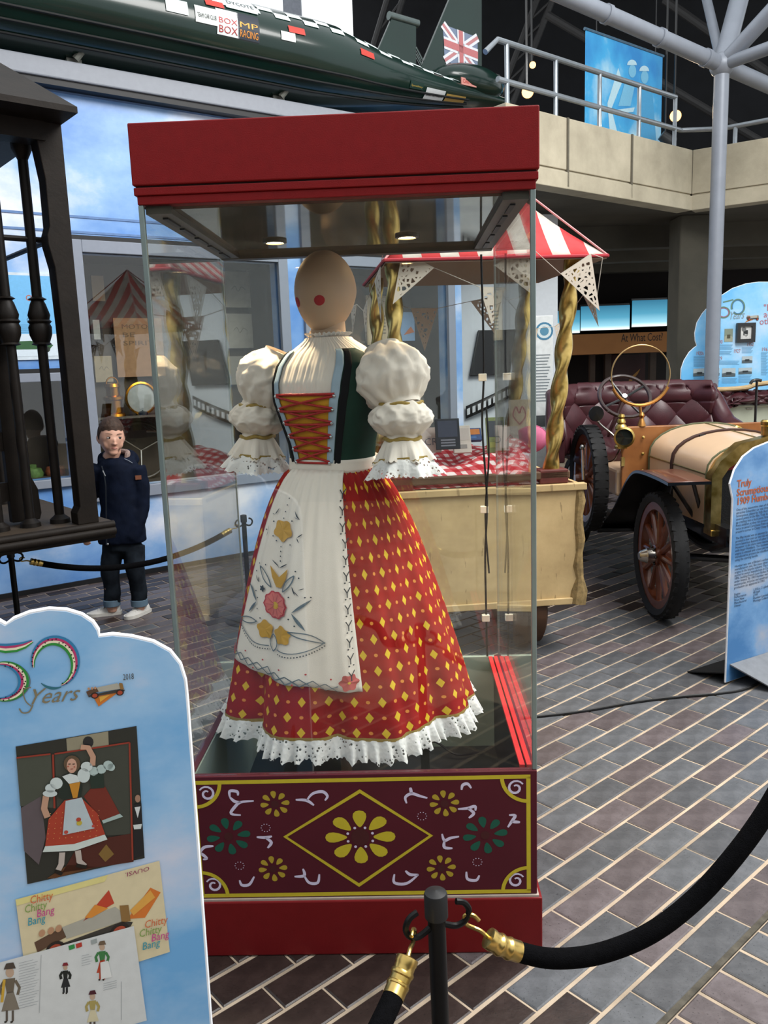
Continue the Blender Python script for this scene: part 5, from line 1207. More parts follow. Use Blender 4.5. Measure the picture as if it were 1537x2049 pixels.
# wheels and leg under the cart
w_ = KI @ Vector((*G(1070, 1293).xy, 0))
for x in (w_.x, -KW+.16): q = MB(); q.lathe([(.0, -.045), (.19, -.045), (.215, -.03), (.22, 0), (.215, .03), (.19, .045), (.0, .045)], 32, Matrix.Translation((x, .22, .22)) @ Matrix.Rotation(PI/2, 4, 'Y'), caps=False); q.build('wheel', P('wheel_wood', '#4b3322', .6, var=.25, scale=12), ck)
q = MB(); q.tube([(-KW+.16, .22, .22), (w_.x, .22, .22)], .02, 8); q.build('axle', m_cw2, ck)
for x in (w_.x, -KW+.16): q = MB(); q.bb(x-.03, x+.03, .19, .25, .22, zB_); q.build('axle_post', m_cw2, ck, smooth=0)
for x in (-.62, -.30):
    q = MB(); q.bb(x-.02, x+.02, .62, .66, 0, zB_); q.build('prop_leg', P('leg_red', '#6d2b26', .6), ck, smooth=0)
# ---- gingham cloth heaped on the counter
def m_ging():
    N = NT('gingham'); tc = N.coord('Object'); sx = N.n('ShaderNodeSeparateXYZ'); nz = N.n('ShaderNodeTexNoise'); nz.inputs['Scale'].default_value = 4; N.l(tc, nz.inputs[0])
    va = N.n('ShaderNodeVectorMath', operation='MULTIPLY_ADD'); N.l(nz.outputs['Color'], va.inputs[0]); va.inputs[1].default_value = (.12, .12, .12); N.l(tc, va.inputs[2]); N.l(va.outputs[0], sx.inputs[0])
    f = lambda o: N.math('GREATER_THAN', N.math('FRACT', N.math('MULTIPLY', o, 17)), .5)
    s = N.math('MULTIPLY', N.math('ADD', f(N.math('ADD', sx.outputs[0], sx.outputs[2])), f(N.math('ADD', sx.outputs[1], N.math('MULTIPLY', sx.outputs[2], .8)))), .5)
    N.set(Base_Color=N.ramp(s, [(.1, col('#d9c9c6')), (.5, col('#bd4a50')), (.9, col('#a8141f'))]), Roughness=.85); return N.m
def gz(u, v):
    x = -KW+.03+(KW-.16)*u; y = .02+.75*v; b = noise.noise(Vector((x*5, y*5, 1.3)))*.07+noise.noise(Vector((x*13, y*13, 4)))*.025
    edge = min(1, v*6)*min(1, u*8, (1-u)*8); return (x, y, zT_+.012+edge*max(.01, .085+.07*v+b))
q = MB(); q.grid(gz, 70, 50); gc = q.build('gingham_cloth', m_ging(), None, smooth=180); gc.location = (k0.x, k0.y, 0); gc.rotation_euler = (0, 0, KA)
sm = gc.modifiers.new('t', 'SOLIDIFY'); sm.thickness = .003; tag(gc, 'crumpled red and white gingham cloth heaped on the cart counter', 'cloth')
KM = Matrix.Translation((k0.x, k0.y, 0)) @ Matrix.Rotation(KA, 4, 'Z')
def item(name, label, cat, px4, dpt, th, mat, lean=.25, group=None, art=None):
    """flat rigid thing standing on the cloth; px4 = left, right, top, bottom in the photo"""
    s = Sheet(KM @ Vector((0, dpt, 0)), (math.cos(KA), math.sin(KA), 0)); l, r, t, b = px4
    x0, z1 = s.xz(l, t); x1, z0 = s.xz(r, b); w2 = (x1-x0)/2; hh = z1-z0
    c_ = KM @ Vector(((KI @ (s.p0)).x*0+x0+w2, dpt, 0)); o = thing(name, label, cat, (c_.x, c_.y, z0), KA, group); o.rotation_euler = (-lean, 0, KA)
    q = MB(); q.bb(-w2, w2, 0, th, 0, hh); q.build('cover', mat, o, smooth=0, bevel=.002)
    if art: p_ = Print(-.0006); art(p_, w2, hh); p_.build('printed_cover', o)
    return o
def plain_art(c1, c2):
    def f(p, w, h): p.rect(-w*.85, w*.85, h*.45, h*.9, c1, 1); p.rect(-w*.7, w*.5, h*.15, h*.3, c2, 1)
    return f
def dvd_art2(p, w, h):
    p.rect(-w*.8, w*.8, h*.4, h*.93, '#343a4a', 1)
    for k in range(3): p.rect(-w*.6, w*.6, h*(.10+.09*k), h*(.15+.09*k), '#6c6e78', 1)
item('disc_case', 'dark grey upright disc case standing on the gingham cloth', 'case', (872, 922, 838, 898), .20, .014, P('case_dark', '#23262c', .3), .2, None, dvd_art2)
item('card', 'pale greeting card with grey capital letters leaning behind the disc case', 'card', (838, 884, 855, 905), .26, .003, P('card_pale', '#b8aaa2', .7), .3, None, lambda p, w, h: p.text('CRU', (-w*.5, h*.3), h*.4, '#6d6a70', 1))
item('book', 'white book leaning beside the dark disc case on gingham', 'book', (908, 945, 850, 905), .28, .02, P('book_white', '#c7bfb4', .6), .35, None, plain_art('#b9b0a8', '#8a8580'))
item('picture_book', 'orange and blue picture book lying behind the gingham heap', 'book', (922, 965, 855, 880), .42, .03, P('book_blue', '#2f4f86', .5), .5, None, plain_art('#c9792f', '#3a6cab'))
item('card', 'cream card with pink heart outline standing on the cart', 'card', (1020, 1062, 800, 870), .40, .003, P('card_cream', '#c9bda4', .7), .15, None, lambda p, w, h: p.line([(v.x, v.y) for v in spline([(0, h*.3), (-w*.6, h*.55), (-w*.3, h*.8), (0, h*.62), (w*.3, h*.8), (w*.6, h*.55), (0, h*.3)], 5)], w*.14, '#a8606a', 1))
item('card', 'small grey card with red scribble tilted on the gingham cloth', 'card', (1000, 1040, 853, 895), .18, .003, P('card_grey', '#bdb5ae', .7), .3, None, lambda p, w, h: p.line([(-w*.4, h*.3), (w*.2, h*.6), (w*.4, h*.4)], w*.1, '#a8404a', 1))
item('notebook', 'green edged notebook upright on the gingham cloth', 'book', (975, 1012, 835, 905), .24, .012, P('book_green', '#7b8757', .6), .2, None, plain_art('#444a52', '#9aa05a'))
o = thing('cushion', 'pink cushion tucked at the end of the cart counter', 'cushion', KM @ Vector((-.15, .42, zT_+.15)), KA); q = MB(); q.sphere((0, 0, .05), (.10, .06, .075), 18, 12); q.build('pad', P('cushion_pink', '#b8607f', .8), o); q = MB(); q.tube([(.10*math.cos(2*PI*k/24), .0, .05+.075*math.sin(2*PI*k/24)) for k in range(24)], .005, 6, closed=True); q.build('seam', P('cushion_seam', '#a05070', .8), o)
# ---- lace bunting
def m_pen():
    N = NT('cutwork_felt'); tc = N.coord('Generated'); vo = N.n('ShaderNodeTexVoronoi'); vo.feature = 'DISTANCE_TO_EDGE'; vo.inputs['Scale'].default_value = 42; N.l(N.coord(), vo.inputs[0])
    uv = N.n('ShaderNodeUVMap'); sx = N.n('ShaderNodeSeparateXYZ'); N.l(uv.outputs[0], sx.inputs[0])
    inner = N.math('GREATER_THAN', sx.outputs[0], .16)
    hole = N.math('MULTIPLY', N.math('GREATER_THAN', vo.outputs[0], .19), inner)
    N.set(Base_Color=col('#cfc4b4'), Roughness=.85, Alpha=N.math('SUBTRACT', 1, hole)); return N.m
PEN = m_pen()
def bunting(label, tris, strings):
    p_ = Vector(tris[0][0]); t = thing('bunting', label, 'bunting', p_, 0, 'strings of cut-out pennants round the canopy')
    for tri in tris:
        a, b, c_ = (Vector(v)-p_ for v in tri); ctr = (a+b+c_)/3; q = MB(); q.uv = {}
        q.add([a, b, c_, ctr], [(0, 1, 3), (1, 2, 3), (2, 0, 3)]); 
        for k in range(3): q.uv[k] = [(0, 0), (0, 0), (1, 1)]
        o = q.build('pennant', PEN, t, smooth=0); sm = o.modifiers.new('t', 'SOLIDIFY'); sm.thickness = .0015
    for s in strings:
        q = MB(); q.tube([Vector(v)-p_ for v in s], .002, 5); q.build('string', P('string_white', '#b9b2a6', .8), t)
def tri(Y, *pts): return tuple(AT(x, y, Y) for x, y in pts)
yf = k0.y-.10
A1 = [tri(yf-.02, (805, 502), (869, 536), (786, 609)), tri(yf, (959, 574), (1012, 576), (984, 650)), tri(yf+.01, (1024, 531), (1066, 498), (1062, 560)), tri(yf, (1183, 508), (1122, 548), (1200, 622))]
bunting('white cut-out pennant string along the canopy front', A1, [[AT(x, y, yf) for x, y in ((765, 505), (805, 502), (869, 536), (959, 574), (1012, 576), (1024, 531), (1066, 498), (1122, 548), (1183, 508), (1206, 516))]])
yb_ = k0.y+.95
A2 = [tri(yb_, (822, 617), (876, 617), (850, 703)), tri(yb_, (942, 603), (1005, 590), (990, 668)), tri(yb_, (1110, 653), (1134, 636), (1124, 735)), tri(yb_, (1068, 658), (1077, 657), (1070, 700))]
bunting('white cut-out pennant string hung along the canopy back', A2, [[AT(x, y, yb_) for x, y in ((755, 600), (822, 617), (876, 617), (942, 603), (1005, 590), (1068, 658), (1110, 653), (1134, 636), (1150, 630))]])
A3 = [(AT(762, 531, yf+.1), AT(750, 562, yf+.35), AT(763, 645, yf+.22)), (AT(736, 598, yf+.5), AT(727, 622, yf+.62), AT(733, 686, yf+.56)), (AT(714, 609, yf+.72), AT(702, 613, yf+.88), AT(706, 669, yf+.8))]
bunting('white cut-out pennant string receding along the canopy side by the mannequin', A3, [[AT(766, 510, yf), *A3[0][:2], *A3[1][:2], *A3[2][:2]]])
A4 = [(AT(1167, 590, yf+.25), AT(1192, 612, yf+.05), AT(1198, 653, yf+.15))]
bunting('white cut-out pennant hanging behind the front one at the brass pole', A4, [[AT(1134, 636, yb_), A4[0][0], A4[0][1], AT(1206, 516, yf)]])
# ================================================================ VETERAN CAR (faces the camera, its driving side on the left)
m_tyre = P('tyre_rubber', '#121213', .75, var=.3, scale=30, bump=.3); m_spk = P('spoke_varnish', '#5b2d18', .3, var=.25, scale=14, coat=.5)
m_crm = P('bonnet_cream', '#c9ab8c', .35, var=.04, scale=6, coat=.4); m_tea = P('scuttle_wood', '#85502a', .35, var=.25, scale=5, c2='#a06a3a', coat=.3)
m_blkp = P('wing_black', '#0c0c0d', .35, coat=.4); m_lea = P('leather_maroon', '#3f1f24', .35, var=.2, scale=12, bump=.25, bscale=120); m_nick = P('nickel', '#b0aca4', .25, 1)
m_br = m_brass(); m_red2 = P('radiator_red', '#7d1a1a', .4)
CX, CYa = 2.12, 4.66                            # centre line, front axle
car = thing('veteran_car', 'cream and wood open veteran car with brass radiator, maroon buttoned seats and spoked wheels', 'car', (CX, 5.3, 0))
def cb(mb, nm, mt, parent=None, **k):           # parts are modelled in world coordinates
    o = mb.build(nm, mt, parent or car, **k)
    if parent is None: o.location = (-CX, -5.3, 0)
    return o
wz = .372
def car_wheel(x, y, nm='wheel', side=-1):
    ty, M = spoked(Vector((x, y, wz)), wz, .095, m_tyre, m_spk, 12, car, m_spk, 'x', nm=nm, spoke_r=.019); ty.location = (-CX, -5.3, 0)
    for i in range(40):                          # tread bars across the crown
        a = 2*PI*i/40
        for s in (-1, 1):
            q = MB(); T = Matrix.Translation((x, y, wz)) @ Matrix.Rotation(a, 4, 'X') @ Matrix.Translation((s*.022, 0, wz-.0075)) @ Matrix.Rotation(s*.25, 4, 'Z'); q.box((0, 0, 0), (.034, .030, .012), M=T)
            if nm != 'wheel' or y < 5: q.build('tread_block', m_tyre, ty, smooth=0)
    q = MB(); q.lathe([(.0, 0), (.045, 0), (.045, .05), (.040, .056), (.030, .085), (.022, .092), (.0, .093)], 20, Matrix.Translation((x+side*.03, y, wz)) @ Matrix.Rotation(side*PI/2, 4, 'Y'), caps=False); q.build('hub_cap', m_nick, ty)
    for i in range(6):
        a = 2*PI*i/6; q = MB(); q.sphere((x+side*.04, y+.052*math.cos(a), wz+.052*math.sin(a)), .008, 8, 6); q.build('hub_bolt', m_blkp, ty)
    return ty
car_wheel(1.60, CYa); car_wheel(2*CX-1.60, CYa, side=1); car_wheel(1.60, 6.70); car_wheel(2*CX-1.60, 6.70, side=1)
# spare wheel carried at the driver's step
sp, M_ = spoked(Vector((1.445, 5.72, .69)), .375, .105, m_tyre, m_spk, 12, car, m_spk, 'x', nm='spare_wheel', spoke_r=.017); sp.location = (-CX, -5.3, 0)
for i in range(44):
    a = 2*PI*i/44
    for s in (-1, 1): q = MB(); T = Matrix.Translation((1.445, 5.72, .69)) @ Matrix.Rotation(a, 4, 'X') @ Matrix.Translation((s*.025, 0, .3685)); q.box((0, 0, 0), (.042, .034, .012), M=T); q.build('tread_block', m_tyre, sp, smooth=0)
# axle, springs, frame
q = MB(); q.tube([(1.60, CYa, wz), (CX, CYa, wz-.05), (2*CX-1.60, CYa, wz)], .022, 10); cb(q, 'front_axle', m_blkp)
for x in (1.84, 2.40):
    q = MB(); q.bb(x-.03, x+.03, 4.25, 7.0, .50, .60); cb(q, 'chassis_rail', m_blkp, smooth=0)
    q = MB(); q.tube(spline([(x, 4.22, .55), (x, 4.45, .46), (x, CYa, .43), (x, 4.9, .46), (x, 5.1, .52)], 4), .024, 8, ell=(1, 1)); cb(q, 'spring', m_blkp)
q = MB(); q.bb(1.86, 2.38, 4.55, 6.4, .40, .55); cb(q, 'undertray', m_blkp, smooth=0)
# bonnet: five flat panels
def bon(y, z0, zs, zc, hw):
    L = [(CX-hw, z0)]+[(CX-hw*math.cos(t), zs+(zc-zs)*math.sin(t)**.85) for t in (PI/2*k/7 for k in range(8))]
    return L+[(2*CX-x, z) for x, z in L[-2::-1]]
A = bon(4.48, .58, .862, 1.035, .33); B = bon(5.38, .58, .872, 1.075, .36)
q = MB(); vs = [(x, 4.48, z) for x, z in A]+[(x, 5.38, z) for x, z in B]
nb = len(A); q.add(vs, [(i, i+1, nb+1+i, nb+i) for i in range(nb-1)]+[tuple(range(nb))[::-1], tuple(range(nb, 2*nb))]); bn = cb(q, 'bonnet', m_crm, smooth=30)
for i in (1, 8, nb-2): q = MB(); q.tube([vs[i], vs[nb+i]], .006, 6); q.build('bonnet_hinge', P('hinge_brass', '#8f8560', .35, .8), bn)
q = MB(); q.tube([(x, 4.49, z+.002) for x, z in A], .008, 6); q.tube([(x, 5.37, z+.002) for x, z in B], .008, 6); o = q.build('bonnet_edging', P('edging_green', '#55583f', .5), bn)
q = MB(); Y_ = 4.98; Cc = [((a[0]+b[0])/2, (a[1]+b[1])/2) for a, b in zip(A, B)]
for dy in (-.012, 0, .012): q.tube([(CX+(x-CX)*1.015, Y_+dy, z+.008) for x, z in Cc], .007, 6)
q.build('bonnet_strap', P('strap_leather', '#3a221a', .6), bn)
q = MB(); q.box((CX-.17, Y_, 1.03), (.05, .05, .02)); q.build('strap_buckle', m_blkp, bn, smooth=0, bevel=.004)
# radiator: brass shell round a black core
def rad(k, dz=0): 
    return [(CX-.31*k, .56), (CX-.31*k, .86+dz*.2), (CX-.27*k, .93+dz*.5), (CX-.17*k, 1.01+dz), (CX, 1.05+dz), (CX+.17*k, 1.01+dz), (CX+.27*k, .93+dz*.5), (CX+.31*k, .86+dz*.2), (CX+.31*k, .56)]
q = MB(); o_ = rad(1.08, .025); i_ = rad(.90, -.05); n = len(o_)
q.add([(x, 4.40, z) for x, z in o_]+[(x, 4.40, z) for x, z in i_]+[(x, 4.485, z) for x, z in o_]+[(x, 4.485, z) for x, z in i_], [(i, i+1, n+i+1, n+i) for i in range(n-1)]+[(2*n+i, i, i+1, 2*n+i+1)[::-1] for i in range(n-1)]+[(n+i, n+i+1, 3*n+i+1, 3*n+i) for i in range(n-1)]); rd = cb(q, 'radiator_shell', m_br, smooth=40)
q = MB(); q.prism(rad(.90, -.05), 4.43, 4.47); q.build('radiator_core', P('core_black', '#08090a', .5, bump=.8, bscale=150), rd, smooth=0)
q = MB(); q.prism([(CX-.262, .885), (CX-.150, .965), (CX, 1.0), (CX+.150, .965), (CX+.262, .885), (CX+.14, .915), (CX, .935), (CX-.14, .915)], 4.415, 4.44); q.build('radiator_badge', m_red2, rd, smooth=0)
q = MB(); q.lathe([(.030, 1.07), (.030, 1.12), (.034, 1.125), (.034, 1.145), (.026, 1.155), (.0, 1.156)], 20, Matrix.Translation((CX-.02, 4.46, 0)), caps=False); q.build('filler_cap', m_br, rd)
q = MB(); q.bb(CX-.335, CX+.335, 4.39, 4.50, .53, .565); q.build('radiator_foot', m_br, rd, smooth=0, bevel=.005)
# wooden scuttle board
q = MB(); q.prism([(1.585, .63), (1.585, 1.05), (1.60, 1.068), (2*CX-1.60, 1.068), (2*CX-1.585, 1.05), (2*CX-1.585, .63)], 5.39, 5.425); dsh = cb(q, 'scuttle_board', m_tea, smooth=0, bevel=.006)
for p in ((1232+55, 875), (1286, 908), (1286, 942)):
    c_ = AT(*p, 5.38); q = MB(); q.lathe([(.0, 0), (.011, .002), (.011, .008), (.0, .012)], 12, Matrix.Translation(c_) @ Matrix.Rotation(PI/2, 4, 'X'), caps=False); q.build('brass_screw', m_br, dsh)
c_ = AT(1472, 864, 5.385); q = MB(); q.lathe([(.028, 0), (.040, .002), (.042, .02), (.032, .026), (.030, .01), (.0, .009)], 24, Matrix.Translation(c_) @ Matrix.Rotation(PI/2, 4, 'X'), caps=False); q.build('brass_gauge', m_br, dsh)
for z in (.84, 1.0): q = MB(); q.bb(1.578, 1.60, 5.375, 5.40, z-.03, z+.03); q.build('corner_bracket', m_br, dsh, smooth=0)
# wing over the near wheel, running board
def wing(sx, nm):
    X0, X1 = (1.50, 1.73) if sx < 0 else (2*CX-1.73, 2*CX-1.50)
    pth = [(4.27, .855), (4.45, .862), (4.70, .862), (4.86, .845), (4.98, .79), (5.10, .70), (5.24, .58), (5.40, .47), (5.60, .385), (5.85, .36)]
    s_ = spline([(0, y, z) for y, z in pth], 5); q = MB(); n = len(s_)
    vs = [(X0, p.y, p.z) for p in s_]+[(X1, p.y, p.z) for p in s_]+[(X0, p.y, p.z-.016) for p in s_]+[(X1, p.y, p.z-.016) for p in s_]
    q.add(vs, [(i, i+1, n+i+1, n+i) for i in range(n-1)]+[(2*n+i, 3*n+i, 3*n+i+1, 2*n+i+1) for i in range(n-1)]+[(i, 2*n+i, 2*n+i+1, i+1) for i in range(n-1)]+[(n+i, n+i+1, 3*n+i+1, 3*n+i) for i in range(n-1)]+[(0, n, 3*n, 2*n)]); w_ = cb(q, nm, m_blkp, smooth=50)
    if sx < 0:
        k = 16; q = MB(); q.add([(X0+.004, p.y, p.z+.002) for p in s_[:k]]+[(X1-.004, p.y, p.z+.002) for p in s_[:k]], [(i, i+1, k+i+1, k+i) for i in range(k-1)]); x = q.build('wing_panel', P('wing_wood', '#5a3324', .35, coat=.4), w_, smooth=60); sm = x.modifiers.new('t', 'SOLIDIFY'); sm.thickness = .002
        # hanging side valance
        q = MB(); q.add([(X1, p.y, p.z-.016) for p in s_[14:]]+[(X1, p.y, max(.33, p.z-.20)) for p in s_[14:]], [(i, i+1, len(s_)-14+i+1, len(s_)-14+i) for i in range(len(s_)-15)]); x = q.build('valance', m_blkp, w_, smooth=60); sm = x.modifiers.new('t', 'SOLIDIFY'); sm.thickness = .006
    q = MB(); xs = (X0+X1)/2+.04; q.tube([(xs+.05, 4.48, .85), (xs+.17, 4.62, .60)], .012, 8); q.tube([(xs-.02, 4.70, .85), (xs+.16, 4.66, .56)], .012, 8); q.build('wing_stay', m_blkp, w_)
wing(-1, 'front_wing'); wing(1, 'front_wing')
q = MB(); q.bb(1.47, 1.76, 5.55, 6.45, .33, .36); cb(q, 'running_board', m_blkp, smooth=0, bevel=.006)
# body tub, buttoned front seat
q = MB(); q.bb(1.56, 2*CX-1.56, 5.43, 6.65, .60, .78); cb(q, 'body_tub', m_crm, smooth=0, bevel=.02)
def tuft(u, v, nu, nv): 
    a = u*nu; b = v*nv; return (abs(math.sin(PI*(a+b)))*abs(math.sin(PI*(a-b))))**.45
xl2, xr2 = AT(1108, 800, 6.3).x, AT(1425, 800, 6.3).x; z0_, z1_ = .80, AT(1200, 781, 6.3).z
def seat_fn(u, v):
    a = PI*(u-.5)*.9; x = xl2+(xr2-xl2)*u; yb = 6.42-.22*(abs(2*u-1)**4); z = z0_+(z1_-z0_)*v; roll = .05*math.sin(PI*min(1, max(0, (v-.8)/.2))/1.0) if v > .8 else 0
    return (x, yb-.045*tuft(u, v*.9, 5, 2)*(1 if v < .9 else .3)-.03*(1-v)-roll*.6+.06*v, z+roll*.2)
q = MB(); q.grid(seat_fn, 110, 40); se = cb(q, 'seat_back', m_lea, smooth=180); sm = se.modifiers.new('t', 'SOLIDIFY'); sm.thickness = .07; sm.offset = -1
for i in range(1, 10):
    for j in range(1, 4):
        if (i+j) % 2: continue
        p = Vector(seat_fn(i/10, j/(2*.9)/2)); q = MB(); q.sphere(p-Vector((0, .004, 0)), (.012, .006, .012), 10, 6); q.build('button', m_lea, se)
q = MB(); q.tube([Vector(seat_fn(k/24, .97))+Vector((0, .02, .0)) for k in range(25)], .035, 10); q.build('seat_roll', m_lea, se)
q = MB(); q.grid(lambda u, v: (xl2+.1+(xr2-xl2-.2)*u, 5.88+.5*v, .86+.05*tuft(u, v, 4, 1)+.03*math.sin(PI*v)), 60, 20); o = cb(q, 'seat_cushion', m_lea, smooth=180); sm = o.modifiers.new('t', 'SOLIDIFY'); sm.thickness = .12; sm.offset = -1
for s, xx in ((-1, xl2), (1, xr2)):               # scrolled arm rests
    q = MB(); q.tube(spline([(xx, 6.40, z1_-.02), (xx+s*.0, 6.28, z1_-.08), (xx+s*.03, 6.12, z1_-.25), (xx+s*.05, 5.95, z1_-.30), (xx+s*.06, 5.86, z1_-.30)], 6), [.045+.025*math.sin(PI*k/24) for k in range(25)], 12); cb(q, 'arm_rest', m_lea)
    q = MB(); q.bb(min(xx, xx+s*.05), max(xx, xx+s*.05), 5.90, 6.35, .78, z1_-.30); cb(q, 'seat_side', m_lea, smooth=0, bevel=.01)
# steering wheel and column
sw_ = AT(1250, 793, 5.85); M = Matrix.Translation(sw_) @ Matrix.Rotation(math.radians(52), 4, 'X')
q = MB(); q.tube([M @ Vector((.178*math.cos(2*PI*k/40), .178*math.sin(2*PI*k/40), 0)) for k in range(40)], .014, 10, closed=True); st_ = cb(q, 'steering_wheel', P('wheel_rim_wood', '#2a1613', .3, coat=.4))
for k in range(4): q = MB(); a = 2*PI*k/4+.5; q.tube([M @ Vector((0, 0, -.02)), M @ Vector((.17*math.cos(a), .17*math.sin(a), 0))], .009, 6); q.build('steering_spoke', m_blkp, st_)
q = MB(); q.tube([M @ Vector((0, 0, .01)), M @ Vector((0, 0, -.62))], .018, 10); cb(q, 'steering_column', m_nick)
c_ = AT(1194, 828, 5.6); q = MB(); q.lathe([(.0, 0), (.050, .002), (.053, .010), (.048, .03), (.03, .055), (.012, .07), (.012, .12)], 24, Matrix.Translation(c_) @ Matrix.Rotation(PI/2*-1, 4, 'X') ); cb(q, 'horn', m_blkp)
q = MB(); q.tube(spline([c_+Vector((0, .08, 0)), c_+Vector((.06, .14, -.08)), c_+Vector((.16, .10, -.18)), Vector((1.60, 5.42, .86))], 6), .008, 6); cb(q, 'horn_tube', m_nick)
# round monocle screen on its brass stand
mc_ = AT(1282, 750, 5.42); R_ = .192
q = MB(); q.tube([mc_+Vector((R_*math.cos(2*PI*k/48), 0, R_*math.sin(2*PI*k/48))) for k in range(48)], .005, 8, closed=True); ms = cb(q, 'monocle_screen', P('screen_rim', '#a58a5e', .3, .9))
q = MB(); q.lathe([(R_-.003, -.003), (R_-.003, .003)], 48, Matrix.Translation(mc_) @ Matrix.Rotation(PI/2, 4, 'X')); q.build('screen_glass', m_glass(), ms)
q = MB(); q.tube([mc_+Vector((R_*1.03*math.cos(a), -.004, R_*1.03*math.sin(a))) for a in (math.radians(205+k*130/16) for k in range(17))], .011, 8); q.tube([mc_+Vector((0, 0, -R_-.01)), (mc_.x+.01, 5.41, 1.08)], .010, 8); q.lathe([(.03, 0), (.024, .02), (.012, .05), (.02, .07), (.010, .09)], 14, Matrix.Translation((mc_.x+.01, 5.41, 1.068))); q.build('screen_stand', P('stand_brass', '#a9773f', .3, .9), ms)
# brass side lamp
lc_ = AT(1243, 874, 5.30)
q = MB(); q.lathe([(.0, -.075), (.038, -.075), (.042, -.06), (.034, -.052), (.034, .045), (.042, .052), (.036, .07), (.022, .085), (.030, .092), (.024, .112), (.014, .12), (.024, .128), (.018, .145), (.0, .15)], 24, Matrix.Translation(lc_), caps=False); lm = cb(q, 'side_lamp', m_br)
q = MB(); T = Matrix.Translation(lc_+Vector((.012, -.03, 0))) @ Matrix.Rotation(PI/2, 4, 'X') @ Matrix.Rotation(-.3, 4, 'Y'); q.lathe([(.058, -.02), (.064, .0), (.066, .02), (.054, .026), (.052, .012)], 28, T, caps=False); q.build('lamp_bezel', m_br, lm)
q = MB(); q.lathe([(.053, .012), (.0, .018)], 28, T, caps=False); q.build('lamp_lens', P('lens_dark', '#1d211e', .08), lm)
q = MB(); q.tube([lc_+Vector((.03, .02, -.05)), Vector((1.60, 5.40, .93))], .010, 8); cb(q, 'lamp_bracket', m_br)
q = MB(); q.tube(spline([AT(1190, 925, 5.55), AT(1225, 922, 5.5), AT(1237, 905, 5.45), AT(1247, 880, 5.42)], 6), .006, 6); cb(q, 'brake_cable', m_nick)
q = MB(); q.tube([AT(1168, 960, 5.6), AT(1166, 900, 5.62)], .012, 8); q.sphere(AT(1166, 895, 5.62), .02, 10, 8); cb(q, 'brake_lever', m_nick)
# floor-tall umbrella propped in the car
u0 = AT(1511, 762, 5.7); u1 = AT(1511, 850, 5.7)
um = thing('umbrella', 'furled black umbrella with crook handle propped behind the wooden scuttle', 'umbrella', (u1.x, u1.y, .79)); zz = u0.z-.79
q = MB(); q.tube([(0, 0, 0), (0, 0, zz)], .009, 8); q.build('shaft', m_blkp, um)
q = MB(); q.tube(spline([(-.045, 0, zz-.02), (-.03, 0, zz), (0, 0, zz+.005), (.03, 0, zz)], 5), .011, 8); q.build('handle', m_blkp, um)
q = MB(); q.grid(lambda u, v: ((.008+.028*(1-v))*math.cos(2*PI*u)*(1+.25*math.cos(16*PI*u)), (.008+.028*(1-v))*math.sin(2*PI*u)*(1+.25*math.cos(16*PI*u)), .02+v*.24), 64, 6, cu=True); q.build('folded_canopy', P('umbrella_cloth', '#0d0e10', .8), um, smooth=180)

# ================================================================ PALE TOURING CAR BEHIND
pc = thing('touring_car', 'pale green-grey touring car with buttoned leather rim and folded hood behind the veteran car', 'car', (3.3, 7.3, 0), math.radians(-4))
m_pg = P('touring_paint', '#a9ae9c', .4, var=.05, scale=6, coat=.3)
PS = Sheet((3.3, 7.3, 0), (math.cos(math.radians(-4)), math.sin(math.radians(-4)), 0)); pz = PS.xz
za, zb3, zc3 = pz(1460, 850)[1], pz(1460, 812)[1], pz(1460, 783)[1]; xa = pz(1402, 830)[0]; xb = xa+1.7
q = MB(); q.bb(xa-.30, xb, .0, .72, .42, zb3); q.build('body', m_pg, pc, smooth=0, bevel=.02)
q = MB(); q.tube([(xa-.30, -.004, zb3-.008), (xb, -.004, zb3-.008)], .012, 8); q.build('body_moulding', m_pg, pc)
q = MB(); q.grid(lambda u, v: (xa-.3+(xb-xa+.3)*u, .05-.07*tuft(u, v*.8+.1, 9, 1)+.10*v, zb3+(zc3-zb3)*v), 140, 16); o = q.build('buttoned_rim', m_lea, pc, smooth=180); sm = o.modifiers.new('t', 'SOLIDIFY'); sm.thickness = .05; sm.offset = -1
q = MB(); q.grid(lambda u, v: (xa+.18+1.3*u, -.01-.06*tuft(u, v*.8+.1, 6, 1)-.04*math.sin(PI*v), zb3+.01+.085*v*math.sin(PI*min(1, u*4)/2)), 120, 12); o = q.build('door_pad', m_lea, pc, smooth=180); sm = o.modifiers.new('t', 'SOLIDIFY'); sm.thickness = .04; sm.offset = -1
q = MB(); q.tube(spline([(xa-.30, .12, zc3), (xa, .12, zc3+.01), (xa+.4, .10, zc3+.02), (xa+.62, .10, zc3+.06), (xb, .12, zc3+.10)], 6), .032, 10, ell=(.7, 1.2)); q.build('folded_hood', P('hood_canvas', '#b39a72', .8), pc)
q = MB(); q.tube([(xa+.66, .16, zc3+.05), (xb, .16, zc3+.14)], .045, 10); q.build('hood_frame', m_blkp, pc)
for x in (xa+.2, xa+.42): q = MB(); q.box((x, -.006, zb3-.03), (.05, .008, .012)); q.build('door_hinge', m_nick, pc, smooth=0)
q = MB(); q.bb(xa+.62, xa+.645, -.012, 0, zb3-.28, zb3); q.build('leather_strap', P('strap_tan', '#8a5230', .6), pc, smooth=0)
for x in (xa+.15, xb-.3):
    for y in (.06, .66): spoked(Vector((x, y, .38)), .38, .09, m_tyre, m_pg, 12, pc, m_nick, 'y')
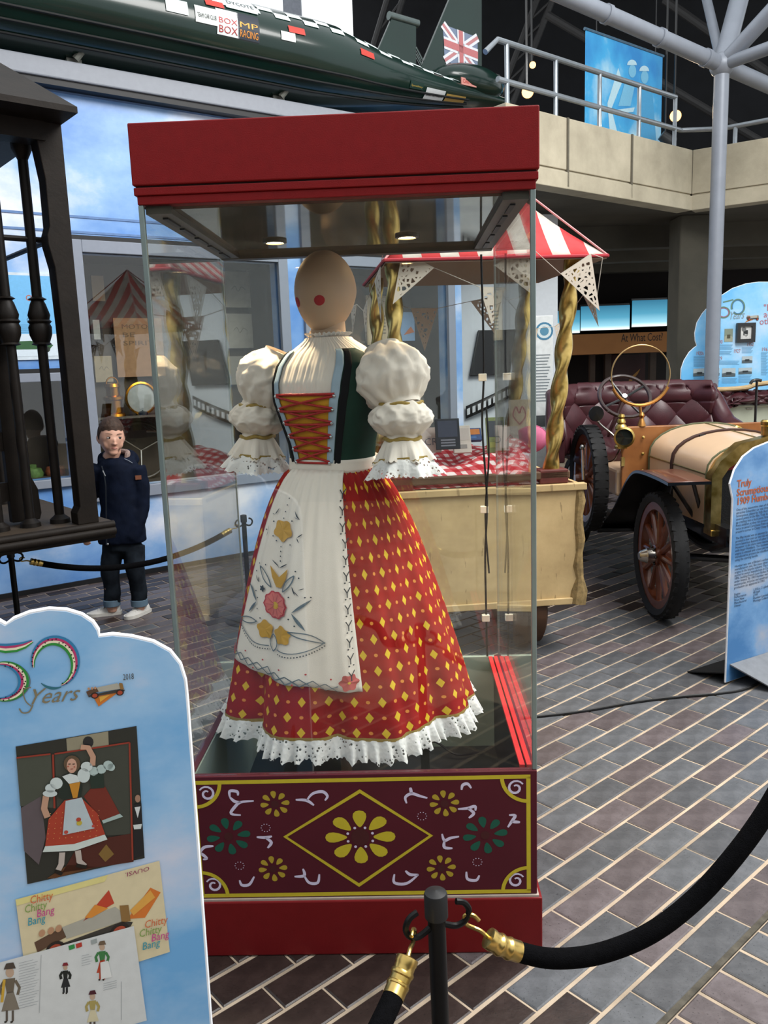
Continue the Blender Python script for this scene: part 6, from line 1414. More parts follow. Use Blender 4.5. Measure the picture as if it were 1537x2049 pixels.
# ================================================================ JET RECORD CAR ON TOP OF THE WALL
rc_ = thing('record_car', 'long dark green jet car with checkered stripe and tail fins above the sky wall', 'car', W0+Vector((0, 0, 0)), WA)
m_grn = P('racer_green', '#0a241e', .22, var=.12, scale=3, coat=.25); m_under = P('racer_belly', '#0a0d0d', .7, var=.3, scale=4); m_wht = P('decal_white', '#d2dcdc', .35); m_rdec = P('decal_red', '#b5332e', .4)
RTOP = [(-4.2, wxz(640, 48)[1])]+[wxz(x, y) for x, y in ((640, 48), (740, 100), (850, 142), (940, 170), (1010, 196))]
def rbody(t):                                    # centre z, half height, half depth along the wall
    for (ta, za), (tb, zb__) in zip(RTOP, RTOP[1:]):
        if t <= tb or tb == RTOP[-1][0]: k = max(0, min(1, (t-ta)/(tb-ta))); top = za+(zb__-za)*k; break
    k = max(0, min(1, (t-2.6)/(RTOP[-1][0]-2.6))); bot = zb+.01+.30*k**1.4; hh = (top-bot)/2; return bot+hh, hh, .50-.33*k**1.2
tE = wxz(1012, 205)[0]
def rpt(t, a, off=0.0):
    z, hh, dd = rbody(t); ca, sa = math.cos(a), math.sin(a); zz = sa*hh
    return Vector((t, .10-ca*(dd+off), z+zz+(off*sa)))
q = MB(); q.grid(lambda u, v: rpt(-4.2+(tE+4.2)*u, 2*PI*v), 80, 44, cv=True); bd = q.build('fuselage', m_grn, rc_, smooth=60)
q = MB(); z, hh, dd = rbody(tE); q.lathe([(.0, 0), (hh*1.02, 0), (hh*.9, .16), (hh*.55, .26), (.0, .30)], 30, Matrix.Translation((tE, .10, z)) @ Matrix.Rotation(PI/2, 4, 'Y'), caps=False); q.build('tail_cone', P('tail_white', '#b9c4c4', .4), bd)
for k in range(3):
    q = MB(); q.tube([rpt(-4.2+(tE+3.6)*j/30, math.radians(-28-k*13), .004) for j in range(31)], .010, 6); q.build('belly_strake', m_under, rc_)
# checkered stripe of thin decals along the shoulder
for k in range(34):
    t0 = 1.0+k*.125
    if t0 > tE-.14: break
    for r in range(2):
        if (k+r) % 2: continue
        a0 = math.radians(24+r*9); q = MB(); q.grid(lambda u, v: rpt(t0+.125*u, a0+math.radians(9)*v, .004), 3, 2); o = q.build('checker_decal', m_wht, bd, smooth=180)
def sticker(x, y, w_, hgt, bg, txt=None, tc='#1c1c1c', nm='sticker', t2=None, t2c=None, mir=None):
    """decal wrapped on the flank, centred where the photo shows it"""
    best = None
    for i in range(240):
        t = -1.5+(tE+1.5)*i/239
        for j in range(40):
            a = math.radians(-30+j*2.6); p = WM @ rpt(t, a, .006); X, Y = PX(p); d_ = (X-x)**2+(Y-y)**2
            if best is None or d_ < best[0]: best = (d_, t, a)
    _, t, a = best; hh = rbody(t)[1]; da = hgt/hh/2
    q = MB(); q.grid(lambda u, v: rpt(t-w_/2+w_*u, a-da+2*da*v, .006), 4, 4); o = q.build(nm, FLAT(bg), bd, smooth=180)
    for s_, c_, zo, hk in ((txt, tc, -.10 if not t2 else -.34, .42), (t2, t2c, .05, .34)):
        if not s_: continue
        vs, fs, wx = text_geo(s_, 1.0, 0, 'LEFT'); mn = min(v[0] for v in vs); k = w_*.84/wx; q = MB()
        q.add([rpt(t-w_*.42+(vx-mn)*k, a+(zo-.12+vy*hk)*2*da*.9, .008) for vx, vy in vs], fs); q.build('sticker_lettering', FLAT(c_), o, smooth=0, recalc=False)
    return o
sticker(413, 32, .17, .11, '#c3c9c6', 'TEAM CAR CLUB', '#333333'); sticker(455, 45, .17, .17, '#ccd3d3', 'BOX', '#a02a2a', t2='BOX', t2c='#b03030'); sticker(496, 55, .17, .17, '#1c2430', 'RACING', '#d98a2e', t2='MP', t2c='#e0a040'); sticker(480, 8, .25, .13, '#c9d2d2', 'DYCOTE', '#20262a')
sticker(870, 188, .24, .075, '#c9ced0', 'SCHENCK', '#15181a'); sticker(912, 202, .26, .05, '#a98a4a'); sticker(835, 172, .16, .05, '#14302a', 'Speedway', '#b09a4a'); sticker(352, 10, .16, .09, '#b9c2c0'); sticker(575, 75, .12, .06, '#d5dbd8')
for x, y in ((430, 8), (592, 62), (735, 107)): sticker(x, y, .14, .05, '#b33a30', nm='red_scoop')
# fins read from the photo in the plane of the car's centre line
def fin(pts, th, nm, off=-.10):
    P2 = [wxz(x, y, off) for x, y in pts]; q = MB(); q.prism(P2, -off-th/2, -off+th/2); return q.build(nm, m_grn, rc_, smooth=0, bevel=.004), P2
f1_, P1 = fin([(750, 112), (782, 38), (831, 52), (831, 138)], .03, 'small_fin')
a, b = wxz(778, 31, -.10), wxz(836, 48, -.10); q = MB(); q.tube([(a[0], .10, a[1]), (b[0], .10, b[1])], .035, 14); q.build('fin_tip_tube', P('fin_tube', '#5c6664', .25, .8), f1_)
f2_, P2_ = fin([(838, 142), (905, -18), (962, -10), (962, 172)], .035, 'tail_fin')
q = MB(); a, b = wxz(832, 95, -.1), wxz(845, 120, -.1); q.tube([(a[0], .10, a[1]), (b[0], .10, b[1])], .012, 8); q.tube([(a[0], .10, a[1]-.06), (b[0], .10, b[1]-.06)], .012, 8); q.build('fin_stay', P('fin_tube', '#5c6664'), rc_)
# flag on the fin
fl_ = [(886, 48), (956, 75), (956, 147), (890, 121)]
pf = Print(.10-.0185, .0012); FP = [wxz(x, y, -.08) for x, y in fl_]
def fuv(u, v): a = (FP[0][0]+(FP[1][0]-FP[0][0])*u, FP[0][1]+(FP[1][1]-FP[0][1])*u); b = (FP[3][0]+(FP[2][0]-FP[3][0])*u, FP[3][1]+(FP[2][1]-FP[3][1])*u); return (a[0]+(b[0]-a[0])*v, a[1]+(b[1]-a[1])*v)
fq = lambda *L: [fuv(*k) for k in L]
pf.poly(fq((0, 0), (1, 0), (1, 1), (0, 1)), '#6f7c93', 1)
for a, b in (((0, 0), (1, 1)), ((1, 0), (0, 1))): pf.line(fq(a, b), .075, '#cfd2d8', 2); pf.line(fq(a, b), .028, '#b0787a', 3)
pf.poly(fq((.40, 0), (.60, 0), (.60, 1), (.40, 1)), '#cfd2d8', 4); pf.poly(fq((0, .33), (1, .33), (1, .67), (0, .67)), '#cfd2d8', 4); pf.poly(fq((.44, 0), (.56, 0), (.56, 1), (.44, 1)), '#b06a6c', 5); pf.poly(fq((0, .40), (1, .40), (1, .60), (0, .60)), '#b06a6c', 5)
pf.build('union_flag_decal', f2_)
# cockpit bulge, engine nozzle, intake with sticker
z, hh, dd = rbody(4.0); t0 = wxz(925, 165, -.1)[0]
q = MB(); q.sphere((t0, .02, z+hh*.9), (.42, .22, .16), 20, 12); q.build('intake_hump', m_grn, rc_)
p_ = wxz(938, 165, .16); q = MB(); q.bb(p_[0]-.09, p_[0]+.09, -.165, -.155, p_[1]-.03, p_[1]+.03); o = q.build('hump_sticker', FLAT('#c98a80'), rc_, smooth=0); pp = Print(-.166); pp.text('CARMAIL', (p_[0]-.075, p_[1]-.015), .05, '#a8281f', 1, width=.15); pp.build('sticker_lettering', o)
a = wxz(975, 170, -.1); q = MB(); q.lathe([(.10, -.25), (.11, .0), (.11, .10), (.08, .12), (.0, .10)], 20, Matrix.Translation((a[0], .10, a[1])) @ Matrix.Rotation(PI/2, 4, 'Y'), caps=False); q.build('jet_nozzle', P('nozzle', '#7c8482', .3, .8), rc_)
# trestle that carries it on the beam
for t in (wxz(140, 108)[0], 2.4): q = MB(); q.bb(t-.05, t+.05, -.08, .20, zb, zb+.05); q.tube([(t, -.11, zb+.02), (t+.16, -.2, zb+.22)], .025, 8); q.build('support_strut', P('strut_grey', '#6c6f68', .5), rc_, smooth=0)
# ================================================================ BALCONY RAIL, ROOF STEEL, BANNER, SPOTLIGHTS
m_steel = P('steel_grey', '#7f858f', .45, .2, var=.05, scale=10); m_rail = P('rail_galvanised', '#8f969c', .35, .6, var=.06)
nl = Vector(((BP0-BPL).y, -(BP0-BPL).x, 0)).normalized(); nl = nl if nl.dot(CAM-BPL) > 0 else -nl
rl = thing('balcony_railing', 'grey tubular steel railing along the balcony edge', 'railing', (BP0.x, BP0.y, bt)); ro_ = Vector((BP0.x, BP0.y, bt))
def rtube(pts, r, nm): q = MB(); q.tube([Vector(v)-ro_ for v in pts], r, 10); q.build(nm, m_rail, rl)
inn = -nl*.09
def onl(s, z): v = BPL+(BP0-BPL)*s+inn; return Vector((v.x, v.y, z))
TL = bt+.50; ML = bt+.20
n2 = Vector(((BPR-BP0).y, -(BPR-BP0).x, 0)).normalized(); n2 = n2 if n2.dot(CAM-BP0) > 0 else -n2
def onr(s, z): v = BP0+(BPR-BP0)*s-n2*.09; return Vector((v.x, v.y, z))
for z in (TL, ML):
    rtube([onl(-.05, z-.12), onl(0, z), onl(.93, z)] if z == TL else [onl(0, z), onl(.97, z), onr(.10, z-.02), onr(.9, z)], .024, 'rail')
for k in range(5): rtube([onl(.04+k*.222, bt), onl(.04+k*.222, TL)], .021, 'railing_post')
for k in range(2): rtube([onr(.15+k*.4, bt), onr(.15+k*.4, ML)], .021, 'railing_post')
# tubular roof tree: column, node and branching struts
nd = AT(1445, 130, 8.0)
tr = thing('roof_column', 'tall grey tubular steel column with branching roof struts beside the balcony', 'column', (nd.x, nd.y, 0))
def ttube(a, b, r, nm): q = MB(); q.tube([Vector(a)-Vector((nd.x, nd.y, 0)), Vector(b)-Vector((nd.x, nd.y, 0))], r, 16); return q.build(nm, m_steel, tr)
ttube((nd.x, nd.y, 0), (nd.x, nd.y, nd.z), .066, 'shaft')
dl_ = AT(1150, 0, 7.2)-nd; m0 = ttube(nd-dl_*.55, nd+dl_*1.25, .068, 'main_tube')
for k in (.12, .45, .8): c_ = nd+dl_*k; q = MB(); dd = dl_.normalized(); q.tube([c_-dd*.02-Vector((nd.x, nd.y, 0)), c_+dd*.02-Vector((nd.x, nd.y, 0))], .078, 16); q.build('tube_collar', m_steel, tr)
for x, y, Y, r in ((1495, -60, 8.6, .085), (1620, -60, 7.4, .07), (1640, 60, 7.2, .055), (1405, -40, 9.4, .045)): ttube(nd, AT(x, y, Y), r, 'roof_strut')
q = MB(); q.sphere((0, 0, nd.z), .11, 16, 10); q.build('node', m_steel, tr)
# dark roof trusses far back
for i, (a, b) in enumerate((((790, 0), (690, 330)), ((1090, 0), (1010, 210)))):
    A_, B_ = AT(a[0]+0, a[1], 14), AT(b[0], b[1], 14); t = thing('roof_truss', ('dark steel roof truss rising behind the tail fin', 'dark steel roof truss rising above the balcony rail')[i], 'truss', (B_.x, B_.y, B_.z)); o = Vector(B_)
    for dx in (-.12, .12): q = MB(); q.tube([A_-o+Vector((dx, 0, 0))+(A_-B_)*.3, Vector((dx, 0, 0))-(A_-B_)*.5], .05, 8); q.build('chord', P('truss_dark', '#2b2a2a', .6), t)
    for k in range(8): f0 = -.4+k*.2; q = MB(); q.tube([(A_-B_)*f0+Vector((-.12, 0, 0)), (A_-B_)*(f0+.2)+Vector((.12, 0, 0))], .025, 6); q.build('lattice_bar', P('truss_dark', '#2b2a2a'), t)
for i, (x0, y0, x1, y1) in enumerate(((1095, 30, 1600, 330), (1330, 0, 1600, 190))):
    a, b = AT(x0, y0, 13.5), AT(x1, y1, 12.5); q = MB(); o = q.tube([Vector((0, 0, 0)), b-a], .06, 10).build('roof_purlin', P('truss_dark', '#2b2a2a')); o.location = a; tag(o, ('long dark roof purlin behind the blue banner', 'short dark roof purlin above the branching column')[i], 'beam')
# hanging banner
BA = math.radians(38); b0 = AT(1172, 60, 10.2); BS = Sheet((b0.x, b0.y, 0), (math.cos(BA), math.sin(BA), 0)); bz = BS.xz
bn_ = thing('hanging_banner', 'bright blue banner picturing two helmeted riders, hung above the balcony', 'banner', (b0.x, b0.y, bz(1172, 310)[1]), BA); zb0 = bz(1172, 310)[1]
c4 = [bz(1172, 52), bz(1327, 118), bz(1319, 345), bz(1172, 302)]; xw_ = (c4[1][0]+c4[2][0])/2; zt4 = (c4[0][1]+c4[1][1])/2; zb4 = min(c4[2][1], c4[3][1])
NB = NT('banner_blue'); nz = NB.noise(1.6, 5, NB.coord('Object', (1, 1, .8))); cc = NB.ramp(nz, [(.34, col('#2a90d8')), (.5, col('#42b4ee')), (.66, col('#c4ecfa'))])
NB.set(Base_Color=cc, Roughness=.6)
q = MB(); q.bb(0, xw_, -.004, .004, zb4-zb0, zt4-zb0); ban = q.build('banner_cloth', NB.m, bn_, smooth=0)
for z in (zt4, zb4): q = MB(); q.tube([(-.02, 0, z-zb0), (xw_+.02, 0, z-zb0)], .018, 8); q.build('banner_batten', P('batten', '#4d6b80', .5), bn_)
for x in (.2, xw_-.15): q = MB(); q.tube([(x, 0, zt4-zb0), (x, 0, 9.3-zb0)], .006, 6); q.build('hanging_wire', m_blkp, bn_)
pp = Print(-.0045, .002); LB, WB = '#7cc4e6', '#c3e6f2'; bq = lambda *L: [(bz(x, y)[0], bz(x, y)[1]-zb0) for x, y in L]
zoom = lambda x, y: (700+x/1.8363, y/1.8363)
def bqz(*L): return bq(*[zoom(*k) for k in L])
for cx, cy in ((1035, 240), (1080, 262)): pp.poly([bqz((cx+18*math.cos(t), cy+20*math.sin(t)))[0] for t in (PI+PI*k/10 for k in range(11))], WB, 2); pp.poly([bqz((cx+2+14*math.cos(t), cy+22+24*math.sin(t)))[0] for t in (2*PI*k/14 for k in range(14))], LB, 1)
pp.poly(bqz((985, 250), (1000, 300), (960, 400), (985, 500), (955, 500), (945, 380)), WB, 1); pp.poly(bqz((1010, 300), (1045, 320), (1030, 390), (985, 390)), LB, 1); pp.poly(bqz((1060, 320), (1110, 330), (1125, 520), (1060, 500)), '#4aa9dc', 1); pp.poly(bqz((970, 405), (1045, 395), (1040, 412), (1000, 416)), WB, 2)
for r in (30, 22): pp.line([bqz((920+r*1.0*math.cos(t), 505+r*1.2*math.sin(t)))[0] for t in (2*PI*k/24 for k in range(24))], .03, '#5aa6cf', 1, closed=True)
pp.build('banner_print', ban)
# spotlights on the roof
def spot(x, y, Y, label, big=1.0):
    p = AT(x, y, Y); t = thing('spotlight', label, 'spotlight', p, 0, 'roof spotlights'); d_ = (CAM-p).normalized()
    M = d_.to_track_quat('Z', 'Y').to_matrix().to_4x4(); q = MB(); q.lathe([(.04*big, -.18), (.07*big, -.14), (.075*big, 0), (.068*big, .0), (.06*big, -.03)], 18, M, caps=False); h_ = q.build('lamp_housing', m_blkp, t)
    q = MB(); q.lathe([(.066*big, -.012), (.0, -.004)], 18, M, caps=False); q.build('lamp_lens', m_emit('warm_lamp', '#ffb873', 3.2), h_)
    q = MB(); q.tube([(0, .05, 0), (0, .08, 9.3-p.z)], .014, 6); q.build('drop_rod', m_blkp, t)
    L = bpy.data.lights.new('spot_glow', 'SPOT'); L.energy = 40; L.color = (1, .75, .48); L.spot_size = 1.0; lo = bpy.data.objects.new('spot_glow', L); C.objects.link(lo); lo.parent = t; lo.location = d_*.05; lo.rotation_euler = (Vector((2, 4.5, .5))-p).to_track_quat('-Z', 'Y').to_euler()
spot(1056, 184, 9.5, 'lit spotlight glowing beside the railing above the record car tail', .95); spot(1352, 232, 10.5, 'lit spotlight glowing to the right of the blue banner', 1.0); spot(1066, 130, 11, 'small lit spotlight high on the roof truss', .6)
p = AT(1336, 280, 10.9); t = thing('spotlight', 'unlit spotlight turned away below the glowing one by the banner', 'spotlight', p); q = MB(); q.lathe([(.0, -.1), (.06, -.1), (.08, .08), (.07, .09), (.0, .05)], 16, Matrix.Rotation(2.2, 4, 'Y'), caps=False); q.build('lamp_housing', P('lamp_grey', '#3c3c3c', .4), t); q = MB(); q.tube([(0, .1, .0), (0, .12, 9.3-p.z)], .014, 6); q.build('drop_rod', m_blkp, t)
# ================================================================ UNDER THE BALCONY
def m_lb():
    N = NT('light_box'); sx = N.n('ShaderNodeSeparateXYZ'); N.l(N.coord('Generated'), sx.inputs[0]); c_ = N.ramp(sx.outputs[2], [(0, col('#eefcff')), (.16, col('#8cc4d6')), (.5, col('#4a90ab')), (1, col('#2a6884'))])
    N.set(Base_Color=(0, 0, 0), Emission_Color=c_, Emission_Strength=1.1); return N.m
LBM = m_lb()
def lbox(pts, Y, label):
    a, b, c_, d_ = (AT(x, y, Y) for x, y in pts); t = thing('light_box', label, 'light box', ((a.x+b.x)/2, Y, min(c_.z, d_.z)), 0, 'blue light boxes under the balcony'); o = t.location
    x0, x1, z0, z1 = a.x, b.x, (c_.z+d_.z)/2, (a.z+b.z)/2
    q = MB(); q.bb(x0-o.x, x1-o.x, -.02, .02, z0-o.z, z1-o.z); q.build('lit_panel', LBM, t, smooth=0)
    q = MB(); q.bb(x0-o.x-.008, x1-o.x+.008, .025, .79, z0-o.z-.008, z1-o.z+.03); q.build('case', m_blkp, t, smooth=0)
lbox(((1096, 626), (1160, 618), (1160, 662), (1096, 672)), 12.2, 'narrow blue backlit light box beside the twisted brass pole'); lbox(((1163, 618), (1260, 606), (1262, 658), (1163, 662)), 12.2, 'wide blue backlit light box above the steering wheel'); lbox(((1266, 603), (1335, 598), (1335, 650), (1264, 656)), 12.2, 'blue backlit light box against the concrete column'); lbox(((1380, 592), (1440, 588), (1440, 645), (1382, 648)), 12.2, 'blue backlit light box between concrete column and cloud board')
a, b = AT(1195, 668, 12), AT(1440, 700, 12); q = MB(); z0 = b.z; sg = thing('fascia_sign', 'orange-brown fascia sign with dark lettering under the light boxes', 'sign', (a.x, 12, z0)); q.bb(-1.2, b.x-a.x, 0, .99, 0, a.z-z0); sgp = q.build('sign_board', P('sign_orange', '#a06c3c', .7, var=.1, scale=3), sg, smooth=0)
pp = Print(-.001, .002); k = AT(1243, 684, 12); pp.text('At What Cost?', (k.x-a.x, k.z-z0), .16, '#17120e', 1, width=AT(1326, 680, 12).x-k.x); pp.build('lettering', sgp)
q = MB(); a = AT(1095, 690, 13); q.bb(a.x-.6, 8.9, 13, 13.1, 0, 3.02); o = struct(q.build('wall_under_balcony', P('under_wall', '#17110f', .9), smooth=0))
for i, (x0, x1) in enumerate(((1210, 1222), (1300, 1312), (1180, 1190))): a, b = AT(x0, 690, 12.5), AT(x1, 690, 12.5); q = MB(); q.bb(a.x, b.x, 12.45, 12.55, 0, 1.85); struct(q.build('trim_%d' % (10+i), P('door_timber', '#3a2a1e', .6), smooth=0))
a, b = AT(1225, 700, 12.8), AT(1290, 800, 12.8); q = MB(); pst = thing('exhibition_poster', 'dark red exhibition poster with a pale swoosh under the fascia sign', 'poster', (a.x, 12.8, b.z-.3)); q.bb(0, b.x-a.x, 0, .19, 0, a.z-b.z+.22); pt_ = q.build('poster_panel', P('poster_red', '#3a1a1a', .7), pst, smooth=0)
pp = Print(-.001, .002); pp.poly([(.1, .35), (.40, .70), (.44, .78), (.30, .66)], '#a8762f', 1); pp.poly([(.14, .3), (.2, .5), (.3, .6), (.24, .4)], '#5d6166', 1); pp.build('poster_print', pt_)
# slim white text stand by the pole
a, b = AT(1072, 632, 6.6), AT(1098, 632, 6.6); ts = thing('text_stand', 'slim white upright text panel with blue crest behind the cart', 'sign board', ((a.x+b.x)/2, 6.6, 0)); w2 = .085
q = MB(); q.bb(-w2, w2, 0, .02, .02, a.z); tp = q.build('panel', P('stand_white', '#c3c8c8', .6), ts, smooth=0, bevel=.004); q = MB(); q.bb(-w2-.02, w2+.02, -.10, .14, 0, .02); q.build('foot', m_blkp, ts, smooth=0)
pp = Print(-.0008); zt5 = a.z
for r, c_ in ((.07, '#3a6f8c'), (.055, '#b9c6c8'), (.035, '#4a7c94')): pp.disc((w2*.2, zt5-.12), r, c_, 1 if r > .06 else (2 if r > .05 else 3))
pp.build('printed_crest', tp); pp = Print(-.0008)
for k in range(16): pp.rect(-w2*.8, w2*.75-(k % 4)*.008, zt5-.30-k*.024, zt5-.308-k*.024, '#6f787c', 1)
pp.build('printed_text', tp)['kind'] = 'stuff'
for k in range(2): pp = Print(-.0008); pp.rect(-w2*.8, w2*.8, zt5-.78-k*.14, zt5-.90-k*.14+.03, '#44484a', 1); pp.build('printed_photograph', tp)
# cloud-shaped timeline board behind the cars
TA = math.radians(4); t0 = AT(1370, 760, 8.2); TSh = Sheet((t0.x, t0.y, 0), (math.cos(TA), math.sin(TA), 0)); tz = TSh.xz
tb = thing('timeline_board', 'large cloud-shaped sky-blue timeline board with small photographs behind the cars', 'sign board', (t0.x, t0.y, 0), TA)
cz = lambda x, y: (1340+x/5.853, 550+y/5.853)
pts = [tz(*cz(*k)) for k in ((150, 1345), (135, 1230), (140, 1100), (175, 1000), (235, 905), (290, 855), (325, 828), (305, 770), (300, 680), (325, 560), (390, 450), (480, 350), (600, 250), (740, 160), (900, 105), (1050, 85), (1200, 85))]
xR = pts[-1][0]
out = [(pts[0][0]+.02, .0), (pts[0][0]+.02, pts[0][1]-.2)]+pts+[(xR+.5, pts[-1][1]-.05), (xR+.8, pts[-1][1]-.35), (xR+.85, 0)]
tp = board_body(tb, out, m_sky('timeline_sky', 1.3, 8.8, '#5fb0e6', '#c9d9ee', '#8cc6ec', .54, (1, 1, 1.2)), .02)
q = MB(); q.bb(pts[0][0]+.1, xR+.8, -.12, .2, 0, .015); q.build('base_plate', m_blkp, tb, smooth=0)
pp = Print(-.0008, .001); tq = lambda x, y: tz(*cz(x, y))
def oval(cx, cy, rx, ry, a0, a1, w_, c_): pp.line([tq(cx+rx*math.cos(math.radians(a0+(a1-a0)*k/24)), cy+ry*math.sin(math.radians(a0+(a1-a0)*k/24))) for k in range(25)], w_, c_, 2)
oval(800, 375, 78, 88, -200, 130, .012, '#5f7f6a'); oval(800, 375, 66, 78, -200, 130, .008, '#3f6f9a'); oval(630, 440, 72, 62, -120, 170, .012, '#5f7f6a'); oval(632, 440, 60, 52, -120, 170, .008, '#9a5f7a'); pp.line([tq(625, 320), tq(680, 308), tq(745, 290)], .012, '#5f7f6a', 2)
k = tq(690, 525); pp.text('Years', k, .11, '#7f8f98', 2, .05, .5, width=tq(860, 525)[0]-k[0])
f3 = lambda u, v: tq(890+u*1.65, 445+v*1.7); little_car(pp, f3); pp.poly([tq(880, 560), tq(930, 510), tq(980, 525)], '#b8763a', 1)
for t_, x, y, w_ in (('1900', 535, 808, 75), ('1952', 900, 836, 75), ('1927', 745, 915, 75), ('1920s', 305, 942, 85), ('1929', 530, 1000, 75), ('1967', 1072, 895, 90)): k = tq(x, y); pp.text(t_, k, .052, '#a8645a', 2, width=tq(x+w_, y)[0]-k[0])
for t_, x, y in (('"Not', 1100, 425), ('adventure', 1100, 500), ('other', 1050, 585)): pp.text(t_, tq(x, y), .09, '#b0646a', 2, .06)
for x0, x1, y0, y1 in ((440, 740, 820, 890), (535, 725, 895, 955), (845, 975, 850, 930), (280, 500, 955, 1090), (530, 815, 1010, 1065), (1070, 1150, 910, 1190), (280, 420, 1200, 1280), (450, 590, 1200, 1280), (610, 790, 1215, 1280), (805, 960, 1180, 1280)):
    n = max(2, int((y1-y0)/13))
    for i in range(n): pp.line([tq(x0, y0+i*13), tq(x1-(i % 3)*10, y0+i*13)], .0045, '#5f93b8', 1)
def snap(x0, x1, y0, y1, c_): a, b = tq(x0, y1), tq(x1, y0); pp.rect(a[0], b[0], a[1], b[1], c_[0], 2); w_ = b[0]-a[0]; h_ = b[1]-a[1]; pp.poly([(a[0], a[1]), (b[0], a[1]), (b[0], a[1]+h_*.35), (a[0]+w_*.5, a[1]+h_*.55), (a[0], a[1]+h_*.4)], c_[1], 3); pp.rect(a[0]+w_*.3, a[0]+w_*.7, a[1]+h_*.25, a[1]+h_*.55, c_[2], 4)
pp.build('timeline_text', tp)['kind'] = 'stuff'
for b_ in ((275, 425, 1095, 1190), (450, 585, 1090, 1185), (612, 772, 1090, 1195), (805, 965, 1085, 1165), (845, 970, 950, 1035)): pp = Print(-.0008, .001); snap(*b_, ('#a9b4b8', '#4f5a5f', '#2c3438')); pp.build('printed_photograph', tp)
pp = Print(-.0008, .001); snap(638, 742, 630, 785, ('#7d8878', '#9a9c88', '#4a4a3a')); pp.build('printed_photograph', tp)
a, b = tq(765, 797), tq(988, 560); fr = thing('framed_photograph', 'black framed black-and-white photograph on the timeline board', 'picture', TSh.p0+TSh.ex*a[0]+Vector((0, 0, a[1]))+TSh.n*.012, TA); w_, h_ = b[0]-a[0], b[1]-a[1]; q = MB()
for bx in ((0, w_, 0, .035), (0, w_, h_-.035, h_), (0, .035, .035, h_-.035), (w_-.035, w_, .035, h_-.035)): q.bb(bx[0], bx[1], -.03, 0, bx[2], bx[3])
q.build('frame', m_blkp, fr, smooth=0); q = MB(); q.bb(.03, w_-.03, -.012, -.004, .03, h_-.03); mt_ = q.build('mount', P('mount_white', '#c9c9c6', .7), fr, smooth=0)
pp = Print(-.0125, .001); pp.rect(.07, w_-.07, .07, h_-.07, '#26282a', 1); pp.poly([(.08, .075), (w_*.6, .075), (w_*.65, h_*.4), (w_*.4, h_*.45), (.1, h_*.3)], '#b9bab8', 2); pp.disc((w_*.4, h_*.68), w_*.12, '#6a6c6c', 2); pp.build('photograph', mt_)
# black picture board on the white return wall and a film strip
RM = Matrix.Translation(pe + WX*.02 - WN*.55) @ Matrix.Rotation(math.radians(12), 4, 'Z'); rx_ = RM.to_3x3() @ Vector((1, 0, 0)); RSh = Sheet(RM @ Vector((0, -.03, 0)), rx_)
a, b = RSh.xz(940, 752), RSh.xz(1030, 660); q = MB(); o = thing('black_board', 'black rectangular board leaning on the white return wall', 'board', RSh.p0+RSh.ex*a[0]+Vector((0, 0, a[1])), math.radians(12)); w_, h_ = b[0]-a[0], b[1]-a[1]
q.prism([(0, 0), (w_*.86, 0), (w_, h_), (.1, h_)], -.02, .02); bo = q.build('panel', P('board_black', '#15161a', .5), o, smooth=0); q = MB(); q.tube([(0, -.02, 0), (w_*.86, -.02, 0), (w_, -.02, h_), (.1, -.02, h_)], .008, 6, closed=True); q.build('edge', m_blkp, o)
a, b = RSh.xz(932, 838), RSh.xz(988, 805); fs_ = thing('film_strip', 'curved black film strip decoration with white frames on the return wall', 'decoration', RSh.p0+RSh.ex*a[0]+Vector((0, 0, a[1])), math.radians(12)); w_ = b[0]-a[0]
fn = lambda u, v: (w_*1.6*u, -.01-.04*math.sin(PI*u), (b[1]-a[1])*u*1.3+.13*v); q = MB(); q.grid(fn, 20, 2); o = q.build('strip', P('film_black', '#141414', .4), fs_, smooth=180); sm = o.modifiers.new('t', 'SOLIDIFY'); sm.thickness = .004
for k in range(9): q = MB(); q.grid(lambda u, v, k=k: Vector(fn((k+.2+.55*u)/9, .25+.5*v))-Vector((0, .004, 0)), 2, 2); q.build('frame_hole', P('film_white', '#c9cdd0', .5), o)
# ================================================================ POSTERS AND THE SHOWCASE CONTENTS
def on_wall(name, label, cat, x0, x1, z0, z1, y, mat, art=None, th=.012, group=None):
    p = WM @ Vector(((x0+x1)/2, y, z0)); t = thing(name, label, cat, p, WA, group); w2, hh = (x1-x0)/2, z1-z0
    q = MB(); q.bb(-w2, w2, -th/2, th/2, 0, hh); b_ = q.build('sheet', mat, t, smooth=0)
    if art: pp = Print(-th/2-.0006, .0008); art(pp, w2, hh); pp.build('print', b_)
    return t
def wpx(l, r, t, b, y=-.008): a = wxz(l, b, -y); c_ = wxz(r, t, -y); return a[0], c_[0], a[1], c_[1]
def poster_art(p, w, h):
    p.rect(-w*.96, w*.96, h*.30, h*.97, '#6fb4e4', 1); p.rect(-w*.96, w*.96, h*.04, h*.30, '#cfdde8', 1)
    p.text('L', (-w*.62, h*.66), h*.10, '#b8603c', 2); p.text('OT', (w*.28, h*.68), h*.10, '#b8603c', 2); p.text('CHIT', (w*.25, h*.44), h*.07, '#4a6478', 2)
    for k in range(5): p.rect(-w*.5, w*.8, h*(.40-k*.022), h*(.405-k*.022), '#4a86ac', 2)
    p.poly([(-w*.5, h*.12), (w*.75, h*.12), (w*.85, h*.17), (w*.3, h*.22), (-w*.3, h*.21)], '#2f5a35', 2)
    for cx in (-w*.3, w*.68): p.disc((cx, h*.12), h*.035, '#1c2a1e', 3)
on_wall('wall_poster', 'blue and white poster with orange letters and a green car behind the wagon bars', 'poster', *wpx(-45, 104, 548, 722), -.008, P('poster_white', '#c9d6e0', .5), poster_art)
def pap(l, r, t, b, label, c_='#8d8068', art=None, nm='framed_print', y=.50): on_wall(nm, label, 'picture', *wpx(l, r, t, b, y), y, P('paper_'+c_.strip('#'), c_, .8), art)
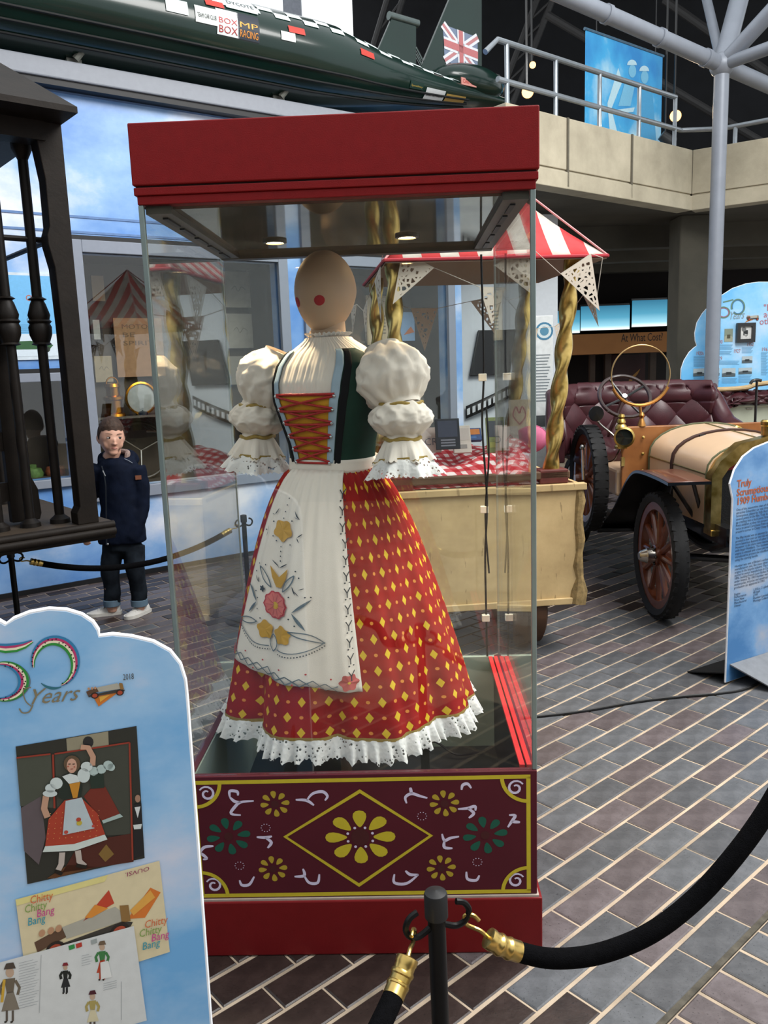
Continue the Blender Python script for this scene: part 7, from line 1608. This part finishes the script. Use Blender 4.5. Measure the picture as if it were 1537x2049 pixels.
def scr(p, w, h): p.line([(v.x, v.y) for v in spline([(-w*.5, h*.5), (-w*.2, h*.6), (0, h*.45), (w*.3, h*.58), (w*.6, h*.5)], 5)], h*.012, '#4d4638', 1)
pap(186, 206, 552, 602, 'small buff print high in the dark showcase beside its frame', '#8a7558'); pap(192, 222, 712, 765, 'pale paper print above the brass lamp in the showcase', '#8c8068', scr)
def motor(p, w, h):
    for k, t in enumerate(('MOTOR', 'BE', 'SPIRIT')): p.text(t, (-w*.7, h*(.82-.14*k)), h*.11, '#5b4632', 1, width=w*1.3 if k != 1 else w*.5)
pap(236, 322, 637, 755, 'tan poster with embossed capital letters in the dark showcase', '#8a6a4c', motor)
t_ = wpx(183, 200, 632, 688, .5); on_wall('framed_print', 'narrow print in a black frame inside the showcase by its edge', 'picture', *t_, .49, P('frame_dark', '#151515', .4), lambda p, w, h: p.rect(-w*.6, w*.6, h*.15, h*.85, '#8f9088', 1), .03)
pap(452, 498, 545, 615, 'grey signature print at the top right of the dark showcase', '#8f887c', scr); pap(455, 503, 628, 697, 'grey print with faint sketch below the signature print', '#868177', scr); pap(458, 505, 712, 770, 'grey print third down in the row beside the glass case', '#7d786e', scr)
# second showcase: posters and packets
def chit(p, w, h): p.rect(-w*.9, w*.9, h*.05, h*.95, '#b59f7d', 1); [p.rect(-w*.7, w*.6, h*(.6-.07*k), h*(.57-.07*k), '#6a5c48', 2) for k in range(6)]
pap(735, 778, 592, 690, 'buff text sheet on the back of the second showcase', '#a08c6c', chit); pap(800, 835, 625, 682, 'sky picture sheet with orange shape in the second showcase', '#7d9cc0', lambda p, w, h: p.poly([(-w*.6, h*.2), (w*.2, h*.5), (w*.6, h*.3)], '#b8693a', 1)); pap(848, 880, 730, 772, 'bright blue and orange packet pinned in the second showcase', '#2c4f8f', lambda p, w, h: p.rect(-w*.7, w*.7, h*.1, h*.45, '#b06a34', 1))
# brass lamps on a shelf in the first showcase
x0, x1, z0, z1 = wA; zs = wxz(250, 832, -.3)[1]
p = WM @ Vector(((x0+x1)/2, .35, zs)); q = MB(); sh_ = thing('glass_shelf', 'dark glass shelf carrying brass lamps inside the showcase', 'shelf', p, WA); q.bb(-(x1-x0)/2+.005, (x1-x0)/2-.005, -.17, .19, -.012, 0); q.build('shelf_board', P('shelf_dark', '#2a2824', .2), sh_, smooth=0, bevel=.002); q = MB(); q.bb(-(x1-x0)/2+.005, (x1-x0)/2-.005, -.18, -.17, -.016, .002); q.build('shelf_edge', P('shelf_trim', '#4a453c', .4), sh_, smooth=0)
m_cop = P('copper_brass', '#a8701f', .25, 1, var=.2, scale=12)
a = wxz(230, 830, -.3); lp_ = thing('brass_lamp', 'copper-gold oil lamp standing on the showcase shelf', 'lamp', WM @ Vector((a[0], .3, zs)), WA)
q = MB(); q.lathe([(.0, 0), (.085, 0), (.08, .02), (.062, .03), (.062, .12), (.075, .13), (.075, .15), (.05, .16), (.05, .22), (.062, .225), (.055, .25), (.0, .26)], 24, None, caps=False); q.build('lamp_body', m_cop, lp_); q = MB(); q.tube([(.045*math.cos(PI*k/10), 0, .25+.05*math.sin(PI*k/10)) for k in range(11)], .006, 6); q.build('carry_handle', m_cop, lp_)
a = wxz(280, 800, -.3); hl_ = thing('headlamp', 'large round brass-rimmed headlamp on the showcase shelf', 'lamp', WM @ Vector((a[0], .28, zs)), WA)
T = Matrix.Translation((0, 0, .13)) @ Matrix.Rotation(PI/2, 4, 'X'); q = MB(); q.lathe([(.0, -.14), (.07, -.13), (.11, -.06), (.118, .0)], 30, T, caps=False); q.build('lamp_body', m_blkp, hl_); q = MB(); q.lathe([(.112, 0), (.125, .0), (.128, .025), (.115, .03), (.110, .02)], 36, T, caps=False); q.build('rim', m_cop, hl_); q = MB(); q.lathe([(.112, .015), (.06, .028), (.0, .032)], 30, T, caps=False); q.build('lens', P('lens_pale', '#8d918c', .12), hl_); q = MB(); q.lathe([(.05, 0), (.05, .02), (.02, .03), (.02, .04)], 16); q.build('foot', m_blkp, hl_)
# wheel and steering exhibits lower in the showcase
a = wxz(285, 925, -.35); ex = thing('museum_exhibit', 'old steering wheel shown on the floor of the large dark showcase', 'wheel', WM @ Vector((a[0], .36, wA[2])), WA)
q = MB(); q.tube([(.22*math.cos(2*PI*k/36), .04*math.sin(2*PI*k/36), .23+.22*math.sin(2*PI*k/36)) for k in range(36)], .014, 8, closed=True); q.build('rim', P('bakelite', '#3a3226', .4), ex)
for k in range(3): a_ = 2*PI*k/3+.4; q = MB(); q.tube([(0, 0, .23), (.215*math.cos(a_), .04*math.sin(a_), .23+.215*math.sin(a_))], .009, 6); q.build('spoke', m_nick, ex)
# small showcase: loaf-like models
for i, (dx, c_, lb_) in enumerate(((-.22, '#4f6a35', 'green prop vegetables heap on the small showcase floor'), (-.06, '#8a4a2c', 'reddish prop on the small showcase floor'), (-.38, '#a9a08c', 'pale jar standing in the small showcase'))):
    x = wC[1]+dx; o = thing('exhibit_prop', lb_, 'prop', WM @ Vector((x, .25, wC[2])), WA); q = MB(); hgt = .26 if i == 2 else .07
    q.lathe([(.0, 0), (.07, 0), (.075, hgt*.4), (.06, hgt*.9), (.0, hgt)], 16, None, caps=False); q.build('prop_body', P('prop_'+c_.strip('#'), c_, .7, var=.4, scale=30, bump=.6), o); q = MB(); q.lathe([(.03, hgt*.85), (.03, hgt+.02), (.0, hgt+.025)], 12, None, caps=False); q.build('prop_top', P('prop_'+c_.strip('#'), c_), o)
